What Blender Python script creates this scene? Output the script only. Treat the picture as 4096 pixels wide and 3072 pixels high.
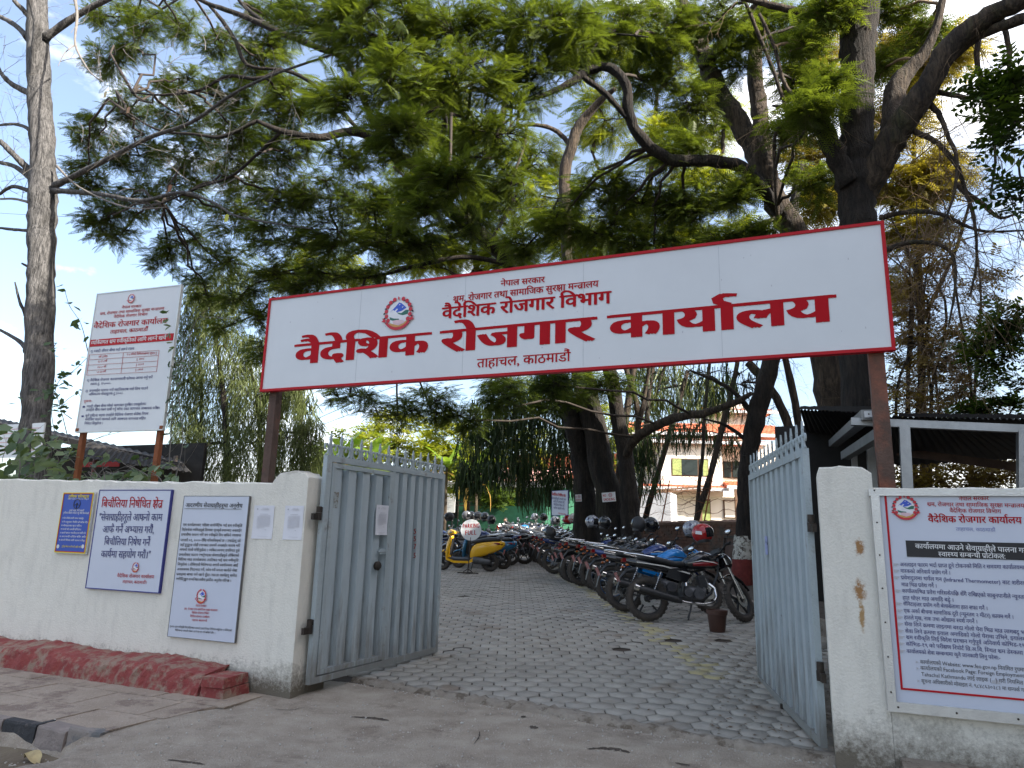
import bpy, math, random
import numpy as np
from mathutils import Vector, Matrix
sc = bpy.context.scene
COL = sc.collection
for o in list(bpy.data.objects):
    bpy.data.objects.remove(o)
R_ = math.radians
rnd = random.Random(7)
nr = np.random.RandomState(11)

# ------------------------------------------------------------ camera
FPX = 2823.142
RM = Matrix(((0.92676, 0.05641, 0.37139), (0.37485, -0.20447, -0.90426), (0.02493, 0.97724, -0.21063)))
CAM = Vector((0, 0, 1.5))
cd = bpy.data.cameras.new('camera')
cd.sensor_width = 36
cd.lens = FPX / 4096 * 36
cd.clip_start = .05
cd.clip_end = 3000
cam = bpy.data.objects.new('camera', cd)
COL.objects.link(cam)
q = RM.to_quaternion()
cam.matrix_world = Matrix.Translation(CAM) @ q.to_matrix().to_4x4()
sc.camera = cam
RM = q.to_matrix()

# ------------------------------------------------------------ world, sun, exposure
SUN_AZ, SUN_EL = -8, 33
world = bpy.data.worlds.new('World')
sc.world = world
world.use_nodes = True
nt = world.node_tree
bg = nt.nodes['Background']
sky = nt.nodes.new('ShaderNodeTexSky')
sky.sky_type = 'NISHITA'
sky.sun_disc = False
sky.sun_elevation = R_(SUN_EL)
sky.sun_rotation = R_(90 - SUN_AZ)
sky.air_density = 1.0
sky.dust_density = 2.6
sky.ozone_density = 1.4
tc = nt.nodes.new('ShaderNodeTexCoord')
mp = nt.nodes.new('ShaderNodeMapping')
mp.inputs['Scale'].default_value = (1, 1, 2.2)
mp.inputs['Location'].default_value = (0.35, 0.1, 0.0)
nz = nt.nodes.new('ShaderNodeTexNoise')
nz.inputs['Scale'].default_value = 2.6
nz.inputs['Detail'].default_value = 9
nz.inputs['Roughness'].default_value = .58
rp = nt.nodes.new('ShaderNodeValToRGB')
rp.color_ramp.elements[0].position = .52
rp.color_ramp.elements[0].color = (.05, .05, .05, 1)
rp.color_ramp.elements[1].position = .68
rp.color_ramp.elements[1].color = (1, 1, 1, 1)
mx = nt.nodes.new('ShaderNodeMixRGB')
mx.inputs[2].default_value = (8.4, 8.3, 8.2, 1)
nt.links.new(tc.outputs['Generated'], mp.inputs[0])
nt.links.new(mp.outputs[0], nz.inputs[0])
nt.links.new(nz.outputs[0], rp.inputs[0])
nt.links.new(rp.outputs[0], mx.inputs[0])
nt.links.new(sky.outputs[0], mx.inputs[1])
nt.links.new(mx.outputs[0], bg.inputs[0])
bg.inputs[1].default_value = .115
sd = bpy.data.lights.new('sun', 'SUN')
sd.energy = 5.0
sd.angle = R_(.6)
sd.color = (1, .93, .82)
sun = bpy.data.objects.new('sun', sd)
COL.objects.link(sun)
sdir = Vector((math.cos(R_(SUN_EL)) * math.cos(R_(SUN_AZ)), math.cos(R_(SUN_EL)) * math.sin(R_(SUN_AZ)), math.sin(R_(SUN_EL))))
sun.rotation_euler = sdir.to_track_quat('Z', 'Y').to_euler()
sun.location = (0, 0, 40)
vs = sc.view_settings
vs.view_transform = 'Standard'
vs.look = 'None'
vs.gamma = 1
vs.use_curve_mapping = False
vs.exposure = 1.62
sc.render.engine = 'CYCLES'
cy = sc.cycles
cy.max_bounces = 6
cy.diffuse_bounces = 3
cy.glossy_bounces = 2
cy.transmission_bounces = 4
cy.transparent_max_bounces = 4
cy.caustics_reflective = False
cy.caustics_refractive = False

# ------------------------------------------------------------ geometry of the view: pixel of the photo + a real distance -> point
def ray(px, py):
    return (RM @ Vector((px - 2048, -(py - 1536), -FPX))).normalized()
def PY(px, py, Y):
    d = ray(px, py)
    return CAM + d * (Y / d.y)
def PZ(px, py, z=0):
    d = ray(px, py)
    return CAM + d * ((z - 1.5) / d.z)
GY = [6, 8, 11, 16, 20, 25, 30, 38, 50, 120]
GZ = [0, .08, .25, .40, .50, .70, .92, 1.2, 1.42, 1.45]
def gz(y):
    return float(np.interp(y, GY, GZ))
def PG(px, py):
    z = 0
    for i in range(60):
        p = PZ(px, py, z)
        z = .5 * z + .5 * gz(p.y)
    return p
VS = 4096 / 2212
def VY(x, y, Y):
    return PY(x * VS, y * VS, Y)
def depth(p):
    return -(RM.transposed() @ (p - CAM)).z

# ------------------------------------------------------------ materials
MATS = {}
def newmat(name):
    m = bpy.data.materials.new(name)
    m.use_nodes = True
    MATS[name] = m
    return m, m.node_tree, m.node_tree.nodes['Principled BSDF']
def mat(name, col, rough=.6, metal=0, var=.12, scale=6, bump=0, bscale=40, col2=None, spec=.5, stretch=None, patch=None, pscale=3, ppos=(.52, .6), coat=0, obj=True, detail=6):
    m, nt, b = newmat(name)
    N, L = nt.nodes, nt.links
    b.inputs['Roughness'].default_value = rough
    b.inputs['Metallic'].default_value = metal
    b.inputs['Specular IOR Level'].default_value = spec
    b.inputs['Coat Weight'].default_value = coat
    t = N.new('ShaderNodeTexCoord')
    src = t.outputs['Object'] if obj else t.outputs['Generated']
    if not obj:
        g = N.new('ShaderNodeNewGeometry')
        src = g.outputs['Position']
    if stretch:
        mpn = N.new('ShaderNodeMapping')
        mpn.inputs['Scale'].default_value = stretch
        L.new(src, mpn.inputs[0])
        src = mpn.outputs[0]
    n = N.new('ShaderNodeTexNoise')
    n.inputs['Scale'].default_value = scale
    n.inputs['Detail'].default_value = detail
    n.inputs['Roughness'].default_value = .65
    L.new(src, n.inputs[0])
    r = N.new('ShaderNodeValToRGB')
    e = r.color_ramp.elements
    c2 = col2 or tuple(min(1, c * (1 + var)) for c in col)
    c1 = col if col2 else tuple(c * (1 - var) for c in col)
    e[0].position, e[1].position = .32, .68
    e[0].color = (*c1, 1)
    e[1].color = (*c2, 1)
    L.new(n.outputs[0], r.inputs[0])
    out = r.outputs[0]
    if patch:
        n2 = N.new('ShaderNodeTexNoise')
        n2.inputs['Scale'].default_value = pscale
        n2.inputs['Detail'].default_value = 8
        n2.inputs['Roughness'].default_value = .7
        L.new(src, n2.inputs[0])
        r2 = N.new('ShaderNodeValToRGB')
        r2.color_ramp.elements[0].position, r2.color_ramp.elements[1].position = ppos
        L.new(n2.outputs[0], r2.inputs[0])
        mm = N.new('ShaderNodeMixRGB')
        mm.inputs[2].default_value = (*patch, 1)
        L.new(r2.outputs[0], mm.inputs[0])
        L.new(out, mm.inputs[1])
        out = mm.outputs[0]
    L.new(out, b.inputs['Base Color'])
    if bump:
        n3 = N.new('ShaderNodeTexNoise')
        n3.inputs['Scale'].default_value = bscale
        n3.inputs['Detail'].default_value = 5
        L.new(src, n3.inputs[0])
        bp = N.new('ShaderNodeBump')
        bp.inputs['Strength'].default_value = min(1, bump)
        bp.inputs['Distance'].default_value = .02
        L.new(n3.outputs[0], bp.inputs['Height'])
        L.new(bp.outputs[0], b.inputs['Normal'])
    return m
def leafmat(name, c_dark, c_light, trans=.45, rough=.5, inst=False):
    m, nt, b = newmat(name)
    N, L = nt.nodes, nt.links
    a = N.new('ShaderNodeAttribute')
    a.attribute_name = 'tone'
    r = N.new('ShaderNodeValToRGB')
    e = r.color_ramp.elements
    e[0].color = (*c_dark, 1)
    e[1].color = (*c_light, 1)
    if inst:
        a.attribute_type = 'INSTANCER'
        a2 = N.new('ShaderNodeAttribute')
        a2.attribute_name = 'vein'
        ad = N.new('ShaderNodeMath')
        L.new(a.outputs['Fac'], ad.inputs[0])
        L.new(a2.outputs['Fac'], ad.inputs[1])
        L.new(ad.outputs[0], r.inputs[0])
    else:
        L.new(a.outputs['Fac'], r.inputs[0])
    L.new(r.outputs[0], b.inputs['Base Color'])
    b.inputs['Roughness'].default_value = rough
    b.inputs['Specular IOR Level'].default_value = .3
    tr = N.new('ShaderNodeBsdfTranslucent')
    hs = N.new('ShaderNodeMixRGB')
    hs.blend_type = 'MULTIPLY'
    hs.inputs[0].default_value = 1
    hs.inputs[2].default_value = (1.5, 1.45, .55, 1)
    L.new(r.outputs[0], hs.inputs[1])
    L.new(hs.outputs[0], tr.inputs[0])
    ms = N.new('ShaderNodeMixShader')
    ms.inputs[0].default_value = trans
    L.new(b.outputs[0], ms.inputs[1])
    L.new(tr.outputs[0], ms.inputs[2])
    L.new(ms.outputs[0], N['Material Output'].inputs[0])
    return m

# ------------------------------------------------------------ mesh builder
class MB:
    def __init__(s):
        s.v, s.f, s.m = [], [], []
        s.T = None
        s.mi = 0
    def add(s, vs, fs, mi=None):
        k = len(s.v)
        if s.T is not None:
            vs = [s.T @ Vector(v) for v in vs]
        s.v += [tuple(v) for v in vs]
        s.f += [tuple(i + k for i in f) for f in fs]
        s.m += [s.mi if mi is None else mi] * len(fs)
        return s
    def box(s, c, d, rot=None, mi=None, taper=1):
        c = Vector(c)
        x, y, z = d[0] / 2, d[1] / 2, d[2] / 2
        vs = []
        for k in (-1, 1):
            t = taper if k > 0 else 1
            for a, b in ((-1, -1), (1, -1), (1, 1), (-1, 1)):
                p = Vector((a * x * t, b * y * t, k * z))
                if rot is not None:
                    p = rot @ p
                vs.append(c + p)
        return s.add(vs, [(3, 2, 1, 0), (4, 5, 6, 7), (0, 1, 5, 4), (1, 2, 6, 5), (2, 3, 7, 6), (3, 0, 4, 7)], mi)
    def bar(s, a, b, w, h=None, up=(0, 0, 1), mi=None):
        a, b = Vector(a), Vector(b)
        d = b - a
        L = d.length
        x = d.normalized()
        u = Vector(up)
        if abs(x.dot(u)) > .98:
            u = Vector((0, 1, 0))
        y = u.cross(x).normalized()
        z = x.cross(y)
        rot = Matrix((x, y, z)).transposed()
        return s.box((a + b) / 2, (L, w, h or w), rot, mi)
    def tube(s, pts, rad, n=8, cap=True, mi=None, jit=0):
        pts = [Vector(p) for p in pts]
        if not hasattr(rad, '__len__'):
            rad = [rad] * len(pts)
        vs, fs = [], []
        prev = None
        for i, p in enumerate(pts):
            t = (pts[min(i + 1, len(pts) - 1)] - pts[max(i - 1, 0)])
            if t.length < 1e-9:
                t = Vector((0, 0, 1))
            t.normalize()
            if prev is None:
                a = t.orthogonal().normalized()
            else:
                a = prev - t * prev.dot(t)
                if a.length < 1e-6:
                    a = t.orthogonal()
                a.normalize()
            prev = a
            b = t.cross(a)
            for k in range(n):
                an = 2 * math.pi * k / n
                r = rad[i] * (1 + (rnd.uniform(-jit, jit) if jit else 0))
                vs.append(p + (a * math.cos(an) + b * math.sin(an)) * r)
        for i in range(len(pts) - 1):
            for k in range(n):
                k2 = (k + 1) % n
                fs.append((i * n + k, i * n + k2, (i + 1) * n + k2, (i + 1) * n + k))
        if cap:
            fs.append(tuple(reversed(range(n))))
            fs.append(tuple((len(pts) - 1) * n + k for k in range(n)))
        return s.add(vs, fs, mi)
    def lathe(s, prof, n=20, c=(0, 0, 0), axis='z', mi=None, cap=False):
        vs, fs = [], []
        c = Vector(c)
        for r, h in prof:
            for k in range(n):
                a = 2 * math.pi * k / n
                x, y = r * math.cos(a), r * math.sin(a)
                p = {'z': (x, y, h), 'y': (x, h, y), 'x': (h, x, y)}[axis]
                vs.append(c + Vector(p))
        for i in range(len(prof) - 1):
            for k in range(n):
                k2 = (k + 1) % n
                fs.append((i * n + k, i * n + k2, (i + 1) * n + k2, (i + 1) * n + k))
        if cap:
            fs.append(tuple(reversed(range(n))))
            fs.append(tuple((len(prof) - 1) * n + k for k in range(n)))
        return s.add(vs, fs, mi)
    def loft(s, secs, n=14, e=2.4, mi=None, axis='x', cap=True):
        # secs: (t, c1, c2, h1, h2): centre and half sizes across
        vs, fs = [], []
        for t, c1, c2, h1, h2 in secs:
            for k in range(n):
                a = 2 * math.pi * k / n
                ca, sa = math.cos(a), math.sin(a)
                u = c1 + h1 * math.copysign(abs(ca) ** (2 / e), ca)
                w = c2 + h2 * math.copysign(abs(sa) ** (2 / e), sa)
                vs.append((t, u, w) if axis == 'x' else ((u, w, t) if axis == 'z' else (u, t, w)))
        for i in range(len(secs) - 1):
            for k in range(n):
                k2 = (k + 1) % n
                fs.append((i * n + k, i * n + k2, (i + 1) * n + k2, (i + 1) * n + k))
        if cap:
            fs.append(tuple(reversed(range(n))))
            fs.append(tuple((len(secs) - 1) * n + k for k in range(n)))
        return s.add(vs, fs, mi)
    def prism(s, poly, y0, y1, mi=None, plane='xz'):
        n = len(poly)
        f3 = (lambda p, y: (p[0], y, p[1])) if plane == 'xz' else (lambda p, y: (p[0], p[1], y))
        vs = [f3(p, y0) for p in poly] + [f3(p, y1) for p in poly]
        fs = [tuple(range(n)), tuple(reversed(range(n, 2 * n)))]
        fs += [(i, i + n, (i + 1) % n + n, (i + 1) % n) for i in range(n)]
        return s.add(vs, fs, mi)
    def sphere(s, c, r, n=12, m=8, sc_=(1, 1, 1), mi=None, z0=-1, z1=1):
        prof = []
        c = Vector(c)
        vs, fs = [], []
        a0, a1 = math.asin(z0), math.asin(z1)
        for i in range(m + 1):
            a = a0 + (a1 - a0) * i / m
            for k in range(n):
                b = 2 * math.pi * k / n
                vs.append(c + Vector((r * math.cos(a) * math.cos(b) * sc_[0], r * math.cos(a) * math.sin(b) * sc_[1], r * math.sin(a) * sc_[2])))
        for i in range(m):
            for k in range(n):
                k2 = (k + 1) % n
                fs.append((i * n + k, i * n + k2, (i + 1) * n + k2, (i + 1) * n + k))
        return s.add(vs, fs, mi)
    def mesh(s, name, mats, smooth=0, inv=None):
        me = bpy.data.meshes.new(name)
        vs = s.v
        if inv is not None:
            vs = [tuple(inv @ Vector(v)) for v in vs]
        me.from_pydata(vs, [], s.f)
        for m in mats:
            me.materials.append(m)
        if len(mats) > 1:
            me.polygons.foreach_set('material_index', s.m)
        if smooth:
            me.polygons.foreach_set('use_smooth', [True] * len(me.polygons))
            if smooth < 180:
                me.set_sharp_from_angle(angle=R_(smooth))
        me.update()
        return me

WM = {}
def link(o):
    COL.objects.link(o)
    return o
def tag(o, label=None, cat=None, group=None, kind=None):
    if label: o['label'] = label
    if cat: o['category'] = cat
    if group: o['group'] = group
    if kind: o['kind'] = kind
    return o
def thing(name, label, cat, loc=(0, 0, 0), rotz=0, group=None, mtx=None):
    o = link(bpy.data.objects.new(name, None))
    o.empty_display_size = .2
    M = mtx if mtx is not None else Matrix.Translation(Vector(loc)) @ Matrix.Rotation(rotz, 4, 'Z')
    o.matrix_world = M
    WM[o.name] = M.copy()
    return tag(o, label, cat, group)
def part(name, mb, mats, parent=None, smooth=0, world=False, label=None, kind=None, loc=None):
    """one mesh object; world=True: the builder's points are world points"""
    if not isinstance(mats, (list, tuple)):
        mats = [mats]
    inv = None
    if world and parent is not None:
        p, M = parent, Matrix.Identity(4)
        while p is not None:
            if p.name in WM:
                M = WM[p.name]
                break
            p = p.parent
        inv = M.inverted()
    me = mb.mesh(name, mats, smooth, inv) if isinstance(mb, MB) else mb
    o = link(bpy.data.objects.new(name, me))
    if parent is not None:
        o.parent = parent
    if loc is not None:
        o.location = loc
    return tag(o, label, kind=kind)
def struct(name, mb, mats, smooth=0):
    o = part(name, mb, mats, None, smooth)
    o['kind'] = 'structure'
    return o
def single(name, mb, mats, label, cat, smooth=0, group=None, kind=None, loc=None):
    """a thing that is one mesh, origin at its base"""
    if loc is not None:
        M = Matrix.Translation(Vector(loc)).inverted()
        me = mb.mesh(name, mats if isinstance(mats, (list, tuple)) else [mats], smooth, M)
        o = link(bpy.data.objects.new(name, me))
        o.location = loc
    else:
        o = part(name, mb, mats, None, smooth)
    return tag(o, label, cat, group, kind)
def copy_tree(o, parent=None):
    c = o.copy()
    COL.objects.link(c)
    c.parent = parent
    for ch in list(o.children):
        copy_tree(ch, c)
    return c
def scatter(name, V, F, X, mats, tone=None, parent=None, inv=None, tf=None):
    """many copies of a small template (V verts, F quads) under 3x4 transforms X -> one mesh"""
    V = np.asarray(V, float)
    F = np.asarray(F, int)
    N, n, m = len(X), len(V), len(F)
    P = np.einsum('nij,vj->nvi', X[:, :, :3], V) + X[:, None, :, 3]
    if inv is not None:
        A = np.array(inv)
        P = P @ A[:3, :3].T + A[:3, 3]
    P = P.reshape(-1, 3)
    FF = (F[None] + (np.arange(N) * n)[:, None, None]).reshape(-1, F.shape[1])
    me = bpy.data.meshes.new(name)
    k = F.shape[1]
    me.vertices.add(len(P))
    me.vertices.foreach_set('co', P.astype(np.float32).ravel())
    me.loops.add(FF.size)
    me.loops.foreach_set('vertex_index', FF.astype(np.int32).ravel())
    me.polygons.add(len(FF))
    me.polygons.foreach_set('loop_start', np.arange(0, FF.size, k, dtype=np.int32))
    me.polygons.foreach_set('loop_total', np.full(len(FF), k, dtype=np.int32))
    for mm in (mats if isinstance(mats, (list, tuple)) else [mats]):
        me.materials.append(mm)
    me.update(calc_edges=True)
    if tone is not None:
        at = me.attributes.new('tone', 'FLOAT', 'FACE')
        t = np.repeat(np.asarray(tone, float), m)
        if tf is not None:
            t = t + np.tile(tf, N)
        at.data.foreach_set('value', np.clip(t, 0, 1).astype(np.float32))
    return me
def frames(pos, d, up, s):
    """transforms with local x along d, z near up; s scale"""
    d = d / np.linalg.norm(d, axis=1)[:, None]
    y = np.cross(up, d)
    ln = np.linalg.norm(y, axis=1)
    bad = ln < 1e-4
    y[bad] = np.cross(np.array([[1., .3, 0]]), d[bad])
    y /= np.linalg.norm(y, axis=1)[:, None]
    z = np.cross(d, y)
    s = np.asarray(s)
    if s.ndim == 0:
        s = np.full(len(pos), float(s))
    X = np.stack([d * s[:, None], y * s[:, None], z * s[:, None], pos], axis=2)
    return X
# ------------------------------------------------------------ palette
def wallmat(name, col, stains=(), dirt=(.16, .14, .11), zh=.45):
    m, nt, b = newmat(name)
    N, L = nt.nodes, nt.links
    g = N.new('ShaderNodeNewGeometry')
    pos = g.outputs['Position']
    def noise(sc_, det=8, ro=.65, src=pos):
        n = N.new('ShaderNodeTexNoise')
        n.inputs['Scale'].default_value = sc_
        n.inputs['Detail'].default_value = det
        n.inputs['Roughness'].default_value = ro
        L.new(src, n.inputs[0])
        return n.outputs[0]
    def math_(op, a, c, clamp=False):
        n = N.new('ShaderNodeMath')
        n.operation = op
        n.use_clamp = clamp
        for i, v in enumerate((a, c)):
            if isinstance(v, (int, float)):
                n.inputs[i].default_value = v
            else:
                L.new(v, n.inputs[i])
        return n.outputs[0]
    def mix(f, a, c):
        n = N.new('ShaderNodeMixRGB')
        L.new(f, n.inputs[0])
        for i, v in ((1, a), (2, c)):
            if isinstance(v, tuple):
                n.inputs[i].default_value = (*v, 1)
            else:
                L.new(v, n.inputs[i])
        return n.outputs[0]
    sep = N.new('ShaderNodeSeparateXYZ')
    L.new(pos, sep.inputs[0])
    z = sep.outputs[2]
    mpv = N.new('ShaderNodeMapping')
    mpv.inputs['Scale'].default_value = (1, 1, .25)
    L.new(pos, mpv.inputs[0])
    streak = noise(9, 8, .7, mpv.outputs[0])
    base = mix(math_('MULTIPLY', math_('SUBTRACT', streak, .5, True), 2.2, True), col, tuple(c * .72 for c in col))
    fine = noise(3.1, 8, .75)
    base = mix(math_('MULTIPLY', math_('SUBTRACT', fine, .56, True), 1.6, True), base, (col[0] * .62, col[1] * .62, col[2] * .56))
    # splash dirt near the ground, ragged
    h = math_('SUBTRACT', 1, math_('DIVIDE', z, zh), True)
    spk = noise(26, 6, .75)
    msk = math_('MULTIPLY', math_('SUBTRACT', math_('ADD', math_('MULTIPLY', h, .62), math_('ADD', math_('MULTIPLY', spk, .55), math_('MULTIPLY', fine, .35))), .66), 3.2, True)
    base = mix(msk, base, dirt)
    # dark growth along the very top edge
    t = math_('MULTIPLY', math_('SUBTRACT', math_('ADD', z, math_('MULTIPLY', spk, .09)), 2.085), 30, True)
    base = mix(math_('MULTIPLY', t, .6), base, (.16, .145, .11))
    for c, r, colr in stains:
        mp_ = N.new('ShaderNodeMapping')
        mp_.vector_type = 'TEXTURE'
        mp_.inputs['Location'].default_value = c
        mp_.inputs['Scale'].default_value = r
        L.new(pos, mp_.inputs[0])
        ln = N.new('ShaderNodeVectorMath')
        ln.operation = 'LENGTH'
        L.new(mp_.outputs[0], ln.inputs[0])
        d = math_('SUBTRACT', 1, ln.outputs['Value'])
        mk = math_('MULTIPLY', math_('SUBTRACT', math_('ADD', d, math_('MULTIPLY', noise(38, 7, .75), 3.0)), 1.7), 2.2, True)
        mk = math_('MULTIPLY', mk, math_('MULTIPLY', d, 1.8, True))
        base = mix(mk, base, colr)
    L.new(base, b.inputs['Base Color'])
    b.inputs['Roughness'].default_value = .88
    b.inputs['Specular IOR Level'].default_value = .2
    bp = N.new('ShaderNodeBump')
    bp.inputs['Strength'].default_value = .55
    bp.inputs['Distance'].default_value = .02
    hh = math_('ADD', math_('MULTIPLY', noise(55, 5, .6), .5), math_('ADD', math_('MULTIPLY', noise(8, 4, .6), .7), math_('MULTIPLY', msk, -.5)))
    L.new(hh, bp.inputs['Height'])
    L.new(bp.outputs[0], b.inputs['Normal'])
    return m
YW = 5.638
rust_c = PY(3440, 2365, YW)
M_wall = wallmat('white_masonry_paint', (.76, .73, .65))
M_wallR = wallmat('white_masonry_paint_rust_marked', (.76, .73, .65), stains=[
    (tuple(rust_c), (.055, .2, .12), (.36, .20, .09)), (tuple(rust_c + Vector((.0, 0, -.16))), (.03, .2, .16), (.42, .27, .13)),
    (tuple(PY(3437, 2190, YW)), (.05, .2, .09), (.36, .2, .09))], zh=.6)
M_conc = mat('dusty_concrete', (.265, .217, .17), .93, 0, .2, 3.2, 1, 75, col2=(.40, .345, .28), patch=(.17, .13, .10), pscale=1.9, ppos=(.53, .70), obj=False, detail=10)
M_foot = mat('footpath_slabs', (.27, .215, .165), .93, 0, .15, 2.6, .6, 45, col2=(.36, .295, .235), patch=(.20, .15, .12), pscale=2.4, obj=False, detail=10)
def speckle(m, cracks=True):
    nt = m.node_tree
    N, L = nt.nodes, nt.links
    bs = N['Principled BSDF']
    out = bs.inputs['Base Color'].links[0].from_socket
    g = N.new('ShaderNodeNewGeometry')
    n = N.new('ShaderNodeTexNoise')
    n.inputs['Scale'].default_value = 1.3
    n.inputs['Detail'].default_value = 6
    L.new(g.outputs['Position'], n.inputs[0])
    w = N.new('ShaderNodeMixRGB')
    w.inputs[0].default_value = .28
    L.new(g.outputs['Position'], w.inputs[1])
    L.new(n.outputs[1], w.inputs[2])
    lst = [(80, 'F1', .0, .34, (.62, .58, .52), .85), (45, 'F1', .0, .26, (.10, .08, .065), .85), (33, 'F1', .0, .2, (.66, .62, .57), .9)]
    if cracks: lst.append((.75, 'DISTANCE_TO_EDGE', .0, .007, (.06, .045, .035), .8))
    for sc_, ft, a, b_, col, k in lst:
        v = N.new('ShaderNodeTexVoronoi')
        v.feature = ft
        v.inputs['Scale'].default_value = sc_
        L.new((w if ft != 'F1' else g).outputs[0], v.inputs['Vector'])
        r = N.new('ShaderNodeMapRange')
        r.inputs[1].default_value, r.inputs[2].default_value = a, b_
        r.inputs[3].default_value, r.inputs[4].default_value = k, 0
        L.new(v.outputs['Distance'], r.inputs[0])
        f = r.outputs[0]
        if ft == 'F1':
            # only some of the stones are pale
            gt = N.new('ShaderNodeMath')
            gt.operation = 'GREATER_THAN'
            gt.inputs[1].default_value = .72
            sp = N.new('ShaderNodeSeparateColor')
            L.new(v.outputs['Color'], sp.inputs[0])
            L.new(sp.outputs[0], gt.inputs[0])
            mu = N.new('ShaderNodeMath')
            mu.operation = 'MULTIPLY'
            L.new(gt.outputs[0], mu.inputs[0])
            L.new(f, mu.inputs[1])
            f = mu.outputs[0]
        m_ = N.new('ShaderNodeMixRGB')
        m_.inputs[2].default_value = (*col, 1)
        L.new(f, m_.inputs[0])
        L.new(out, m_.inputs[1])
        out = m_.outputs[0]
    L.new(out, bs.inputs['Base Color'])
speckle(M_conc, False)
speckle(M_foot, False)
M_sill = mat('worn_sill_concrete', (.20, .165, .13), .95, 0, .2, 9, .8, 60, col2=(.30, .265, .22), patch=(.12, .095, .07), pscale=7, obj=False)
M_dirt = mat('dark_soil', (.045, .033, .025), .97, 0, .3, 7, .8, 60, col2=(.085, .064, .048), obj=False)
M_ground = mat('earth', (.12, .09, .06), .97, 0, .3, 3, .8, 30, col2=(.17, .135, .09), obj=False)
M_red = mat('flaking_red_plinth', (.20, .035, .034), .92, 0, .25, 7, .9, 30, col2=(.27, .06, .052), patch=(.27, .185, .14), pscale=5.5, ppos=(.46, .58), obj=False)
M_gate = mat('pale_blue_grey_gate_paint', (.40, .46, .485), .45, .0, .08, 5, .2, 70, patch=(.24, .26, .25), pscale=2.2, ppos=(.60, .78), stretch=(1, 1, .35))
M_gate2 = mat('scuffed_gate_frame', (.37, .425, .445), .5, .0, .1, 6, .25, 70, patch=(.22, .21, .19), pscale=6, ppos=(.55, .72))
def grime(m, hz, k=1.0):
    # chips to rust and mud splash that reaches up from the foot of the sheet
    nt = m.node_tree
    N, L = nt.nodes, nt.links
    bs = N['Principled BSDF']
    out = bs.inputs['Base Color'].links[0].from_socket
    g = N.new('ShaderNodeNewGeometry')
    sp = N.new('ShaderNodeSeparateXYZ')
    L.new(g.outputs['Position'], sp.inputs[0])
    def mt(op, a, b_, cl=False):
        n = N.new('ShaderNodeMath')
        n.operation, n.use_clamp = op, cl
        for i, v in enumerate((a, b_)):
            if isinstance(v, (int, float)): n.inputs[i].default_value = v
            else: L.new(v, n.inputs[i])
        return n.outputs[0]
    def nz_(sc_, st):
        mp_ = N.new('ShaderNodeMapping')
        mp_.inputs['Scale'].default_value = st
        L.new(g.outputs['Position'], mp_.inputs[0])
        n = N.new('ShaderNodeTexNoise')
        n.inputs['Scale'].default_value = sc_
        n.inputs['Detail'].default_value = 7
        n.inputs['Roughness'].default_value = .7
        L.new(mp_.outputs[0], n.inputs[0])
        return n.outputs[0]
    h = mt('SUBTRACT', 1, mt('DIVIDE', sp.outputs[2], hz), True)
    streak = nz_(14, (1, 1, .12))
    a = mt('MULTIPLY', mt('SUBTRACT', mt('ADD', mt('MULTIPLY', h, .42 * k), streak), .66), 3.5, True)
    chip = mt('MULTIPLY', mt('SUBTRACT', nz_(30, (1, 1, .6)), .66), 14, True)
    for f, col in ((mt('MULTIPLY', a, .62), (.13, .105, .075)), (mt('MULTIPLY', chip, .8), (.10, .045, .02))):
        m_ = N.new('ShaderNodeMixRGB')
        m_.inputs[2].default_value = (*col, 1)
        L.new(f, m_.inputs[0])
        L.new(out, m_.inputs[1])
        out = m_.outputs[0]
    L.new(out, bs.inputs['Base Color'])
    bs.inputs['Roughness'].default_value = .6
grime(M_gate, 1.3)
grime(M_gate2, .6, 1.5)
M_rust = mat('rusty_steel', (.20, .065, .025), .85, .2, .3, 9, .4, 60, col2=(.30, .10, .04))
M_rustd = mat('dark_rusty_post', (.075, .045, .035), .75, .3, .3, 7, .3, 60, col2=(.13, .08, .06), patch=(.20, .08, .05), pscale=2, ppos=(.55, .65))
M_hinge = mat('greasy_iron', (.05, .04, .033), .6, .6, .3, 14, .3, 60)
M_alu = mat('aluminium', (.62, .62, .60), .42, .7, .08, 9, .15, 90)
M_galv = mat('galvanised_steel', (.30, .31, .32), .4, .75, .15, 8, .1, 90)
M_sheet = mat('dark_corrugated_sheet', (.018, .016, .016), .9, 0, .2, 3)
M_signw = mat('white_sign_sheet', (.66, .68, .70), .28, 0, .04, 1.2, spec=.5)
M_signw2 = mat('bluish_white_sign_sheet', (.58, .62, .72), .3, 0, .04, 1.2)
M_paper = mat('white_paper', (.72, .72, .76), .85, 0, .04, 4)
M_tred = mat('red_lettering', (.43, .003, .010), .6, 0, .04, spec=.15)
M_tblue = mat('navy_lettering', (.035, .04, .17), .5, 0, .04)
M_tblk = mat('black_lettering', (.018, .018, .022), .5, 0, .04)
M_tgrey = mat('faded_print', (.48, .48, .52), .7, 0, .04)
M_twht = mat('white_lettering', (.75, .75, .75), .5, 0, .03)
M_tyel = mat('yellow_lettering', (.75, .6, .03), .5, 0, .03)
M_navy = mat('navy_edge', (.03, .035, .22), .4, 0, .05)
M_blup = mat('blue_poster', (.012, .07, .42), .4, 0, .08, 3)
M_redp = mat('red_edge', (.46, .004, .012), .5, 0, .05, spec=.25)
M_blk = mat('black_print', (.015, .015, .018), .5, 0, .05)
M_emb = [mat('emblem_red', (.55, .012, .03), .4), mat('emblem_blue', (.03, .09, .55), .4), mat('emblem_green', (.012, .13, .09), .4), mat('emblem_white', (.75, .75, .78), .4), mat('emblem_gold', (.62, .33, .08), .4), M_tblk, mat('emblem_pink', (.72, .5, .55), .4)]

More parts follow.
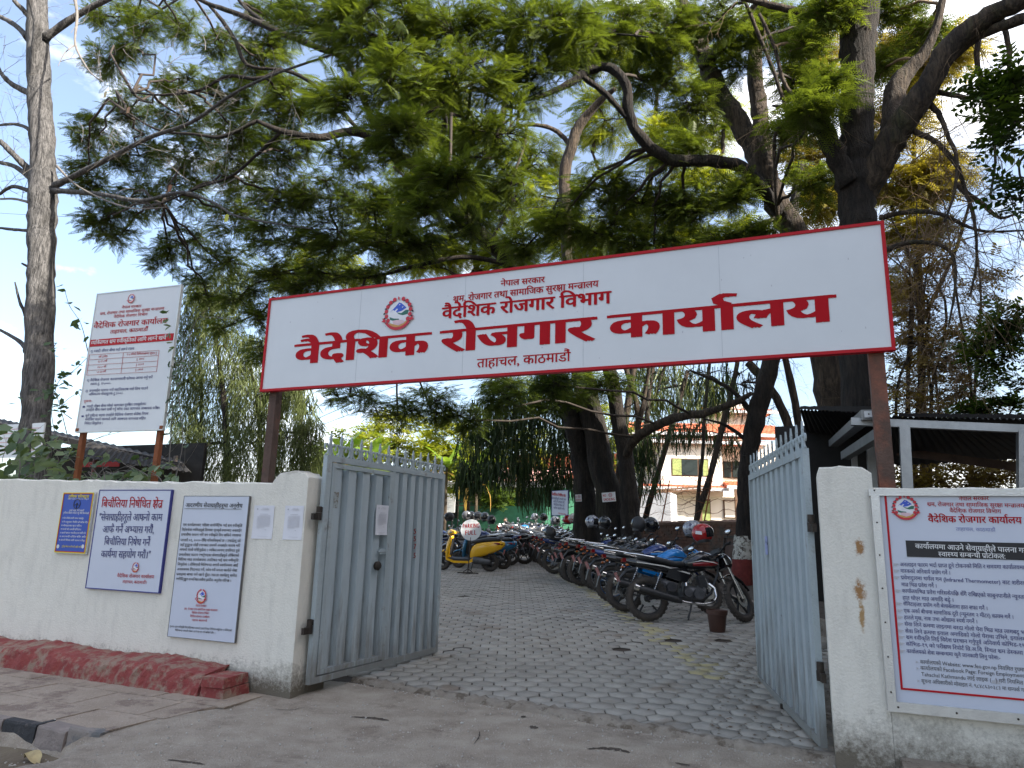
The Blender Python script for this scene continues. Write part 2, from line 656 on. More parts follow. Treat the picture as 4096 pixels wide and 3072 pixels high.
# ------------------------------------------------------------ Devanagari lettering: glyph outlines from the built-in font, joined by hand
GL = {}
def raw_mesh(t, bold=0.0):
    c = bpy.data.curves.new('t', 'FONT')
    c.body = t
    c.size = 1
    c.resolution_u = 2
    c.offset = bold
    o = bpy.data.objects.new('t', c)
    me = o.to_mesh()
    me.calc_loop_triangles()
    V = [(v.co.x, v.co.y) for v in me.vertices]
    T = [tuple(t_.vertices) for t_ in me.loop_triangles]
    o.to_mesh_clear()
    bpy.data.objects.remove(o)
    bpy.data.curves.remove(c)
    return V, T
def width(t):
    c = bpy.data.curves.new('t', 'FONT')
    c.body = t
    o = link(bpy.data.objects.new('t', c))
    bpy.context.view_layer.update()
    w = o.dimensions.x
    bpy.data.objects.remove(o)
    bpy.data.curves.remove(c)
    return w
W0 = {}
def adv(ch):
    if ch not in W0:
        if ch == ' ':
            W0[ch] = .26
        else:
            if '_' not in W0:
                W0['_'] = width('कक')
            W0[ch] = width('क' + ch + 'क') - W0['_']
    return W0[ch]
def glyph(ch, bold=0):
    if ch not in GL:
        GL[ch] = raw_mesh(ch)
    return GL[ch]
def clipx(V, T, c):
    NV, NT = [], []
    for t in T:
        poly = [V[i] for i in t]
        out = []
        for i in range(3):
            a, b = poly[i], poly[(i + 1) % 3]
            if a[0] <= c: out.append(a)
            if (a[0] <= c) != (b[0] <= c):
                f = (c - a[0]) / (b[0] - a[0])
                out.append((c, a[1] + f * (b[1] - a[1])))
        if len(out) >= 3:
            k = len(NV)
            NV += out
            NT += [(k, k + i, k + i + 1) for i in range(1, len(out) - 1)]
    return NV, NT
def stroke(pts, w):
    V, T = [], []
    n = len(pts)
    for i, p in enumerate(pts):
        a, b = pts[max(0, i - 1)], pts[min(n - 1, i + 1)]
        dx, dy = b[0] - a[0], b[1] - a[1]
        l = math.hypot(dx, dy)
        V += [(p[0] - dy / l * w / 2, p[1] + dx / l * w / 2), (p[0] + dy / l * w / 2, p[1] - dx / l * w / 2)]
    for i in range(n - 1):
        T += [(2 * i, 2 * i + 1, 2 * i + 3), (2 * i, 2 * i + 3, 2 * i + 2)]
    return V, T
STEM = set('खगघचजझञणतथधनपबभमयलवशषस')
CONS = set(chr(c) for c in range(0x915, 0x93a))
VIR, NUK, RA = '्', '़', 'र'
KSSA = [[(.0, .6), (.72, .6)], [(.55, .6), (.55, .0)], [(.2, .6), (.12, .48), (.16, .38), (.27, .38), (.33, .47), (.27, .54)],
        [(.25, .39), (.12, .33), (.07, .22), (.12, .12), (.24, .09), (.33, .16), (.3, .26), (.22, .24)], [(.33, .2), (.44, .3), (.55, .32)], [(.22, .1), (.3, .02), (.36, -.08)]]
def shape(text, bold=0.012):
    # V: (x, y, layer); overlapping pieces lie on layers of their own
    V, T = [], []
    pen = 0.0
    sw = .075
    lay = [0]
    if bold > .04:
        sh = [(-bold, 0), (0, .006), (bold, 0)]
    elif bold > .02:
        sh = [(-bold, 0), (bold, 0), (-bold * .33, bold * .45), (bold * .33, -bold * .45)]
    elif bold > .009:
        sh = [(-bold * .8, 0), (bold * .8, 0)]
    else:
        sh = [(0, 0)]
    def put(g, dx, dy=0, s=1):
        for ax, ay in sh:
            lay[0] = (lay[0] + 1) % 9
            k = len(V)
            V.extend((x * s + dx + ax, y * s + dy + ay, lay[0]) for x, y in g[0])
            T.extend(tuple(i + k for i in t) for t in g[1])
    i, n = 0, len(text)
    while i < n:
        ch = text[i]
        if ch not in CONS:
            put(glyph(ch, bold) if ch != ' ' else ([], []), pen)
            pen += adv(ch)
            i += 1
            continue
        cl = [ch]
        i += 1
        while i < n and text[i] == NUK:
            i += 1
        while i + 1 < n and text[i] == VIR and text[i + 1] in CONS:
            cl.append(text[i + 1])
            i += 2
        dead = i < n and text[i] == VIR
        if dead: i += 1
        marks = []
        while i < n and (0x93e <= ord(text[i]) <= 0x94c or text[i] in 'ंँः'):
            marks.append(text[i])
            i += 1
        if len(cl) >= 2 and cl[:2] == ['क', 'ष']:
            if 'ि' in marks:
                put(glyph('ि', bold), pen)
                pen += adv('ि')
                marks.remove('ि')
            for st in KSSA:
                put(stroke(st, sw), pen)
            pen += .68
            for mk in marks:
                put(glyph(mk, bold), pen)
                pen += adv(mk)
            continue
        reph = len(cl) > 1 and cl[0] == RA
        if reph: cl = cl[1:]
        if 'ि' in marks:
            put(glyph('ि', bold), pen)
            pen += adv('ि')
            marks.remove('ि')
        j = 0
        while j < len(cl):
            c = cl[j]
            last = j == len(cl) - 1
            rakar = j + 1 < len(cl) and cl[j + 1] == RA
            if rakar:
                put(glyph(c, bold), pen)
                a = adv(c)
                if c in STEM or c in 'कफ':
                    x0 = a - .12 if c in STEM else a * .52
                    put(stroke([(x0, .26), (x0 - .13, .12), (x0 - .27, .02)], sw), pen)
                else:
                    put(stroke([(a * .25, -.2), (a * .5, -.08), (a * .75, -.2)], sw * .9), pen)
                pen += a
                j += 2
                continue
            if last:
                put(glyph(c, bold), pen)
                pen += adv(c)
            elif c in STEM:
                w = adv(c) - .19
                put(clipx(*glyph(c, bold), w), pen)
                pen += w - .0
            elif c in 'कफ':
                w = adv(c) - .1
                put(clipx(*glyph(c, bold), w), pen)
                pen += w
            else:
                put(glyph(c, bold), pen)
                put(glyph(cl[j + 1], bold), pen + adv(c) * .28, -.34, .55)
                pen += adv(c)
                j += 2
                continue
            j += 1
        if dead:
            put(glyph(VIR, bold), pen)
        for mk in marks:
            put(glyph(mk, bold), pen)
            pen += adv(mk)
        if reph:
            x = pen - .12
            put(stroke([(x, .62), (x - .12, .70), (x - .14, .80), (x - .05, .87), (x + .09, .84)], sw), 0)
    return V, T, pen
class Sign:
    """flat board: root matrix with local x to the right, z up, -y towards the street"""
    def __init__(s, name, label, cat, bl, br, top_px, group=None, Y=None, plane=None, thick=.02):
        s.o = Vector(bl)
        s.u = (Vector(br) - s.o)
        s.u.z = 0
        s.w = s.u.length
        s.u.normalize()
        s.n = s.u.cross(Vector((0, 0, 1)))
        ymat = -s.n
        M = Matrix((s.u, ymat, Vector((0, 0, 1)))).transposed().to_4x4()
        M.translation = s.o
        s.root = thing(name, label, cat, mtx=M, group=group)
        s.y = 0.0
        s.h = s.loc(*top_px)[1] if top_px is not None else 0
    def loc(s, px, py, y=0):
        d = ray(px, py)
        o = s.o + s.n * (-y)
        t = (o - CAM).dot(s.n) / d.dot(s.n)
        p = CAM + d * t - s.o
        return p.dot(s.u), p.z
    def panel(s, name, x0, z0, x1, z1, y0, y1, m, **k):
        b = MB().box(((x0 + x1) / 2, (y0 + y1) / 2, (z0 + z1) / 2), (x1 - x0, abs(y1 - y0), z1 - z0))
        return part(name, b, m, s.root, **k)
    def edge(s, name, w, y0, y1, m, x0=0, z0=0, x1=None, z1=None):
        x1 = s.w if x1 is None else x1
        z1 = s.h if z1 is None else z1
        b = MB()
        ym, yd = (y0 + y1) / 2, abs(y1 - y0)
        b.box(((x0 + x1) / 2, ym, z0 + w / 2), (x1 - x0, yd, w))
        b.box(((x0 + x1) / 2, ym, z1 - w / 2), (x1 - x0, yd, w))
        b.box((x0 + w / 2, ym, (z0 + z1) / 2), (w, yd, z1 - z0 - 2 * w))
        b.box((x1 - w / 2, ym, (z0 + z1) / 2), (w, yd, z1 - z0 - 2 * w))
        return part(name, b, m, s.root)
    def lines(s, rows, m, name='lettering', y=-.013, bold=.012, crop=(0, 0, 1), parent=None, kind='stuff'):
        """rows: (text, left baseline px, right baseline px or None, letter height px)"""
        b = MB()
        ox, oy, k = crop
        for r in rows:
            text, (ax, ay), e, hp = r[:4]
            bb = r[4] if len(r) > 4 else bold
            ax, ay = ax * k + ox, ay * k + oy
            x0, z0 = s.loc(ax, ay, y)
            h = s.loc(ax, ay - hp * k, y)[1] - z0
            V, T, pen = shape(text, bb)
            hs = h / .622
            sl = 0
            if e is not None:
                x1, z1 = s.loc(e[0] * k + ox, e[1] * k + oy, y)
                ws = (x1 - x0) / pen
                sl = (z1 - z0) / (x1 - x0)
                if len(r) > 5: sl = 0
            else:
                ws = hs * (r[5] if len(r) > 5 else 1)
            b.add([(x0 + vx * ws, y - .0002 * la, z0 + vz * hs + sl * vx * ws) for vx, vz, la in V], T)
        return part(name, b, m, parent or s.root, kind=kind)
    def emblem(s, px, py, rpx, y=-.013):
        x0, z0 = s.loc(px, py, y)
        R = s.loc(px, py - rpx, y)[1] - z0
        b = MB()
        lay = [y]
        def poly(pts, mi):
            lay[0] -= .00016
            n = len(pts)
            b.add([(x0 + p[0] * R, lay[0], z0 + p[1] * R) for p in pts], [tuple(range(n))], mi)
        circ = lambda cx, cy_, r, n=14, sy=1: [(cx + r * math.cos(2 * math.pi * k / n), cy_ + r * sy * math.sin(2 * math.pi * k / n)) for k in range(n)]
        poly(circ(0, -.05, .78, 24), 3)
        poly([(-.62, .05), (-.2, .42), (0, .64), (.18, .58), (.55, .26), (.22, .08), (-.1, .02), (-.4, .2)], 1)
        poly([(.0, .46), (.03, .53), (.1, .54), (.07, .47)], 3)
        poly([(-.28, .12), (-.14, .26), (-.04, .22), (-.2, .06)], 3)
        poly([(.22, .3), (.29, .38), (.32, .34), (.26, .27)], 3)
        poly([(-.15, .02), (.2, -.06), (.5, .12), (.72, .1), (.66, -.16), (.3, -.2), (.05, -.12)], 2)
        poly([(-.62, -.24), (-.3, -.36), (.05, -.4), (.08, -.46), (-.3, -.52), (-.56, -.42)], 2)
        poly([(-.4, -.5), (-.1, -.46), (.3, -.5), (.5, -.62), (.1, -.8), (-.3, -.72)], 6)
        poly([(-.62, -.62), (-.3, -.72), (.05, -.82), (.4, -.7), (.62, -.52), (.6, -.78), (.2, -.98), (-.2, -1.0), (-.6, -.84)], 4)
        for k in range(-6, 7):
            if k == 0: continue
            a = math.pi / 2 - k * .365
            cx, cz = .86 * math.cos(a), .86 * math.sin(a) + .04
            for t in (-.5, 0, .5):
                aa = a + t + math.pi * (0 if abs(k) > 2 else 1.0) * 0
                poly([(cx, cz), (cx + .24 * math.cos(aa), cz - .16 + .1 * math.sin(aa)), (cx + .12 * math.cos(aa), cz - .18)], 5)
            poly(circ(cx, cz, .135, 9), 0)
        poly([(-.06, .82), (-.06, 1.02), (.1, .93), (0, .92), (.1, .82)], 0)
        rib = []
        for k in range(13):
            a = math.pi * (1.18 + .64 * k / 12)
            rib.append((1.02 * math.cos(a), 1.0 * math.sin(a) - .12))
        for k in range(12, -1, -1):
            a = math.pi * (1.18 + .64 * k / 12)
            rib.append((.86 * math.cos(a), .82 * math.sin(a) - .12))
        for k in range(12):
            poly([rib[k], rib[k + 1], rib[24 - k], rib[25 - k]], 0)
        poly([(-.82, -.42), (-1.12, -.28), (-1.02, -.42), (-1.14, -.5), (-.86, -.6)], 0)
        poly([(.82, -.42), (1.12, -.28), (1.02, -.42), (1.14, -.5), (.86, -.6)], 0)
        return part('emblem', b, M_emb, s.root)

# ------------------------------------------------------------ ground, street apron, footpath
b = MB()
ys = [-30, -5, 2, 6, 8, 11, 16, 20, 25, 30, 38, 50, 120, 900]
for i, y in enumerate(ys):
    z = (gz(y) if y >= 6 else 0) - (.09 if y >= 6 else .2)
    b.v += [(-900, y, z), (900, y, z)]
for i in range(len(ys) - 1):
    b.f.append((2 * i, 2 * i + 1, 2 * i + 3, 2 * i + 2))
    b.m.append(0)
struct('ground', b, M_ground)
SA, SB = Vector((-4.5, 6.55, 0)), Vector((.35, 5.80, 0))
def silly(x):
    return SA.y + (x - SA.x) * (SB.y - SA.y) / (SB.x - SA.x)
def apz(x, y):
    z = 0.006 * math.sin(x * 2.1 + y) + .005 * math.sin(y * 5.3 - x * 3.1)
    g = min(1, max(0, (4.02 + .02 * math.sin(x * 9) - y) / .1))
    e = min(1, max(0, (-4.62 - .12 * (y - 3) + .05 * math.sin(y * 11) - x) / .22))
    z -= .21 * g * e
    z += .006 * math.sin(9 * x) * math.cos(8 * y)
    return z
b = MB()
nx, ny = 190, 70
for j in range(ny):
    for i in range(nx):
        x = -12 + 18 * i / (nx - 1)
        y = 1.2 + (min(YW + .3, 6.6) - 1.2) * j / (ny - 1)
        b.v.append((x, y, apz(x, y)))
for j in range(ny - 1):
    for i in range(nx - 1):
        a = j * nx + i
        b.f.append((a, a + 1, a + nx + 1, a + nx))
        b.m.append(0)
# tongue of apron between the gate pillars, up to the sill
k = len(b.v)
for i in range(41):
    x = -4.6 + 4.95 * i / 40
    b.v += [(x, YW + .3, apz(x, YW + .3) - .001), (x, silly(x) + .02, .001)]
for i in range(40):
    b.f.append((k + 2 * i, k + 2 * i + 2, k + 2 * i + 3, k + 2 * i + 1))
    b.m.append(0)
struct('road_apron', b, M_conc, 180)
# footpath with cracked slabs
b = MB()
xs = np.linspace(-12, -4.75, 26)
slabs = []
for i in range(9):
    for j in range(3):
        x0 = -12 + i * .82 + (j % 2) * .4
        slabs.append((x0, 4.08 + j * .5, x0 + .8, 4.08 + j * .5 + .49))
fp = struct('footpath', MB().prism([(-12, 4.04), (-5.0, 4.06), (-4.92, 4.2), (-4.8, 4.7), (-4.68, 5.4), (-4.7, YW), (-12, YW)], -.12, .012, plane='xy'), M_foot)
for x0, y0, x1, y1 in slabs:
    # slab edge follows the diagonal end of the footpath
    xr = -4.98 + (y1 - 3.96) * .2
    if x0 > xr - .15: continue
    x1 = min(x1, xr)
    j = lambda: rnd.uniform(-.03, .03)
    z = .017 + rnd.uniform(-.002, .002)
    m_ = MB()
    pts = [(x0 + j(), y0 + j() * .3), ((x0 + x1) / 2 + j(), y0 - .012 + j() * .3), (x1 - .012 + j(), y0 + j() * .3), (x1 - .012 + j(), y1 - .012), ((x0 + x1) / 2, y1 - .012 + j() * .3), (x0 + j(), y1 - .012)]
    m_.prism(pts, .004, z, plane='xy')
    part('slab', m_, M_foot, fp)
# kerb stones
kb = thing('kerb', 'row of kerb stones at the street edge, one painted black and the last tipped over', 'kerb', (-5.6, 3.95, -.15))
kcols = [mat('black_painted_stone', (.035, .035, .038), .85, 0, .3, 8, .6, 40, patch=(.13, .11, .1), pscale=5, ppos=(.52, .62)), mat('bare_kerb_stone', (.23, .19, .17), .9, 0, .2, 8, .6, 40), mat('grey_kerb_stone', (.15, .15, .15), .9, 0, .2, 8, .6, 40, patch=(.25, .22, .2), pscale=4)]
for i, (pa, pb, mm, tw) in enumerate([((-260, 2850), (-120, 2862), 1, 0), ((-118, 2862), (12, 2880), 1, 0), ((14, 2880), (146, 2902), 0, 0), ((150, 2903), (262, 2930), 1, .0), ((272, 2928), (402, 2936), 2, .035)]):
    A, B = PZ(*pa, .015), PZ(*pb, .015)
    d = (B - A).normalized()
    nn = Vector((-d.y, d.x, 0))
    m_ = MB()
    z0, z1 = -.22, .018
    ps = []
    for z, o_ in ((z0, .03), (z1 - .015, .008), (z1, .0)):
        for P_, e in ((A, .004), (B, -.004)):
            ps.append(P_ + d * e - nn * (o_ - .008) + Vector((0, 0, z - P_.z + (tw if P_ is A and z > 0 else 0))))
    for P_, e in ((A, .004), (B, -.004)):
        ps.append(P_ + d * e + nn * .16 + Vector((0, 0, z1 - P_.z - tw * .3)))
    for P_, e in ((A, .004), (B, -.004)):
        ps.append(P_ + d * e + nn * .16 + Vector((0, 0, z0 - P_.z)))
    m_.add(ps, [(0, 1, 3, 2), (2, 3, 5, 4), (4, 5, 7, 6), (6, 7, 9, 8), (0, 2, 4, 6, 8), (1, 9, 7, 5, 3)])
    part('kerb_stone', m_, kcols[mm], kb, world=True)
# gutter soil
b = MB()
b.prism([(-9, 1), (-4.55, 1), (-4.62, 3.2), (-4.8, 3.75), (-4.95, 4.0), (-9, 4.0)], -.2, -.165, plane='xy')
struct('gutter', b, M_dirt)
# sill strip under the gate line
b = MB()
n = 90
for i in range(n):
    x = -4.38 + 4.75 * i / (n - 1)
    y = silly(x)
    jz = .045 + rnd.uniform(-.014, .01) + (.01 if rnd.random() < .1 else 0)
    w = .14 + .05 * math.sin(x * 2.2) + rnd.uniform(-.02, .03)
    b.v += [(x, y - .02 + rnd.uniform(-.025, .02), -.02), (x, y + rnd.uniform(-.012, .02), jz - .018), (x, y + .035, jz), (x, y + w, jz - .004), (x, y + w + .05, .006)]
for i in range(n - 1):
    for k in range(4):
        a = i * 5 + k
        b.f.append((a, a + 5, a + 6, a + 1))
        b.m.append(0)
struct('threshold', b, M_sill, 180)

# ------------------------------------------------------------ courtyard of hexagonal pavers
b = MB()
ysq = [5.9, 6.5, 8, 11, 16, 20, 25, 30, 38, 45]
for y in ysq:
    b.v += [(-26, y, gz(y) - .018), (4.6, y, gz(y) - .018)]
for i in range(len(ysq) - 1):
    b.f.append((2 * i, 2 * i + 1, 2 * i + 3, 2 * i + 2))
    b.m.append(0)
court = struct('courtyard', b, M_dirt)
def pavermat(name, tint=None):
    m = mat(name, (.26, .24, .208), .88, 0, .1, 5, .35, 60, col2=(.36, .335, .295), patch=(.20, .155, .115), pscale=1.3, ppos=(.56, .70), obj=False, detail=8)
    nt = m.node_tree
    N, L = nt.nodes, nt.links
    bs = N['Principled BSDF']
    src = bs.inputs['Base Color'].links[0].from_socket
    a = N.new('ShaderNodeAttribute')
    a.attribute_name = 'tone'
    r = N.new('ShaderNodeMapRange')
    r.inputs[3].default_value = .90
    r.inputs[4].default_value = 1.10
    L.new(a.outputs['Fac'], r.inputs[0])
    mm = N.new('ShaderNodeMixRGB')
    mm.blend_type = 'MULTIPLY'
    mm.inputs[0].default_value = 1
    L.new(src, mm.inputs[1])
    L.new(r.outputs[0], mm.inputs[2])
    out = mm.outputs[0]
    if tint:
        g = N.new('ShaderNodeNewGeometry')
        n = N.new('ShaderNodeTexNoise')
        n.inputs['Scale'].default_value = 6
        n.inputs['Detail'].default_value = 8
        L.new(g.outputs['Position'], n.inputs[0])
        rr = N.new('ShaderNodeValToRGB')
        rr.color_ramp.elements[0].position, rr.color_ramp.elements[1].position = .42, .56
        L.new(n.outputs[0], rr.inputs[0])
        m2 = N.new('ShaderNodeMixRGB')
        m2.inputs[2].default_value = (*tint, 1)
        mu = N.new('ShaderNodeMath')
        mu.operation = 'MULTIPLY'
        mu.inputs[1].default_value = .6
        L.new(rr.outputs[0], mu.inputs[0])
        L.new(mu.outputs[0], m2.inputs[0])
        L.new(out, m2.inputs[1])
        out = m2.outputs[0]
    L.new(out, bs.inputs['Base Color'])
    return m
M_pav = pavermat('hexagonal_paver')
M_pavy = pavermat('paver_with_worn_yellow_line', (.42, .35, .13))
PR = .222 / math.sqrt(3)
hx = [(PR * math.sin(math.pi / 3 * k), PR * math.cos(math.pi / 3 * k)) for k in range(6)]
PV = [(x * .965, y * .965, 0) for x, y in hx] + [(x * .985, y * .985, -.005) for x, y in hx] + [(x * .985, y * .985, -.04) for x, y in hx]
PF = [(0, 5, 4, 3), (0, 3, 2, 1)] + [(k, (k + 1) % 6, (k + 1) % 6 + 6, k + 6) for k in range(6)] + [(k + 6, (k + 1) % 6 + 6, (k + 1) % 6 + 12, k + 12) for k in range(6)]
ang = R_(22)
ca, sa = math.cos(ang), math.sin(ang)
Y1, Y2 = PG(2790, 2650), PG(2330, 2350)
ldir = (Y2 - Y1).to_2d().normalized()
lnor = Vector((-ldir.y, ldir.x))
pav = []
for j in range(-10, 240):
    for i in range(-150, 60):
        u = (i + .5 * (j % 2)) * .222
        w = j * .222 * .8660254
        x, y = u * ca - w * sa - 1.5, u * sa + w * ca + 4.5
        if y > 42 or y < silly(x) + .14: continue
        if x > 3.2 or x < -24: continue
        c = RM.transposed() @ (Vector((x, y, gz(y))) - CAM)
        px, py = 2048 - FPX * c.x / c.z, 1536 + FPX * c.y / c.z
        if px < 1150 or px > 3450: continue
        if x > -.35 and y > 11.4: continue
        pav.append((math.hypot(x, y), x, y, px))
pav.sort()
holes = [PG(a, b_) for a, b_ in [(1880, 2855), (2115, 2675), (2080, 2665), (2430, 2690), (2235, 2722), (2350, 2830), (2700, 2560), (2880, 2545), (1900, 2695), (2480, 2600), (2125, 2475), (2900, 2560), (1930, 2368), (1845, 2385), (2200, 2470)]]
tones = [0.1, .3, .45, .55, .7, .9]
def paver_mesh(t, mm):
    X = np.zeros((1, 3, 4))
    X[0, :3, :3] = np.eye(3)
    return scatter('paver', PV, PF, X, mm, [t])
pm = [paver_mesh(t, M_pav) for t in tones]
pmy = [paver_mesh(t, M_pavy) for t in tones[:4]]
rest, resty, restf = [], [], []
cnt = 0
for d, x, y, px in pav:
    hole = any((Vector((x, y)) - h.to_2d()).length < .09 for h in holes)
    if (hole and rnd.random() < .6) or rnd.random() < .0015: continue
    dl = abs((Vector((x, y)) - Y1.to_2d()).dot(lnor))
    yel = dl < .15 and y > 8.2
    slope = (gz(y + .1) - gz(y - .1)) / .2
    tx, ty = rnd.gauss(0, .005), rnd.gauss(0, .005) + slope
    z = gz(y) + rnd.gauss(0, .0013)
    s = rnd.uniform(.935, .985)
    rz = ang + rnd.gauss(0, .02)
    if rnd.random() < .04:
        s *= .95
        z -= .006
    Mx = Matrix.Translation((x, y, z)) @ Matrix.Rotation(ty, 4, 'X') @ Matrix.Rotation(-tx, 4, 'Y') @ Matrix.Rotation(rz, 4, 'Z') @ Matrix.Scale(s, 4)
    if cnt < 296:
        o = link(bpy.data.objects.new('paver', rnd.choice(pmy if yel else pm)))
        o.matrix_world = Mx
        o.parent = court
        cnt += 1
    else:
        (resty if yel else (rest if y < 13 else restf)).append(Mx)
for lst, mm in ((rest, M_pav), (resty, M_pavy), (restf, M_pav)):
    X = np.array([np.array(a)[:3, :4] for a in lst])
    me = scatter('paver', PV[:12], PF[:2] if lst is restf else PF[:8], X, mm, nr.rand(len(X)))
    o = link(bpy.data.objects.new('far_pavers', me))
    o.parent = court
    o['kind'] = 'stuff'
print('PAVERS', len(pav))

# ------------------------------------------------------------ walls
def rough_wall(tops, y0, y1, zb, step=.12, amp=.012):
    """front/back wall with ragged top; tops: (x, z) polyline"""
    b = MB()
    xs = []
    x = tops[0][0]
    while x < tops[-1][0] - 1e-4:
        xs.append(x)
        x += step
    xs += [p[0] for p in tops]
    xs = sorted(set(round(v, 3) for v in xs))
    X, Z = [p[0] for p in tops], [p[1] for p in tops]
    for x in xs:
        z = float(np.interp(x, X, Z)) + rnd.uniform(-amp, amp)
        b.v += [(x, y0, zb), (x, y0, z - .012), (x, y0 + .02, z), (x, y1 - .02, z + rnd.uniform(-amp, amp)), (x, y1, z - .02), (x, y1, zb)]
    for i in range(len(xs) - 1):
        for k in range(5):
            a = i * 6 + k
            b.f.append((a, a + 6, a + 7, a + 1))
            b.m.append(0)
    b.f += [(0, 1, 2, 3, 4, 5), tuple(6 * (len(xs) - 1) + k for k in (5, 4, 3, 2, 1, 0))]
    b.m += [0, 0]
    return b
lw = thing('boundary_wall', 'white plastered wall left of the gate with notice boards and red plinth', 'wall', (-9, YW, 0))
b = rough_wall([(-16, 2.03), (-9, 2.02), (-7.4, 2.0), (-6.4, 1.975), (-4.86, 1.965), (-4.84, 1.99), (-4.78, 2.05), (-4.6, 2.075), (-4.47, 2.06), (-4.425, 2.02)], YW, YW + .24, -.05)
part('wall', b, M_wall, lw, world=True)
b = rough_wall([(-4.8, 2.03), (-4.6, 2.05), (-4.427, 2.0)], YW + .23, YW + .5, -.05, amp=.006)
part('pillar', b, M_wall, lw, world=True)
# plinth
b = MB()
n = 120
for i in range(n):
    x = -12 + (12 - 5.16) * i / (n - 1)
    f = (x + 12) / 6.8
    fy = 5.40 - .12 * f
    j = lambda a=.014: rnd.uniform(-a, a)
    zt = .225 + .018 * math.sin(x * 4) - .02 * f
    b.v += [(x + j(.015), fy - .03 + j(), -.02), (x, fy + j(), zt * .5 + j()), (x, fy + .02 + j(), zt - .04 + j(.012)), (x, fy + .05 + j(), zt + j(.01)), (x, YW + .01, zt + .045 + j(.01))]
for i in range(n - 1):
    for k in range(4):
        a = i * 5 + k
        b.f.append((a, a + 5, a + 6, a + 1))
        b.m.append(0)
b.f.append(tuple(5 * (n - 1) + k for k in (4, 3, 2, 1, 0)))
b.m.append(0)
part('plinth', b, M_red, lw, world=True)
for i, (x, y, z, w, h) in enumerate([(-5.0, 5.43, .15, .25, .085), (-5.0, 5.44, .055, .25, .09)]):
    m_ = MB().box((x, y, z), (w + .02 * i, .34, h), Matrix.Rotation(.06 - .05 * i, 3, 'Z'), taper=.95)
    part('brick', m_, M_red, lw, world=True)
rw = thing('boundary_wall', 'white plastered wall right of the gate carrying the health notice board', 'wall', (2, YW, 0))
b = rough_wall([(.113, 2.0), (.13, 2.045), (.25, 2.06), (.42, 2.05), (.47, 2.01)], YW, YW + .42, -.05, .05, .008)
part('pillar', b, M_wallR, rw, world=True)
b = rough_wall([(.472, 1.9), (8, 1.9)], YW, YW + .24, -.05)
part('wall', b, M_wallR, rw, world=True)
b = MB()
n = 40
for i in range(n):
    x = .5 + 5 * i / (n - 1)
    j = lambda a=.012: rnd.uniform(-a, a)
    b.v += [(x, 5.2 + j(), -.02), (x, 5.23 + j(), .11 + j()), (x, 5.28 + j(), .135 + j(.006)), (x, YW + .01, .15)]
for i in range(n - 1):
    for k in range(3):
        a = i * 4 + k
        b.f.append((a, a + 4, a + 5, a + 1))
        b.m.append(0)
b.f.append((3, 2, 1, 0))
b.m.append(0)
part('plinth', b, M_sill, rw, world=True)
# ------------------------------------------------------------ overhead name board
YS = 5.95
bl, br = PY(1045, 1563, YS), PY(3575, 1393, YS)
S = Sign('overhead_sign', 'long white overhead name board with red edge on two steel posts spanning the gateway', 'sign', bl, br, None)
S.h = PY(1070, 1200, YS).z - bl.z
S.panel('panel', 0, 0, S.w, S.h, -.0, .05, M_signw)
S.edge('red_frame', .026, -.012, .055, M_redp, x0=-.012, z0=-.012, x1=S.w + .012, z1=S.h + .012)
C = (1000, 850, 1.1754)
S.lines([('वैदेशिक रोजगार कार्यालय', (152, 517), (1985, 370), 67, .047)], M_tred, crop=C, y=-.004)
S.lines([('वैदेशिक रोजगार विभाग', (653, 362), (1228, 308), 37, .032)], M_tred, crop=C, y=-.004)
S.lines([('श्रम, रोजगार तथा सामाजिक सुरक्षा मन्त्रालय', (690, 305), (1186, 252), 19, .022), ('नेपाल सरकार', (853, 251), (1003, 237), 18, .022), ('ताहाचल, काठमाडौं', (772, 528), (1090, 505), 29, .018)], M_tred, crop=C, y=-.004)
S.emblem(1594, 1250, 62, y=-.004)
b = MB()
b.box((1.9, .075, S.h - .03), (3.6, .05, .05)).box((4.6, .075, .03), (2.8, .05, .05)).box((1.9, .075, .03), (3.6, .05, .05)).box((4.6, .075, S.h - .03), (2.8, .05, .05))
part('back_rail', b, M_rustd, S.root)
for x, w in ((.11, .095), (6.0, .11)):
    m_ = MB().box((x, .11, (S.h - 3.2 + .0) / 2 - .0), (w, w, S.h + 3.2))
    part('post', m_, M_rustd if x < 3 else mat('rust_streaked_post', (.10, .06, .045), .75, .2, .3, 5, .3, 50, patch=(.27, .10, .06), pscale=1.6, ppos=(.45, .6)), S.root)

b = MB()
for x in (1.21, 2.43, 3.64, 4.85):
    b.box((x, -.0004, S.h / 2), (.0035, .0012, S.h - .06))
part('seam', b, mat('sheet_seam', (.45, .47, .50), .6), S.root, kind='stuff')
b = MB()
for i in range(26):
    x, z = rnd.uniform(.1, 5.95), rnd.uniform(.06, S.h - .06)
    b.box((x, -.0006, z), (rnd.uniform(.004, .01), .001, rnd.uniform(.004, .02)))
part('specks', b, M_tgrey, S.root, kind='stuff')

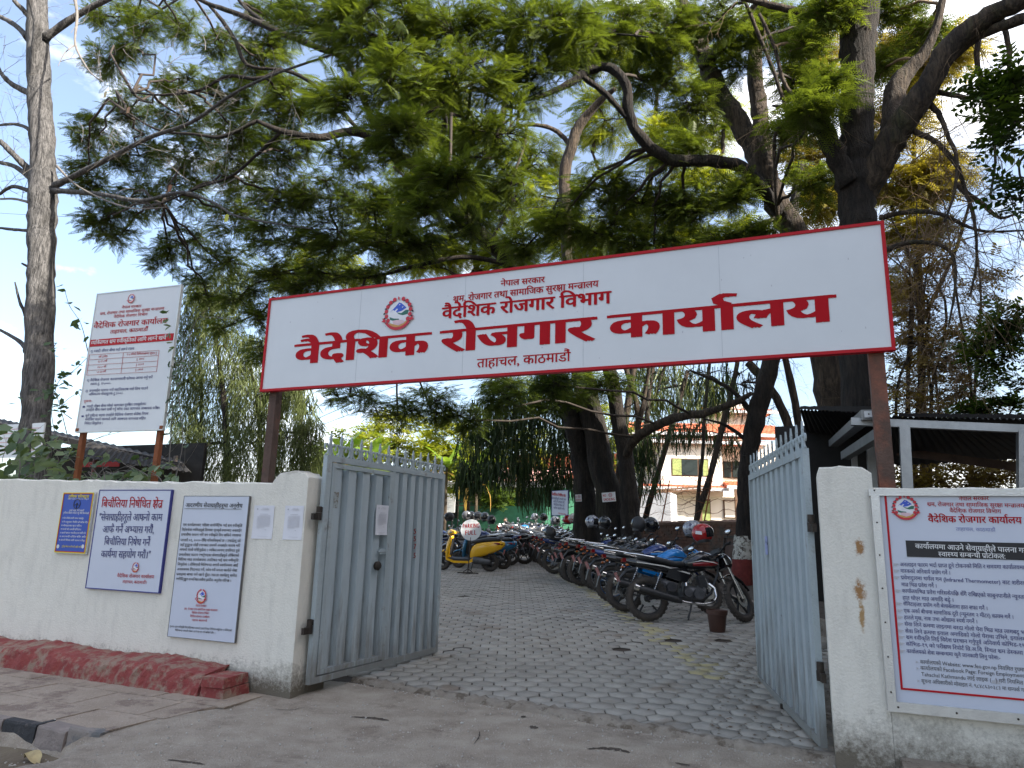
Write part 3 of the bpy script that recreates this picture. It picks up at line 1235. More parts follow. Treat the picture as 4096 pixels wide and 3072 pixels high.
# ------------------------------------------------------------ fee board on rusty posts
bl, br = PY(303, 1729, 6.2), None
dv = -ray(-6500, 1905)
dv.z = 0
dv.normalize()
def on_dir(o, u, px, py):
    n = u.cross(Vector((0, 0, 1)))
    d = ray(px, py)
    return CAM + d * ((o - CAM).dot(n) / d.dot(n))
br = on_dir(bl, dv, 649, 1725)
S = Sign('fee_board', 'tall white fee notice board with red band on two rusty posts above the wall', 'sign', bl, br, (371, 1176))
S.h = (S.loc(371, 1176)[1] + S.loc(713, 1143)[1]) / 2
S.panel('panel', 0, 0, S.w, S.h, 0, .03, M_signw)
S.edge('frame', .014, -.006, .036, M_alu, x0=-.006, z0=-.006, x1=S.w + .006, z1=S.h + .006)
C = (250, 1100, .42194)
xa, za = S.loc(250 + 228 * .42194, 1100 + 684 * .42194)
xb, zb = S.loc(250 + 234 * .42194, 1100 + 620 * .42194)
S.panel('band', .012, za, S.w - .012, zb, -.006, .0, M_redp)
S.emblem(250 + 655 * .42194, 1100 + 222 * .42194, 17, y=-.004)
S.lines([('नेपाल सरकार', (560, 318), (746, 305), 22), ('श्रम, रोजगार तथा सामाजिक सुरक्षा मन्त्रालय', (352, 380), (962, 328), 23), ('वैदेशिक रोजगार विभाग', (484, 408), (804, 383), 23),
         ('वैदेशिक रोजगार कार्यालय', (292, 507), (990, 456), 46, .02), ('ताहाचल, काठमाडौँ', (450, 556), (806, 530), 32, .016)], M_tred, crop=C, y=-.004)
S.lines([('व्यक्तिगत श्रम स्वीकृतिको लागि लाग्ने खर्च', (268, 660), (980, 610), 32, .02)], M_twht, crop=C, y=-.008)
S.lines([('१) म्यादी जीवन बीमा गर्दा लाग्ने रकम', (262, 736), (678, 708), 22), ('२) वैदेशिक रोजगार कल्याणकारी कोषमा जम्मा गर्नु पर्ने', (226, 1010), (852, 980), 21), ('रकम-रु. १५००/-', (262, 1045), (460, 1035), 20),
         ('३) अनलाईन फाराम भर्न सहजिकरण गर्दा लिन पाउने', (212, 1110), (808, 1085), 21), ('अधिकतम सेवाशुल्क-रु.३००/-', (246, 1142), (575, 1130), 21),
         ('म्यादी जीवन बीमा गरेको कागजात सुरक्षित राख्नुहोला।', (228, 1258), (792, 1232), 21), ('तपाईले बीमा रकम दाबी गर्नु परेमा उक्त कागजात आवश्यक पर्नेछ।', (222, 1290), (922, 1270), 21),
         ('कुनै दुर्घटना भएमा तपाईले वैदेशिक रोजगार बोर्डमा नियम', (214, 1345), (812, 1325), 21), ('बमोजिम पाउने रकमको लागि आवश्यक कागजात सहित', (212, 1380), (786, 1370), 21), ('निवेदन दिनुहोला ।', (206, 1418), (384, 1414), 20)], M_tblue, crop=C, y=-.004)
S.lines([('पुनश्च:-', (200, 1208), (282, 1203), 20), ('वर्ष (उमेर)', (340, 785), (426, 777), 17), ('२.५ वर्षको प्रिमियमजम्मा जुष्ठ। रु', (606, 762), (892, 748), 18), ('१८-३५ वर्ष', (332, 830), (420, 822), 17), ('रु. ३७०८', (700, 808), (776, 800), 17),
         ('३६-५० वर्ष', (328, 882), (412, 876), 17), ('रु. ४८३१', (694, 860), (772, 852), 17), ('५१-६४ वर्ष', (322, 930), (408, 922), 17), ('रु. ८७६३', (688, 908), (764, 900), 17)], M_tred, crop=C, y=-.004)
b = MB()
L_ = lambda x, y: S.loc(250 + x * .42194, 1100 + y * .42194)
for (ax, ay), (bx, by) in [((257, 758), (918, 714)), ((250, 805), (912, 763)), ((246, 855), (906, 815)), ((240, 905), (900, 866)), ((232, 950), (893, 916)), ((257, 758), (232, 950)), ((580, 736), (556, 934)), ((918, 714), (893, 916))]:
    p, q_ = L_(ax, ay), L_(bx, by)
    b.bar((p[0], -.004, p[1]), (q_[0], -.004, q_[1]), .002, .004, up=(0, -1, 0))
part('table_lines', b, M_tred, S.root)
for (x, y) in ((196, 1250), (184, 1340)):
    p = L_(x, y)
    b = MB().box((p[0] + .015, -.004, p[1]), (.035, .002, .022))
    part('pointing_hand', b, M_tblue, S.root)
for x in (.06, S.w - .09):
    m_ = MB().box((x, .065, (S.h * .9 - 1.1) / 2), (.06, .06, S.h * .9 + 1.1))
    part('post', m_, M_rust, S.root)
for x in (.02, S.w - .02):
    part('bracket', MB().box((x, -.0, .03), (.05, .02, .04)), M_rust, S.root)

# ------------------------------------------------------------ boards on the left wall
YB = YW - .03
def wallsign(name, label, cat, c_bl, c_br, c_tl, group=None):
    bl, br = PY(*c_bl, YB), PY(*c_br, YB)
    br.z = bl.z
    S = Sign(name, label, cat, bl, br, c_tl, group)
    return S
S = wallsign('traffic_notice', 'small blue traffic commitment notice with yellow and red border on the wall', 'notice', (216, 2212), (344, 2212), (255, 1967))
S.panel('board', 0, 0, S.w, S.h, .0, .02, M_signw)
S.panel('blue_print', .012, .012, S.w - .012, S.h - .012, -.003, .0, M_blup)
S.edge('yellow_border', .010, -.0065, -.0032, M_tyel, .008, .008, S.w - .008, S.h - .008)
S.edge('red_border', .008, -.0065, -.0032, M_redp, .0185, .0185, S.w - .0185, S.h - .0185)
C = (200, 1900, .33156)
S.lines([('ट्राफिक प्रतिबद्धता', (222, 272), (468, 274), 28, .03), ('ट्राफिक नियम जानौं मानौं, सबैले मानौं', (140, 872), (372, 880), 20)], M_tyel, crop=C, y=-.005)
S.lines([('सवारी साधन चलाउँदा ध्यान दिनुपर्ने', (214, 296), (468, 298), 12), ('हाम्रो शहर, मेरो सवारी', (232, 438), (412, 440), 20), ('ट्राफिक नियम पालना गर्नु मेरो जिम्मेवारी', (160, 466), (468, 474), 20),
         ('म लेन नमिची सवारी साधन चलाउँछु।', (150, 528), (408, 534), 18), ('म लेन अनुशासन विपरित ओभरटेक गर्दिन।', (142, 574), (466, 582), 18), ('म मोबाइलमा कुरा गर्दिन।', (134, 618), (384, 624), 18), ('म मापसे गरेर सवारी हाँक्दिन।', (128, 662), (374, 668), 18),
         ('म सवारी साधन चलाउँदा हतार गर्दिन है।', (120, 706), (434, 712), 18), ('म जथाभावी पार्किङ गर्दिन सधैं।', (114, 750), (432, 756), 18), ('म सवारी नियम सधैं पालना गर्नेछु।', (106, 792), (424, 802), 18)], M_twht, crop=C, y=-.005)
b = MB()
p = S.loc(200 + 330 * .33156, 1900 + 350 * .33156)
R0 = .055
b.T = Matrix.Translation((p[0], -.004, p[1])) @ Matrix.Rotation(R_(90), 4, 'X')
b.lathe([(R0, 0), (R0, .003), (R0 * .86, .003), (R0 * .86, 0)], 24)
b.lathe([(R0 * .25, 0), (R0 * .25, .003), (0.0001, .003)], 12)
b.T = Matrix.Translation((p[0], -.005, p[1]))
for a in (200, 340, 270):
    b.bar((0, 0, 0), (R0 * .9 * math.cos(R_(a)), 0, R0 * .9 * math.sin(R_(a))), .003, .01, up=(0, -1, 0))
part('wheel_symbol', b, M_tblk, S.root)
b = MB()
for x in (100, 400):
    p = S.loc(200 + x * .33156, 1900 + 862 * .33156)
    b.T = Matrix.Translation((p[0], -.0045, p[1])) @ Matrix.Rotation(R_(90), 4, 'X')
    b.lathe([(.022, 0), (.022, .001), (.0001, .001)], 14)
part('round_logo', b, M_signw, S.root)

S = wallsign('no_middlemen_board', 'white board with blue edge and red heading on the left wall', 'sign', (342, 2352), (638, 2352), (391, 1960))
S.panel('board', 0, 0, S.w, S.h, -.0, .03, M_signw2)
S.edge('blue_edge', .010, -.004, .028, M_navy, -.003, -.003, S.w + .003, S.h + .003)
S.lines([('बिचौलिया निषेधित क्षेत्र', (614, 388), (1352, 398), 90, .014)], M_tred, crop=C, y=-.004)
S.lines([('"सेवाग्राहीहरूले आफ्नो काम', (584, 548), (1350, 552), 78, .012), ('आफै गर्ने अभ्यास गरौं,', (628, 694), (1252, 702), 78, .012), ('बिचौलिया निषेध गर्ने', (648, 842), (1200, 854), 78, .012), ('कार्यमा सहयोग गरौं।"', (610, 992), (1208, 1006), 78, .012)], M_tblue, crop=C, y=-.004)
S.lines([('वैदेशिक रोजगार कार्यालय', (806, 1232), (1252, 1248), 36, .012), ('ताहाचल, काठमाडौं।', (872, 1302), (1166, 1314), 32, .010)], M_tred, crop=C, y=-.004)
S.emblem(200 + 1037 * .33156, 1900 + 1110 * .33156, 19.5, y=-.004)

S = wallsign('request_board', 'narrow white request board with thin dark edge and dense black text on the wall', 'sign', (669.5, 2545), (941, 2545), (731, 1984))
S.panel('board', 0, 0, S.w, S.h, .0, .022, M_signw2)
S.edge('dark_edge', .004, -.003, .024, mat('grey_board_edge', (.12, .12, .12), .5), -.002, -.002, S.w + .002, S.h + .002)
C = (640, 1940, .40994)
T = ['यस कार्यालयबाट पहिला बायोमेट्रिक भई श्रम स्वीकृति', 'लिईसकेका व्यक्तिहरूले विश्वका जुनसुकै स्थानबाट अनलाईन', 'प्रणालीमा फाराम भरि श्रम स्वीकृति लिन सकिने व्यवस्था', 'जनवरी ०१, २०२० देखि गरिसकिएको छ । तपाईहरू जो', 'जहाँ हुनुहुन्छ सोही स्थानबाट समयमै अनलाईन फाराम भरि',
     'आफ्नो पालो पर्खिनुहोला । व्यक्ति स्वयम् उपस्थित हुने', 'प्रणालीबाट फाराम नभर्नुभएका सेवाग्राहीहरूले तोकिएको', 'मितिमा मात्र कार्यालयमा उपस्थित भई श्रम स्वीकृति', 'लिनुहोला । तोकिएको मितिभन्दा अगावै कार्यालयमा आई', 'अनावश्यक भिडभाड गर्ने, फोन गर्ने जस्ता कार्यले सेवा', 'प्रवाहमा बाधा पर्न जाने हुँदा त्यस्ता कार्यहरू समेत', 'नगरिदिनुहुन सम्बन्धित सबैमा हार्दिक अनुरोध गरिन्छ ।']
rows = [('आदरणीय सेवाग्राहीहरूमा अनुरोध', (246, 214), (802, 222), 36, .014)]
Ls = [(222, 398, 800, 408), (210, 446, 796, 456), (204, 494, 790, 503), (198, 548, 786, 556), (192, 594, 780, 604), (188, 640, 774, 652), (182, 690, 770, 700), (176, 736, 764, 748), (170, 784, 758, 796), (164, 832, 752, 846), (158, 880, 748, 896), (154, 926, 694, 946)]
for t, l in zip(T, Ls):
    rows.append((t, (l[0], l[1]), (l[2], l[3]), 22, .016))
rows += [('पुनश्च: श्रम स्वीकृति लिएपछि मात्र आफ्नो हवाई टिकट निश्चित गर्नुहोला । तोकिएको', (94, 1386), (700, 1428), 16), ('मितिभन्दा अगाडी टोकन सार्न वा थप गर्न सकिने छैन ।', (146, 1424), (538, 1452), 16)]
S.lines(rows, M_tblk, crop=C, y=-.004)
S.lines([('नेपाल सरकार', (346, 1186), (452, 1190), 18), ('श्रम, रोजगार तथा सामाजिक सुरक्षा मन्त्रालय', (234, 1216), (560, 1232), 18), ('वैदेशिक रोजगार विभाग', (308, 1254), (478, 1262), 18), ('वैदेशिक रोजगार कार्यालय', (292, 1288), (482, 1298), 18), ('ताहाचल, काठमाण्डौ', (310, 1326), (458, 1334), 18)], M_tred, crop=C, y=-.004)
S.emblem(640 + 408 * .40994, 1940 + 1082 * .40994, 28, y=-.004)
b = MB()
p, q_ = S.loc(640 + 242 * .41, 1940 + 228 * .41), S.loc(640 + 798 * .41, 1940 + 232 * .41)
b.bar((p[0], -.004, p[1]), (q_[0], -.004, p[1]), .002, .006, up=(0, -1, 0))
part('underline', b, M_tblk, S.root)

# sheets of paper
def sheet_of_paper(label, bl, w, h, mtx=None, curl=.02, group='printed notices'):
    root = thing('paper_notice', label, 'paper', mtx=mtx if mtx is not None else Matrix.Translation(bl), group=group)
    b = MB()
    nx, nz = 7, 9
    for j in range(nz):
        for i in range(nx):
            u, v = i / (nx - 1), j / (nz - 1)
            y = -.003 - curl * max(0, v - .75) * abs(u - .4) * 1.2 - curl * .6 * max(0, .15 - v) * 3 * (1 - u) - .002 * math.sin(u * 9 + v * 7)
            b.v.append((u * w, y, v * h))
    for j in range(nz - 1):
        for i in range(nx - 1):
            a = j * nx + i
            b.f.append((a, a + 1, a + nx + 1, a + nx))
            b.m.append(0)
    part('sheet', b, M_paper, root, 180)
    b = MB()
    def seg(u0, u1, v, t=.0022):
        b.box(((u0 + u1) / 2 * w, -.008, v * h), ((u1 - u0) * w, .001, t))
    b.T = Matrix.Translation((.18 * w, -.008, .89 * h)) @ Matrix.Rotation(R_(90), 4, 'X')
    b.lathe([(.008, 0), (.008, .001), (.0001, .001)], 10)
    b.T = None
    for k in range(4):
        seg(.42 - .03 * k, .7 + .02 * k, .93 - .02 * k, .0016)
    seg(.32, .72, .74, .0035)
    for k in range(14):
        seg(.2 if k else .28, .84 if k < 13 else .6, .70 - .027 * k, .0022)
    seg(.62, .7, .27, .004)
    seg(.3, .8, .08, .0018)
    part('printed_text', b, M_tgrey, root)
    return root
for (x, w, lab) in ((-5.045, .25, 'white printed paper curling at its lower edge, nearer the request board'), (-4.665, .222, 'white printed paper on the wall edge next to the gate hinge')):
    sheet_of_paper(lab, Vector((x, YW - .001, 1.413)), w, .322)

# ------------------------------------------------------------ health notice board on the right wall
bl = PY(3552, 2842, YW - .05)
br = bl + Vector((2.75, 0, 0))
S = Sign('health_notice_board', 'large framed health protocol board on the wall right of the gate', 'sign', bl, br, None)
S.h = PY(3492, 1962, YW - .05).z - bl.z
fw = .062
S.panel('banner', fw * .8, fw * .8, S.w - fw * .8, S.h - fw * .5, -.0, .03, M_signw2)
for nm, a in (('frame_rail', (0, 0, S.w, fw)), ('frame_rail', (-.01, S.h - fw * .6, S.w, S.h + .01)), ('frame_stile', (0, fw, fw * .85, S.h - fw * .6)), ('frame_stile', (S.w - fw * .85, fw, S.w, S.h - fw * .6))):
    S.panel(nm, a[0], a[1], a[2], a[3], -.022, .045, M_alu)
b = MB()
for i in range(9):
    b.sphere((.06 + i * .33, -.024, fw / 2), .007, 8, 4)
for i in range(7):
    b.sphere((fw * .4, -.024, .12 + i * .22), .006, 8, 4)
part('screw', b, M_hinge, S.root, 180)
S.edge('red_border', .011, -.005, -.001, M_redp, fw + .028, .15, S.w - fw - .04, S.h + .3)
for o in list(S.root.children):
    if o.name.startswith('red_border'):
        bpy.data.objects.remove(o)
b = MB()
b.box(((fw + .03), -.003, (S.h - fw * .6 + .15) / 2), (.013, .004, S.h - fw * .6 - .15))
b.box((S.w - fw - .03, -.003, (S.h - fw * .6 + .15) / 2), (.013, .004, S.h - fw * .6 - .15))
b.box((S.w / 2, -.003, .145), (S.w - 2 * fw - .047, .004, .012))
part('red_border', b, M_redp, S.root)
C = (3400, 1900, .6026)
S.emblem(3400 + 365 * .6026, 1900 + 213 * .6026, 46, y=-.004)
S.lines([('नेपाल सरकार', (724, 170), (922, 166), 24), ('श्रम, रोजगार तथा सामाजिक सुरक्षा मन्त्रालय', (512, 206), (1158, 216), 24), ('वैदेशिक रोजगार विभाग', (662, 248), (1004, 254), 24), ('वैदेशिक रोजगार कार्यालय', (520, 312), (1142, 322), 40, .022)], M_tred, crop=C, y=-.004)
S.lines([('ताहाचल, काठमाडौं', (704, 370), (966, 376), 22, .008)], mat('faded_blue_print', (.2, .23, .45), .5), crop=C, y=-.004)
xa, za = S.loc(3400 + 378 * .6026, 1900 + 542 * .6026)
xb, zb = S.loc(3400 + 370 * .6026, 1900 + 434 * .6026)
S.panel('black_band', xa, za, xa + 1.55, zb, -.004, -.0005, M_blk)
S.lines([('कार्यालयमा आउने सेवाग्राहीले पालना गर्नुपर्ने', (434, 486), (1245, 520), 30, .018), ('स्वास्थ्य सम्बन्धी प्रोटोकल:', (588, 540), (1034, 556), 30, .018)], M_twht, crop=C, y=-.0055)
HL = ['अनलाइन फारम भर्दा प्राप्त हुने टोकनको मिति र समयमा कार्यालयमा सेवा लिन आउने ।', 'मास्कको अनिवार्य प्रयोग गर्ने ।', 'प्रवेशद्वारमा थर्मल गन (Infrared Thermometer) बाट शरीरको तापक्रम', 'मात्र भित्र प्रवेश गर्ने ।', 'कार्यालयभित्र प्रवेश गरिसकेपछि सँगै राखिएको साबुनपानीले न्यूनतम २० सेकेण्ड', 'हात धोएर मात्र अगाडि बढ्ने ।', 'सेनिटाइजर प्रयोग गरी बेलाबेलामा हात सफा गर्ने ।', 'एक अर्का बीचमा सामाजिक दूरी (न्यूनतम २ मीटर) कायम गर्ने ।', 'हातले मुख, नाक तथा आँखामा स्पर्श नगर्ने ।', 'सेवा लिने क्रममा लाइनमा बस्दा गोलो घेरा भित्र मात्र लामबद्ध भएर उभिने', 'सेवा लिने क्रममा झ्याल अगाडिको गोलो घेरामा उभिने, झ्यालमा नटाँसिने', 'श्रम स्वीकृति लिई विदेश प्रस्थान गर्नुपूर्व अनिवार्य कोभिड-१९ को परीक्षण', 'कोभिड-१९ को परीक्षण रिपोर्ट त्रि.अ.वि. स्थित श्रम डेस्कमा अनिवार्य', 'कार्यालयको सेवा सम्बन्धमा कुनै जानकारी लिनु परेमा:-']
# (left px, baseline px, right px at which the text is cut or ends, share of the text shown up to there)
HP = [(332, 606, 1400, 632), (336, 648, 668, 662), (338, 692, 1310, 738), (342, 738, 578, 748), (346, 780, 1330, 832), (350, 826, 690, 842), (354, 866, 916, 898), (358, 912, 1088, 956), (360, 956, 848, 986), (362, 1000, 1290, 1068), (366, 1046, 1300, 1110), (372, 1088, 1330, 1156), (372, 1132, 1280, 1204), (376, 1180, 1000, 1226)]
S.lines([(t, (a, b_), (c, d), 23, .011) for t, (a, b_, c, d) in zip(HL, HP)], M_tblue, crop=C, y=-.004)
S.lines([('कार्यालयको Website: www.feo.gov.np नियमित रुपमा', (466, 1252), (1160, 1306), 23), ('कार्यालयको Facebook Page: Foreign Employment Office', (468, 1292), (1260, 1352), 23), ('Tahachal Kathmandu लाई लाइक (   ) गरी नियमित', (474, 1334), (1150, 1392), 23), ('सूचना अधिकारीको मोबाइल नं. ९८४८६३०३८३ मा सम्पर्क गर्ने', (474, 1378), (1175, 1442), 22)], M_tblk, crop=C, y=-.004, bold=.008)
b = MB()
for i in (0, 1, 2, 4, 6, 7, 8, 9, 10, 11, 12, 13):
    x, y = HP[i][0] - 28, HP[i][1] - 12
    p = S.loc(3400 + x * .6026, 1900 + y * .6026)
    b.prism([(p[0] - .014, p[1] - .009), (p[0] + .004, p[1] - .009), (p[0] + .004, p[1] - .001), (p[0] + .016, p[1] + .002), (p[0] + .016, p[1] + .007), (p[0] - .014, p[1] + .009)], -.0045, -.002)
part('pointing_hand', b, M_tgrey, S.root)
b = MB()
for x, y in ((442, 1240), (446, 1282), (452, 1366)):
    p = S.loc(3400 + x * .6026, 1900 + y * .6026)
    b.prism([(p[0] - .006, p[1] - .008), (p[0] + .008, p[1]), (p[0] - .006, p[1] + .008), (p[0] - .002, p[1])], -.0045, -.002)
p = S.loc(3400 + 968 * .6026, 1900 + 1368 * .6026)
b.prism([(p[0] - .022, p[1] - .014), (p[0] - .01, p[1] - .014), (p[0] - .01, p[1] + .004), (p[0] - .022, p[1] + .004)], -.0045, -.002)
b.prism([(p[0] - .008, p[1] - .014), (p[0] + .02, p[1] - .014), (p[0] + .024, p[1] + .006), (p[0] + .006, p[1] + .006), (p[0] + .006, p[1] + .02), (p[0], p[1] + .02), (p[0] - .008, p[1] + .004)], -.0045, -.002)
part('thumb_symbol', b, M_tgrey, S.root)

# ------------------------------------------------------------ the two gate leaves
def gate_leaf(label, hb, far, ztop, nrib_a, nrib_b, flip=False, wicket=False, nsp=14):
    hb, far = Vector(hb), Vector(far)
    u = far - hb
    u.z = 0
    W = u.length
    u.normalize()
    n = u.cross(Vector((0, 0, 1)))
    if flip: n = -n      # n: out of the face seen from the street
    M = Matrix((u, -n, Vector((0, 0, 1)))).transposed().to_4x4()
    M.translation = hb
    root = thing('gate_leaf', label, 'gate', mtx=M, group='steel gate leaves')
    H = ztop
    fw_, th = .06, .05
    b = MB()
    b.box((W / 2, 0, fw_ / 2), (W, th, fw_)).box((W / 2, 0, H - fw_ / 2), (W, th, fw_))
    b.box((fw_ * .65, 0, H / 2), (fw_ * 1.3, th, H - 2 * fw_)).box((W - fw_ / 2, 0, H / 2), (fw_, th, H - 2 * fw_))
    xw = None
    if wicket:
        xw = W * .485
        b.box((xw + .05, 0, H / 2), (.05, th, H - 2 * fw_))
        part('frame', b, M_gate2, root)
        w0, w1 = fw_ * 1.3 + .012, xw + .02
        z0, z1 = fw_ + .012, H - fw_ - .012
        b = MB()
        ww = .045
        b.box(((w0 + w1) / 2, -.004, z0 + ww / 2), (w1 - w0, th, ww)).box(((w0 + w1) / 2, -.004, z1 - ww / 2), (w1 - w0, th, ww))
        b.box((w0 + ww / 2, -.004, (z0 + z1) / 2), (ww, th, z1 - z0 - 2 * ww)).box((w1 - ww / 2, -.004, (z0 + z1) / 2), (ww, th, z1 - z0 - 2 * ww))
        wd = part('wicket_door', b, M_gate2, root)
        segs = [(w0 + ww, w1 - ww, z0 + ww, z1 - ww, nrib_a, wd), (xw + .077, W - fw_, fw_, H - fw_, nrib_b, root)]
    else:
        part('frame', b, M_gate2, root)
        segs = [(fw_ * 1.3, W - fw_, fw_, H - fw_, nrib_a, root)]
    for x0, x1, z0, z1, nr_, par in segs:
        pitch = (x1 - x0) / nr_
        prof = []
        dp = .072
        for k in range(nr_):
            a = x0 + k * pitch
            prof += [(a, -.012), (a + pitch * .50, -.012), (a + pitch * .55, -.012 + dp), (a + pitch * .95, -.012 + dp), (a + pitch * .999, -.012)]
        b = MB()
        for x, y in prof:
            b.v += [(x, y, z0), (x, y, z1)]
        for k in range(len(prof) - 1):
            b.f.append((2 * k, 2 * k + 2, 2 * k + 3, 2 * k + 1))
            b.m.append(0)
        part('corrugated_panel', b, M_gate, par)
    # spikes with paired scrolls
    b = MB()
    b.prism([(-.016, 0), (.016, 0), (.016, .15), (.022, .155), (0, .225), (-.022, .155), (-.016, .15)], -.007, .007)
    sp = b.mesh('spike', [M_gate])
    b = MB()
    for sgn in (-1, 1):
        pts = []
        for k in range(15):
            t = k / 14
            a = -math.pi / 2 + sgn * 0 + t * math.pi * 1.75
            r = .045 * (1 - .45 * t)
            pts.append((sgn * (.066 - r * math.cos(a + math.pi * .0) * 1.0 - .012 * t), 0, .06 + r * math.sin(a) * 1.25 + .02 * t))
        b.tube(pts, .0105, 5)
        b.sphere((sgn * .03, 0, .1), .018, 8, 5)
    scm = b.mesh('scroll', [M_gate2], 60)
    for k in range(nsp):
        x = .06 + (W - .12) * k / (nsp - 1)
        o = link(bpy.data.objects.new('spike', sp))
        o.parent = root
        o.location = (x, 0, H)
        c = link(bpy.data.objects.new('scroll', scm))
        c.parent = o
    # hinges
    for z in (H * .245 - .0, H * .735):
        b = MB()
        b.lathe([(.03, -.07), (.03, .0)], 10, (-.035, -.0, z), cap=True)
        b.lathe([(.026, .003), (.026, .06)], 10, (-.035, 0, z), cap=True)
        b.box((-.005, 0, z + .03), (.06, .03, .05))
        b.box((-.085, 0, z - .04), (.08, .03, .06))
        part('hinge', b, M_hinge, root, 40)
    return root, W, H, M
hbL = PZ(1229, 2740, .10)
farL = PZ(1743, 2607, .10)
GLf, WL, HL_, ML = gate_leaf('open left gate leaf with wicket door and red stencilled numbers', hbL, farL, 2.245 - .10 - .0, 4, 6, wicket=True)
nrm = Vector((0, -1, 0))
def leafloc(M, px, py, y=0):
    Mi = M.inverted()
    o = Mi @ CAM
    d = Mi.to_3x3() @ ray(px, py)
    t = (y - o.y) / d.y
    p = o + d * t
    return p.x, p.z
# wicket lock, slide bolt, patches
b = MB()
x, z = leafloc(ML, 1200 + 443 * .6932, 1700 + 812 * .6932, -.04)
b.lathe([(.045, 0), (.05, -.03), (.03, -.05), (0.001, -.052)], 14, (x, -.03, z), 'y')
part('lock', b, M_hinge, GLf, 40)
x, z = leafloc(ML, 1200 + 472 * .6932, 1700 + 730 * .6932, -.04)
b = MB().box((x, -.04, z), (.10, .03, .055)).tube([(x - .09, -.055, z), (x + .09, -.055, z)], .008, 6)
part('bolt', b, M_gate2, GLf)
b = MB()
for ch, (cx, cyy) in zip('5575', ((665, 628), (664, 671), (664, 716), (663, 768))):
    V, T, pen = shape(ch, .05)
    x, z = leafloc(ML, 1200 + (cx - 9) * .6932, 1700 + cyy * .6932, -.0135)
    # stencilled on the flat of the rib
    b.add([(x + vx * .10, -.0135 - .0003 * la, z + vz * .088) for vx, vz, la in V], T)
part('stencil_number', b, mat('dark_red_stencil', (.22, .02, .015), .6), GLf)
b = MB()
x, z = leafloc(ML, 1200 + 207 * .6932, 1700 + 480 * .6932, -.02)
b.box((x, -.0135, z + .08), (.075, .002, .16))
part('old_label', b, mat('torn_label', (.20, .17, .13), .9, 0, .3, 30, patch=(.36, .40, .40), pscale=14, ppos=(.45, .55)), GLf)
x, z = leafloc(ML, 1200 + 432 * .6932, 1700 + 634 * .6932, -.05)
P_ = ML @ Matrix.Translation((x, -.045, z))
sheet_of_paper('white printed paper taped over the wicket door edge of the left gate leaf', None, .225, .32, mtx=P_)
hbR = PZ(3297, 2993, .06)
farR = PZ(3040, 2724, .06)
hbR2 = hbR + (farR - hbR).normalized() * -.0
GRf, WR, HR_, MR = gate_leaf('open right gate leaf of plain ribbed sheet with a torn sticker', hbR, farR, 2.235 - .06, 10, 0, flip=True, nsp=13)
x, z = leafloc(MR, 2900 + 190 * .857, 1650 + 620 * .857, -.02)
b = MB().box((x, -.0135, z), (.12, .002, .18))
part('torn_sticker', b, mat('faded_blue_sticker', (.32, .36, .6), .7, 0, .2, 20, patch=(.06, .07, .1), pscale=12), GRf)
# wooden stop under the right leaf
single('gate_stop', MB().tube([(farR.x + .25, farR.y - 1.2, .0), (farR.x + .25, farR.y - 1.2, .09)], .015, 8), M_hinge, 'short iron drop bolt under the right gate leaf', 'bolt', loc=(farR.x + .25, farR.y - 1.2, 0))
# ------------------------------------------------------------ trees
def barkmat(name, c0, c1, moss):
    m = mat(name, c0, .93, 0, .3, 7, 0, 16, col2=c1, stretch=(1, 1, .2), patch=moss, pscale=1.6, ppos=(.55, .72), obj=False, detail=9)
    nt = m.node_tree
    N, L = nt.nodes, nt.links
    g = N.new('ShaderNodeNewGeometry')
    mp_ = N.new('ShaderNodeMapping')
    mp_.inputs['Scale'].default_value = (1, 1, .16)
    L.new(g.outputs['Position'], mp_.inputs[0])
    h = []
    for sc_, w in ((26, 1.0), (70, .4)):
        n = N.new('ShaderNodeTexNoise')
        n.inputs['Scale'].default_value = sc_
        n.inputs['Detail'].default_value = 5
        n.inputs['Roughness'].default_value = .6
        L.new(mp_.outputs[0], n.inputs[0])
        q_ = N.new('ShaderNodeMath')
        q_.operation = 'MULTIPLY'
        q_.inputs[1].default_value = w
        L.new(n.outputs[0], q_.inputs[0])
        h.append(q_.outputs[0])
    a = N.new('ShaderNodeMath')
    L.new(h[0], a.inputs[0])
    L.new(h[1], a.inputs[1])
    bp = N.new('ShaderNodeBump')
    bp.inputs['Strength'].default_value = 1
    bp.inputs['Distance'].default_value = .09
    L.new(a.outputs[0], bp.inputs['Height'])
    L.new(bp.outputs[0], N['Principled BSDF'].inputs['Normal'])
    # cracks: the low parts are dark
    bs = N['Principled BSDF']
    src = bs.inputs['Base Color'].links[0].from_socket
    r = N.new('ShaderNodeMapRange')
    r.inputs[1].default_value, r.inputs[2].default_value = .55, .8
    r.inputs[3].default_value, r.inputs[4].default_value = .4, 1.25
    L.new(a.outputs[0], r.inputs[0])
    mm = N.new('ShaderNodeMixRGB')
    mm.blend_type = 'MULTIPLY'
    mm.inputs[0].default_value = 1
    L.new(src, mm.inputs[1])
    L.new(r.outputs[0], mm.inputs[2])
    L.new(mm.outputs[0], bs.inputs['Base Color'])
    return m
M_barkd = barkmat('dark_ridged_bark', (.006, .0045, .0035), (.036, .026, .019), (.04, .042, .016))
M_barkl = barkmat('grey_fissured_bark', (.045, .043, .042), (.155, .148, .145), (.09, .085, .075))
M_barkm = barkmat('mossy_brown_bark', (.016, .011, .008), (.105, .075, .05), (.055, .06, .02))
M_twig = mat('twig_bark', (.035, .026, .02), .9, 0, .3, 4, obj=False)
M_twigb = mat('dry_brown_twigs', (.22, .15, .09), .9, 0, .3, 4, obj=False)  # brown lightened to make up for sunlight missing from the thicket
M_twigg = mat('grey_twigs', (.16, .145, .13), .9, 0, .2, 4, obj=False)
M_lf_j = leafmat('feathery_leaf', (.030, .050, .012), (.125, .165, .032), .5, inst=True)
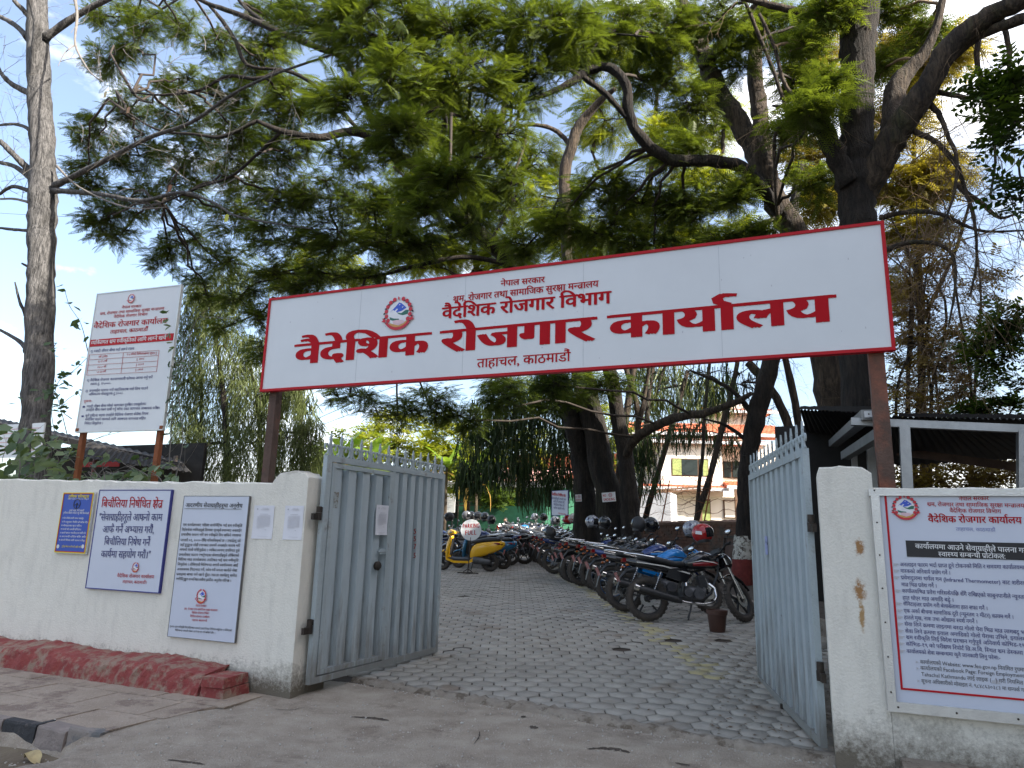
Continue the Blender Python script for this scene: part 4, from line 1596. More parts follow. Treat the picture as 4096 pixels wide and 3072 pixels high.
M_lf_y = leafmat('yellow_green_leaf', (.09, .14, .015), (.30, .32, .04), .55, inst=True)
M_lf_js = leafmat('broad_leaf', (.026, .052, .010), (.115, .17, .026), .4)
M_lf_ys = leafmat('bright_broad_leaf', (.09, .14, .015), (.30, .32, .04), .5)
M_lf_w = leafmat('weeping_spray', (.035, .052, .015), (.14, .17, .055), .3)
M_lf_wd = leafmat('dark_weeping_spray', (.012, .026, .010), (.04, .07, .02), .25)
M_lf_v = leafmat('vine_leaf', (.05, .09, .04), (.20, .26, .16), .3, .45)
M_lf_b = leafmat('banana_leaf', (.07, .16, .02), (.22, .32, .05), .45, .4)
M_lf_o = leafmat('ochre_leaf', (.13, .10, .02), (.30, .26, .05), .45, inst=True)

def wr(w, p):
    return w * VS / 2 * depth(p) / FPX
def smooth_pts(P, R, sub=5, jit=.0):
    out, rad = [], []
    n = len(P)
    for i in range(n - 1):
        p0, p1, p2, p3 = P[max(0, i - 1)], P[i], P[i + 1], P[min(n - 1, i + 2)]
        for k in range(sub):
            t = k / sub
            q_ = .5 * ((2 * p1) + (p2 - p0) * t + (2 * p0 - 5 * p1 + 4 * p2 - p3) * t * t + (3 * p1 - p0 - 3 * p2 + p3) * t ** 3)
            r = R[i] + (R[i + 1] - R[i]) * t
            if jit and (i or k):
                q_ = q_ + Vector((rnd.gauss(0, 1), rnd.gauss(0, 1), rnd.gauss(0, 1))) * r * jit
                r *= rnd.uniform(.93, 1.08)
            out.append(q_)
            rad.append(r)
    out.append(P[-1])
    rad.append(R[-1])
    return out, rad
TOBJ = {}
DENS = 4.7
class Tree:
    def __init__(s, name, label, cat, base, group=None):
        base = Vector(base)
        if name not in ('creeper', 'leafy_bough', 'painted_tree', 'leafy_bush'):
            base.z = gz(base.y)
        s.root = thing(name, label, cat, loc=base, group=group)
        s.sk = []
        s.inv = WM[s.root.name].inverted()
        s.tw = MB()
        s.fr = {}
    def limb(s, pts, m, name='branch', n=10, jit=.10, sub=5, flare=0):
        P = [VY(x, y, Y) for x, y, Y, w in pts]
        R = [wr(w, p) for (x, y, Y, w), p in zip(pts, P)]
        if name in ('trunk', 'stem') and P[0].z > gz(P[0].y) - .05 and pts[0][1] > 900:
            d = (P[0] - P[1]).normalized()
            zt_ = gz(P[0].y) - .12
            g_ = Vector((P[0].x + d.x * .4 * (P[0].z - zt_), P[0].y, zt_))
            P.insert(0, g_)
            R.insert(0, R[0] * 1.15)
        O, Rr = smooth_pts(P, R, sub, jit)
        if flare:
            Rr[0] *= 1 + flare
            Rr[1] *= 1 + flare * .45
        b = MB().tube(O, Rr, int(n * 1.6), jit=.06)
        part(name, b, m, s.root, 180, world=True)
        s.sk += list(zip(O, Rr))
        return O
    def wlimb(s, P, R, m, name='branch', n=8, jit=.1):
        O, Rr = smooth_pts([Vector(p) for p in P], R, 5, jit)
        part(name, MB().tube(O, Rr, n), m, s.root, 180, world=True)
        s.sk += list(zip(O, Rr))
    def near(s, p):
        return min(s.sk, key=lambda q_: (q_[0] - p).length + abs(min(0, p.z - q_[0].z + .0)) * .6)[0]
    def conn(s, a, b_, r0, r1, sag=.12, n=4, segs=5):
        L = (b_ - a).length
        off = Vector((rnd.gauss(0, .1), rnd.gauss(0, .1), rnd.uniform(0, sag) + .05)) * L
        pts, rad = [], []
        for k in range(segs + 1):
            t = k / segs
            p = a.lerp(b_, t) + off * (4 * t * (1 - t)) * .6
            if 0 < k < segs:
                p += Vector((rnd.gauss(0, .02), rnd.gauss(0, .02), rnd.gauss(0, .02))) * L
            pts.append(p)
            rad.append(r0 + (r1 - r0) * t)
        s.tw.tube(pts, rad, n, cap=False)
        return pts
    def cluster(s, x, y, rx, ry, Y, n, kind='frond', size=.34, hub_r=.035, link_=True, fpn=7, dr=.7, flat=.5, subs=4, droop=.35, tone=.5):
        c = VY(x, y, Y)
        k = VS * depth(c) / FPX
        RX, RY, RZ = rx * k, rx * k * dr, ry * k
        n = int(n * {'frond': 2.1, 'farfrond': DENS}.get(kind, 1.4))
        tone += rnd.gauss(0, .12)
        if kind in ('frond', 'farfrond'):
            rx, ry, subs = rx * 1.22, ry * 1.22, subs + 1
        hub = c + Vector((rnd.uniform(-.2, .2) * RX, rnd.uniform(-.2, .2) * RY, -.2 * RZ))
        if link_ and s.sk:
            a = s.near(hub)
            if (a - hub).length > .3:
                s.conn(a, hub, hub_r * 1.5, hub_r, .15, 5, 7)
        hs = []
        for i in range(subs):
            v = Vector((rnd.gauss(0, 1), rnd.gauss(0, 1), rnd.gauss(0, .8))).normalized() * .55
            h = c + Vector((v.x * RX, v.y * RY, v.z * RZ))
            pts = s.conn(hub, h, hub_r * .7, hub_r * .35, .1, 4, 5)
            hs += [pts[3], pts[5]]
        pos, dirs = [], []
        for i in range(n):
            while True:
                v = Vector((rnd.uniform(-1, 1), rnd.uniform(-1, 1), rnd.uniform(-1, 1)))
                if v.length < 1: break
            v = v.normalized() * (v.length ** .6)
            p = c + Vector((v.x * RX, v.y * RY, v.z * RZ))
            h = min(hs, key=lambda q_: (q_ - p).length)
            s.conn(h, p, .010, .005, .1, 3, 3)
            d = (p - h)
            d.z *= flat
            d = d.normalized() + Vector((rnd.gauss(0, .3), rnd.gauss(0, .3), rnd.gauss(0, .12) - .1))
            d.normalize()
            pos.append(p)
            dirs.append(d)
        F = s.fr.setdefault(kind, [[], [], [], [], []])
        for p, d in zip(pos, dirs):
            tn = tone + rnd.gauss(0, .16)
            side = d.cross(Vector((0, 0, 1)))
            for j in range(fpn):
                a = (j / (fpn - 1) - .5) * 2.4 + rnd.gauss(0, .4)
                dd = d * math.cos(a) + side * math.sin(a)
                dd.z = dd.z * .5 + rnd.gauss(-.12, .2)
                F[0].append(tuple(p - d * rnd.uniform(-.05, .42) + Vector((rnd.gauss(0, .05), rnd.gauss(0, .05), rnd.gauss(0, .04)))))
                F[1].append(tuple(dd))
                F[2].append((rnd.gauss(0, .4), rnd.gauss(0, .4), 1))
                F[3].append(size * rnd.uniform(.65, 1.2))
                F[4].append(tn + rnd.gauss(0, .08))
    def strands(s, x, y, rx, ry, Y, n, L=.6, kind='strand', tone=.5, link_=True, dr=.6, spr=.16):
        c = VY(x, y, Y)
        k = VS * depth(c) / FPX
        F = s.fr.setdefault(kind, [[], [], [], [], []])
        hub = c + Vector((0, 0, ry * k * .4))
        if link_ and s.sk:
            s.conn(s.near(hub), hub, .04, .02, .1, 4, 5)
        hs = []
        for i in range(6):
            a = rnd.uniform(0, 6.28)
            e = c + Vector((math.cos(a) * rx * k * .8, math.sin(a) * rx * k * dr, rnd.uniform(-.3, .7) * ry * k))
            pts = s.conn(hub, e, .018, .008, .25, 4, 5)
            hs += pts[1:]
        for i in range(n):
            a, r = rnd.uniform(0, 6.28), math.sqrt(rnd.random())
            p = c + Vector((math.cos(a) * r * rx * k, math.sin(a) * r * rx * k * dr, rnd.uniform(-1, 1) * ry * k))
            h = min(hs, key=lambda q_: (q_ - p).length)
            p = h.lerp(p, .93)
            F[0].append(tuple(p))
            F[1].append((rnd.gauss(0, spr), rnd.gauss(0, spr), -1))
            F[2].append((rnd.gauss(0, 1), rnd.gauss(0, 1), .1))
            F[3].append(L * rnd.uniform(.5, 1.25))
            F[4].append(tone + rnd.gauss(0, .26))
    def leafy(s, kind, F, m):
        # thousands of fronds set on points by geometry nodes (one uncountable mass per tree)
        global TOBJ
        key = (kind, m.name)
        if key not in TOBJ:
            V, Q, tf = TEMPL[kind]
            X1 = np.zeros((1, 3, 4))
            X1[0, :3, :3] = np.eye(3)
            me = scatter(kind, V, Q, X1, m, None)
            at = me.attributes.new('vein', 'FLOAT', 'FACE')
            at.data.foreach_set('value', np.array(tf, dtype=np.float32))
            TOBJ[key] = bpy.data.objects.new('frond', me)
        X = frames(np.array(F[0]), np.array(F[1]), np.array(F[2]), np.ones(len(F[0])))
        inv = np.array(s.inv)
        pos = np.array(F[0]) @ inv[:3, :3].T + inv[:3, 3]
        me = bpy.data.meshes.new('crown')
        me.vertices.add(len(pos))
        me.vertices.foreach_set('co', pos.astype(np.float32).ravel())
        eul = np.array([Matrix(x[:, :3]).to_euler() for x in X], dtype=np.float32)
        a = me.attributes.new('rot', 'FLOAT_VECTOR', 'POINT')
        a.data.foreach_set('vector', eul.ravel())
        a = me.attributes.new('size', 'FLOAT', 'POINT')
        a.data.foreach_set('value', np.array(F[3], dtype=np.float32))
        a = me.attributes.new('tone', 'FLOAT', 'POINT')
        a.data.foreach_set('value', np.array(F[4], dtype=np.float32))
        o = part('crown', me, None, s.root, kind='stuff')
        ng = bpy.data.node_groups.new('fronds', 'GeometryNodeTree')
        ng.interface.new_socket('Geometry', in_out='INPUT', socket_type='NodeSocketGeometry')
        ng.interface.new_socket('Geometry', in_out='OUTPUT', socket_type='NodeSocketGeometry')
        N, L = ng.nodes, ng.links
        gi, go = N.new('NodeGroupInput'), N.new('NodeGroupOutput')
        ip = N.new('GeometryNodeInstanceOnPoints')
        oi = N.new('GeometryNodeObjectInfo')
        oi.inputs['Object'].default_value = TOBJ[key]
        na = []
        for nm, ty in (('rot', 'FLOAT_VECTOR'), ('size', 'FLOAT')):
            n = N.new('GeometryNodeInputNamedAttribute')
            n.data_type = ty
            n.inputs['Name'].default_value = nm
            na.append(n)
        er = N.new('FunctionNodeEulerToRotation')
        L.new(na[0].outputs['Attribute'], er.inputs[0])
        L.new(gi.outputs[0], ip.inputs['Points'])
        L.new(oi.outputs['Geometry'], ip.inputs['Instance'])
        L.new(er.outputs[0], ip.inputs['Rotation'])
        L.new(na[1].outputs['Attribute'], ip.inputs['Scale'])
        L.new(ip.outputs[0], go.inputs[0])
        md = o.modifiers.new('fronds', 'NODES')
        md.node_group = ng
        print('FRONDS', s.root.name, kind, len(pos))
        return o
    def finish(s, mats, twig=M_twig):
        if s.tw.v:
            part('twigs', s.tw, twig, s.root, 180, world=True, kind='stuff')
        for kind, F in s.fr.items():
            V, Q, tf = TEMPL[kind]
            if kind in ('frond', 'farfrond'):
                o = s.leafy(kind, F, mats[kind])
                continue
            X = frames(np.array(F[0]), np.array(F[1]), np.array(F[2]), np.array(F[3]))
            me = scatter('crown', V, Q, X, mats[kind], np.array(F[4]), inv=s.inv, tf=tf)
            o = part('crown', me, None, s.root, kind='stuff')
            s.nt = len(X) * len(Q) * 2
            print('CROWN', s.root.name, kind, len(X), s.nt)
def t_frond(pairs=13, wid=.040, Lm=.27, droop=.22):
    V, Q, tf = [], [], []
    def zz(t): return -droop * t * t + .08 * t
    for sg in (-1, 1):
        for k in range(pairs):
            t = .10 + .88 * k / (pairs - 1)
            L = Lm * math.sin(math.pi * (.16 + .80 * t)) ** .8
            a = R_(62 - 22 * t)
            dx, dy = math.cos(a) * L, math.sin(a) * L * sg
            k0 = len(V)
            px, py = -dy / L * wid, dx / L * wid
            z = zz(t)
            V += [(t, 0, z), (t + dx * .4 + px * .5, dy * .4 + py * .5, z - .01), (t + dx, dy, z - L * .18), (t + dx * .45 - px * .5, dy * .45 - py * .5, z - .03)]
            Q.append((k0, k0 + 1, k0 + 2, k0 + 3))
            tf.append(rnd.uniform(-.06, .06))
    k0 = len(V)
    V += [(0, -.008, 0), (0, .008, 0), (1, .004, zz(1)), (1, -.004, zz(1))]
    Q.append((k0, k0 + 1, k0 + 2, k0 + 3))
    tf.append(.2)
    return V, Q, tf
def t_strand():
    V, Q, tf = [], [], []
    for i in range(4):
        a0, a1 = i / 4, (i + 1) / 4
        w0, w1 = .04 * (1 - a0 * .7), .04 * (1 - a1 * .7)
        k = len(V)
        c0, c1 = .03 * math.sin(a0 * 5), .03 * math.sin(a1 * 5)
        V += [(a0, -w0, c0), (a0, w0, c0), (a1, w1, c1), (a1, -w1, c1)]
        Q.append((k, k + 1, k + 2, k + 3))
        tf.append(0)
    for i in range(6):
        t = .08 + .84 * i / 5
        an = rnd.uniform(0, 6.28)
        L = .20 * (1 - .4 * t)
        y, z = math.cos(an), math.sin(an)
        k = len(V)
        V += [(t, 0, 0), (t + L * .35 + .02, y * L * .28, z * L * .28), (t + L, y * L * .36, z * L * .36), (t + L * .5, y * L * .12, z * L * .12)]
        Q.append((k, k + 1, k + 2, k + 3))
        tf.append(.12)
    return V, Q, tf
def t_sprig():
    V, Q, tf = [], [], []
    for i in range(9):
        t = i / 9
        sg = 1 if i % 2 else -1
        an = rnd.uniform(-.5, .5)
        L = .38
        dx, dy, dz = .55 * L, sg * .8 * L, an * L * .6
        k = len(V)
        V += [(t, 0, 0), (t + dx * .5 - dy * .22, dy * .5 + dx * .25, dz * .5 + .02), (t + dx, dy, dz), (t + dx * .5 + dy * .22, dy * .5 - dx * .25, dz * .5 - .02)]
        Q.append((k, k + 1, k + 2, k + 3))
        tf.append(rnd.uniform(-.15, .15))
    return V, Q, tf
TEMPL = {'frond': t_frond(), 'farfrond': t_frond(9, .052, .27), 'strand': t_strand(), 'sprig': t_sprig()}
def bare_twigs(tr, base, d, L, r, depth_=3, n=3, grav=0):
    """recursive leafless twigs"""
    pts, rad = [base], [r]
    p, dd = Vector(base), Vector(d).normalized()
    S_ = 5
    for k in range(S_):
        dd = (dd + Vector((rnd.gauss(0, .14), rnd.gauss(0, .14), rnd.gauss(0, .14) - grav))).normalized()
        p = p + dd * L / S_
        pts.append(p)
        rad.append(r * (1 - .75 * (k + 1) / S_))
    tr.tw.tube(pts, rad, 4 if r > .008 else 3, cap=False)
    if depth_ > 0:
        for i in range(n):
            k = rnd.randint(1, S_)
            ax = Vector((rnd.gauss(0, 1), rnd.gauss(0, 1), rnd.gauss(0, 1)))
            nd = (dd + ax.cross(dd).normalized() * rnd.uniform(.5, 1.1)).normalized()
            bare_twigs(tr, pts[k], nd, L * rnd.uniform(.45, .75), max(.0022, rad[k] * .75), depth_ - 1, n, grav)

# ---- pale leafless tree on the left
YT = 9.6
T = Tree('bare_tree', 'tall pale leafless tree with upswept side branches at the far left', 'tree', VY(68, 1085, YT))
T.limb([(68, 1085, YT, 66), (74, 1000, YT, 60), (77, 900, YT, 58), (84, 780, YT, 56), (88, 640, YT, 54), (90, 560, YT, 53), (91, 480, YT, 55), (93, 420, YT, 53), (92, 330, YT, 47), (87, 240, YT, 45), (83, 150, YT, 43), (81, 60, YT, 40), (80, -30, YT, 37)], M_barkl, 'trunk', 14, .02)
k = .3582
for pts, w0, w1, dY in [([(330, 1120), (650, 960), (900, 830), (1150, 740), (1400, 570), (1650, 450), (2000, 330)], 12, 4, -1.2), ([(330, 1150), (600, 1170), (850, 1210), (1100, 1160), (1300, 1230), (1450, 1310), (1880, 1380)], 11, 3, -.6),
                    ([(270, 230), (450, 100), (640, 0), (800, -80)], 16, 9, .4), ([(170, 230), (90, 150), (0, 100), (-100, 60)], 13, 7, .5), ([(190, 570), (110, 530), (50, 490), (0, 430), (-60, 300)], 14, 6, -.3), ([(195, 800), (150, 765), (80, 748), (0, 755)], 9, 5, .6),
                    ([(210, 1070), (150, 1000), (80, 930), (0, 850)], 17, 10, -.5), ([(190, 1080), (90, 1005), (0, 980)], 11, 8, .4), ([(180, 1150), (90, 1125), (40, 1140), (0, 1170)], 9, 6, .2), ([(180, 1222), (90, 1200), (0, 1200)], 6, 4, .4), ([(185, 1392), (90, 1385), (0, 1375)], 8, 5, .1),
                    ([(235, 540), (205, 470), (215, 300), (225, 150), (190, 0), (170, -80)], 20, 13, -.7), ([(185, 110), (130, 50), (80, 0)], 12, 8, -.3), ([(210, 1650), (170, 1610), (130, 1588)], 8, 4, -.2), ([(165, 2120), (120, 2060), (0, 1990)], 12, 6, .2), ([(160, 1900), (120, 1820), (90, 1700)], 9, 3, -.3),
                    ([(340, 1000), (480, 1130), (760, 1250), (1000, 1250)], 5, 2, -.4), ([(450, -20), (465, 100), (455, 270), (540, 430), (620, 490)], 7, 2, -.6), ([(455, 270), (390, 320), (350, 400)], 3, 1, -.6)]:
    n_ = len(pts) - 1
    T.limb([(x * k, y * k, YT + dY * i / n_, w0 + (w1 - w0) * i / n_) for i, (x, y) in enumerate(pts)], M_barkl if w0 > 7.5 else M_twigg, 'branch', 8, .05, flare=.35)
for p, r in [q_ for q_ in T.sk if q_[1] < .07][::5]:
    if rnd.random() < .5:
        bare_twigs(T, p, (rnd.uniform(-.4, 1), rnd.uniform(-.6, .4), rnd.uniform(-.2, 1)), rnd.uniform(.4, 1.1), .008, 2, 2)
for i in range(46):
    p = VY(rnd.uniform(-20, 80), rnd.uniform(0, 420), YT + rnd.uniform(-.5, .6))
    bare_twigs(T, p, (rnd.uniform(-1, 1), rnd.uniform(-.3, .3), rnd.uniform(-.3, 1)), rnd.uniform(.3, .8), .006, 2, 2)
# long bare twigs through the feathery foliage
for i in range(60):
    p = VY(rnd.uniform(150, 640), rnd.uniform(10, 420), 8.8 + rnd.uniform(-.5, .6))
    bare_twigs(T, p, (rnd.uniform(-1, 1), rnd.uniform(-.3, .3), rnd.uniform(-.8, .6)), rnd.uniform(.5, 1.3), .007, 2, 2)
T.finish({}, M_twigg)
# the few dead leaves caught in it
for i, (x, y, c) in enumerate([(228, 197, (.5, .42, .25)), (278, 230, (.33, .2, .12)), (368, 398, (.2, .09, .05)), (490, 462, (.42, .42, .06))]):
    p = VY(x, y, 8.6)
    b = MB()
    b.add([(0, 0, 0), (.05, .01, -.03), (.07, -.02, -.08), (.03, .01, -.14), (-.03, -.01, -.15), (-.06, .02, -.09), (-.04, 0, -.03)], [(0, 1, 2, 3), (0, 3, 4, 5), (0, 5, 6)])
    single('dead_leaf', b, mat('dead_leaf_%s' % 'abcd'[i], c, .8), ['pale curled dead leaf caught high in the bare tree', 'large brown torn leaf hanging in the bare twigs', 'dark brown dead leaf hanging over the lower bare branch', 'yellowing leaf hanging below the long bare branch'][i], 'leaf', 180).location = p

# ---- the big feathery trees
YA = 19.0
T = Tree('feathery_tree', 'large feathery tree with several dark stems beside the parked motorcycles', 'tree', VY(1305, 1110, YA))
T.limb([(1330, 1160, YA, 66), (1303, 1024, YA, 52), (1274, 878, YA, 48), (1255, 800, YA - .5, 46), (1200, 690, YA - 2, 45), (1114, 577, YA - 4, 42), (1028, 498, YA - 5, 36), (964, 442, YA - 6, 30), (912, 374, YA - 6.5, 26), (852, 330, YA - 7, 24), (777, 285, YA - 7.5, 20), (691, 297, YA - 8, 16), (609, 283, YA - 8.4, 12), (555, 261, YA - 8.6, 8)], M_barkd, 'trunk', 14, .07, flare=.3)
T.limb([(1268, 1140, YA + .3, 56), (1258, 1000, YA + .3, 44), (1235, 900, YA, 40), (1205, 810, YA - .3, 36), (1150, 700, YA - 1, 32), (1080, 620, YA - 2, 30)], M_barkd, 'stem', 12, .07, flare=.3)
T.limb([(1362, 1150, YA - .4, 44), (1357, 1050, YA - .4, 36), (1349, 980, YA - .4, 34), (1335, 902, YA - .4, 32), (1324, 829, YA - .6, 30), (1290, 700, YA - 1, 28), (1240, 580, YA - 2, 24)], M_barkd, 'stem', 12, .07, flare=.2)
T.limb([(1352, 985, YA - .5, 18), (1369, 951, YA - .8, 21), (1413, 922, YA - 1.5, 20), (1462, 902, YA - 2, 19), (1518, 893, YA - 2.5, 17), (1584, 871, YA - 3, 14), (1623, 850, YA - 3.3, 10)], M_barkm, 'branch', 10, .07)
T.limb([(1378, 945, YA - .9, 14), (1376, 880, YA - .9, 12), (1360, 820, YA - .9, 11), (1340, 760, YA - 1, 8)], M_barkm, 'branch', 8, .07)
T.limb([(1380, 920, YA - .9, 9), (1395, 840, YA - .9, 8), (1405, 780, YA - 1, 7)], M_barkm, 'branch', 8, .07)
T.limb([(852, 330, 12, 14), (800, 250, 11.3, 13), (762, 150, 10.8, 13), (739, 123, 10.6, 13), (680, 100, 10.4, 13), (609, 72, 10.2, 13), (519, 32, 10, 11), (448, 7, 9.9, 9), (380, -30, 9.8, 7)], M_barkd, 'branch', 9, .07)
T.limb([(609, 72, 10.2, 9), (560, 40, 10.2, 9), (520, 5, 10.2, 8), (500, -30, 10.2, 6)], M_barkd, 'branch', 8, .07)
T.limb([(609, 150, 10.6, 6), (534, 140, 10.4, 8), (510, 90, 10.3, 9), (480, 45, 10.2, 8), (448, 7, 10, 6)], M_barkd, 'branch', 8, .07)
T.limb([(609, 150, 10.6, 10), (560, 170, 10.5, 9), (491, 165, 10.4, 7), (430, 195, 10.3, 6), (350, 205, 10.2, 5), (286, 200, 10.2, 3)], M_barkd, 'branch', 8, .08)
T.limb([(777, 285, 11.5, 9), (700, 200, 11, 9), (640, 160, 10.8, 8), (600, 150, 10.6, 7)], M_barkd, 'branch', 8, .08)
T.limb([(555, 261, 10.4, 8), (480, 295, 10.3, 8), (420, 290, 10.2, 6), (340, 280, 10.2, 5), (270, 240, 10.2, 3)], M_barkd, 'branch', 8, .08)
T.limb([(609, 283, 10.6, 8), (560, 330, 10.8, 7), (500, 380, 11, 6), (430, 405, 11.2, 5), (350, 440, 11.4, 3)], M_barkd, 'branch', 8, .08)
T.limb([(1028, 498, 14, 12), (940, 520, 13.6, 10), (850, 540, 13.2, 8), (760, 520, 13, 6), (680, 540, 13, 4)], M_barkm, 'branch', 8, .08)
T.limb([(1100, 570, 14.6, 12), (1000, 555, 14, 10), (900, 575, 13.6, 9), (790, 600, 13.4, 6), (700, 590, 13.2, 4)], M_barkd, 'branch', 8, .08)
T.limb([(912, 374, 12.5, 14), (960, 280, 11.5, 13), (940, 180, 10.5, 11), (900, 80, 9.8, 10), (880, -10, 9.4, 8)], M_barkd, 'branch', 8, .08)
T.limb([(964, 442, 13, 14), (1060, 330, 12, 13), (1090, 230, 11, 11), (1100, 130, 10.4, 10), (1130, 20, 10, 8)], M_barkd, 'branch', 8, .08)
T.limb([(1226, 570, 17, 22), (1222, 470, 17, 24), (1220, 374, 17, 24), (1237, 311, 17, 25), (1252, 270, 17, 22), (1290, 225, 17, 16), (1330, 190, 16.8, 9)], M_barkm, 'branch', 10, .06)
T.limb([(1235, 318, 17, 13), (1205, 285, 17, 10), (1160, 270, 16.6, 8), (1110, 275, 16.4, 5)], M_barkm, 'branch', 8, .08)
# near fronds, hanging in front
for c in [(690, 30, 110, 60, 8.6, 24, .36), (830, 60, 120, 90, 8.4, 34, .38), (960, 60, 110, 90, 8.8, 32, .36), (880, 170, 110, 80, 8.4, 30, .38), (1010, 170, 110, 70, 8.8, 26, .36), (1120, 60, 110, 80, 9.2, 28, .36), (1230, 60, 90, 70, 9.6, 22, .36),
          (735, 210, 70, 55, 8.0, 16, .36), (860, 290, 90, 60, 8.0, 24, .38), (960, 390, 85, 45, 8.0, 20, .38), (905, 440, 55, 40, 7.9, 11, .36), (1060, 290, 90, 60, 9.2, 22, .36), (1090, 400, 80, 50, 9.6, 18, .34), (1150, 180, 90, 60, 9.8, 20, .36), (740, 60, 60, 70, 8.4, 14, .36), (760, 345, 60, 40, 8.4, 10, .36)]:
    T.cluster(*c[:6], size=c[6], hub_r=.022, droop=.4, tone=.55)
# further foliage to the left, blue-dark against the sky
for c in [(240, 30, 60, 45, 11.5, 14), (330, 30, 70, 40, 11.4, 12), (235, 130, 55, 50, 11.6, 16), (300, 90, 60, 50, 11.5, 14), (400, 60, 60, 40, 11, 9), (200, 290, 55, 50, 12, 20), (190, 380, 60, 50, 12, 20), (215, 470, 55, 45, 12.2, 18), (290, 230, 70, 40, 12, 18), (300, 330, 80, 50, 12, 24),
          (300, 430, 80, 50, 12.2, 22), (250, 500, 60, 35, 12.5, 12), (390, 180, 70, 35, 11.6, 15), (400, 250, 80, 40, 11.6, 18), (410, 330, 80, 50, 11.8, 22), (390, 420, 90, 50, 12.2, 22), (400, 520, 70, 45, 12.6, 16), (350, 555, 50, 35, 12.8, 10), (480, 100, 60, 45, 11, 12), (500, 200, 70, 50, 11.2, 20),
          (520, 290, 80, 50, 11.4, 24), (510, 380, 80, 50, 11.8, 22), (500, 470, 80, 50, 12.2, 20), (490, 560, 70, 45, 12.6, 18), (420, 600, 50, 30, 12.8, 6), (570, 130, 70, 60, 10.6, 20), (620, 220, 80, 60, 10.6, 26), (620, 320, 80, 50, 11, 24), (610, 420, 80, 50, 11.6, 22), (600, 510, 80, 50, 12, 20), (590, 590, 70, 35, 12.6, 14),
          (700, 420, 80, 50, 11.6, 22), (720, 510, 80, 50, 12, 20), (700, 590, 70, 35, 12.6, 14), (800, 430, 70, 50, 11.4, 18), (830, 520, 80, 45, 12, 18), (790, 590, 60, 25, 12.6, 10), (920, 520, 70, 40, 12.4, 16), (1010, 480, 70, 45, 12.4, 18), (600, 40, 80, 50, 10.4, 16), (930, 250, 80, 60, 11.4, 20), (1010, 400, 70, 50, 11.8, 16),
          (450, 630, 50, 35, 12.8, 8), (520, 640, 60, 40, 12.6, 13), (570, 680, 45, 45, 12.6, 11), (490, 700, 50, 35, 13, 7), (560, 760, 35, 40, 12.8, 6), (640, 620, 60, 30, 12.6, 9), (760, 850, 70, 35, 12.5, 9), (850, 890, 70, 40, 13, 10), (930, 870, 70, 45, 13.5, 13), (1000, 900, 60, 45, 14, 14), (1090, 860, 60, 40, 13.5, 13), (1200, 830, 60, 30, 13, 9), (1180, 860, 60, 40, 16.5, 14), (1250, 840, 60, 40, 17, 12), (1320, 830, 60, 30, 16.5, 10), (1090, 830, 60, 35, 15, 12)]:
    n_ = int(c[5] * (.9 if c[1] < 800 else 1))
    T.cluster(*c[:4], c[4] + .7, n_, kind='farfrond', size=.34, hub_r=.022, tone=.42)
T.finish({'frond': M_lf_j, 'farfrond': M_lf_j})

# ---- second feathery tree: thick stem right of the middle, with the arched limb
T = Tree('feathery_tree', 'feathery tree with a sunlit crooked stem and an arched dark limb above the sign', 'tree', VY(1800, 1080, 14.5))
T.limb([(1800, 1080, 14.5, 66), (1797, 900, 14.5, 60), (1785, 760, 14.3, 58), (1755, 620, 14, 58), (1722, 520, 13.8, 56), (1684, 450, 13.6, 50), (1659, 394, 13.5, 46), (1632, 330, 13.5, 44), (1601, 269, 13.5, 44), (1560, 215, 13.5, 42), (1535, 160, 13.5, 40), (1512, 100, 13.5, 34), (1480, 20, 13.5, 28), (1455, -40, 13.5, 24)], M_barkm, 'trunk', 14, .06, flare=.2)
T.limb([(1665, 410, 13.6, 34), (1655, 358, 13.7, 36), (1645, 290, 13.8, 36), (1637, 215, 14, 34), (1630, 143, 14.2, 30), (1641, 36, 14.4, 24), (1650, -30, 14.5, 20)], M_barkm, 'branch', 12, .05)
T.limb([(1690, 470, 13.6, 26), (1659, 423, 13.2, 28), (1601, 362, 12.8, 27), (1530, 347, 12.4, 25), (1447, 344, 12, 25), (1383, 296, 11.6, 24), (1357, 240, 11.4, 22), (1353, 183, 11.3, 21), (1316, 146, 11.2, 20), (1271, 153, 11.1, 18), (1226, 183, 11, 15), (1159, 210, 10.8, 9), (1110, 215, 10.6, 5)], M_barkd, 'branch', 12, .05)
T.limb([(1355, 255, 11.4, 12), (1310, 205, 11.2, 13), (1262, 168, 11.1, 12), (1230, 150, 11, 6)], M_barkd, 'branch', 8, .06)
T.limb([(1262, 155, 11.1, 7), (1285, 100, 11, 6), (1320, 75, 11, 5), (1400, 80, 11, 3)], M_barkd, 'branch', 8, .08)
T.limb([(1515, 150, 13.4, 20), (1560, 100, 13.2, 18), (1600, 50, 13, 15), (1640, 0, 12.8, 10)], M_barkm, 'branch', 8, .08)
T.limb([(1520, 120, 13.4, 16), (1440, 60, 13, 14), (1420, 0, 13, 9)], M_barkm, 'branch', 8, .08)
T.limb([(1680, 470, 13.2, 9), (1673, 300, 12.8, 8), (1700, 250, 12.6, 7), (1665, 140, 12.4, 8), (1630, 54, 12.2, 8), (1600, -20, 12, 7)], M_barkm, 'branch', 8, .08)
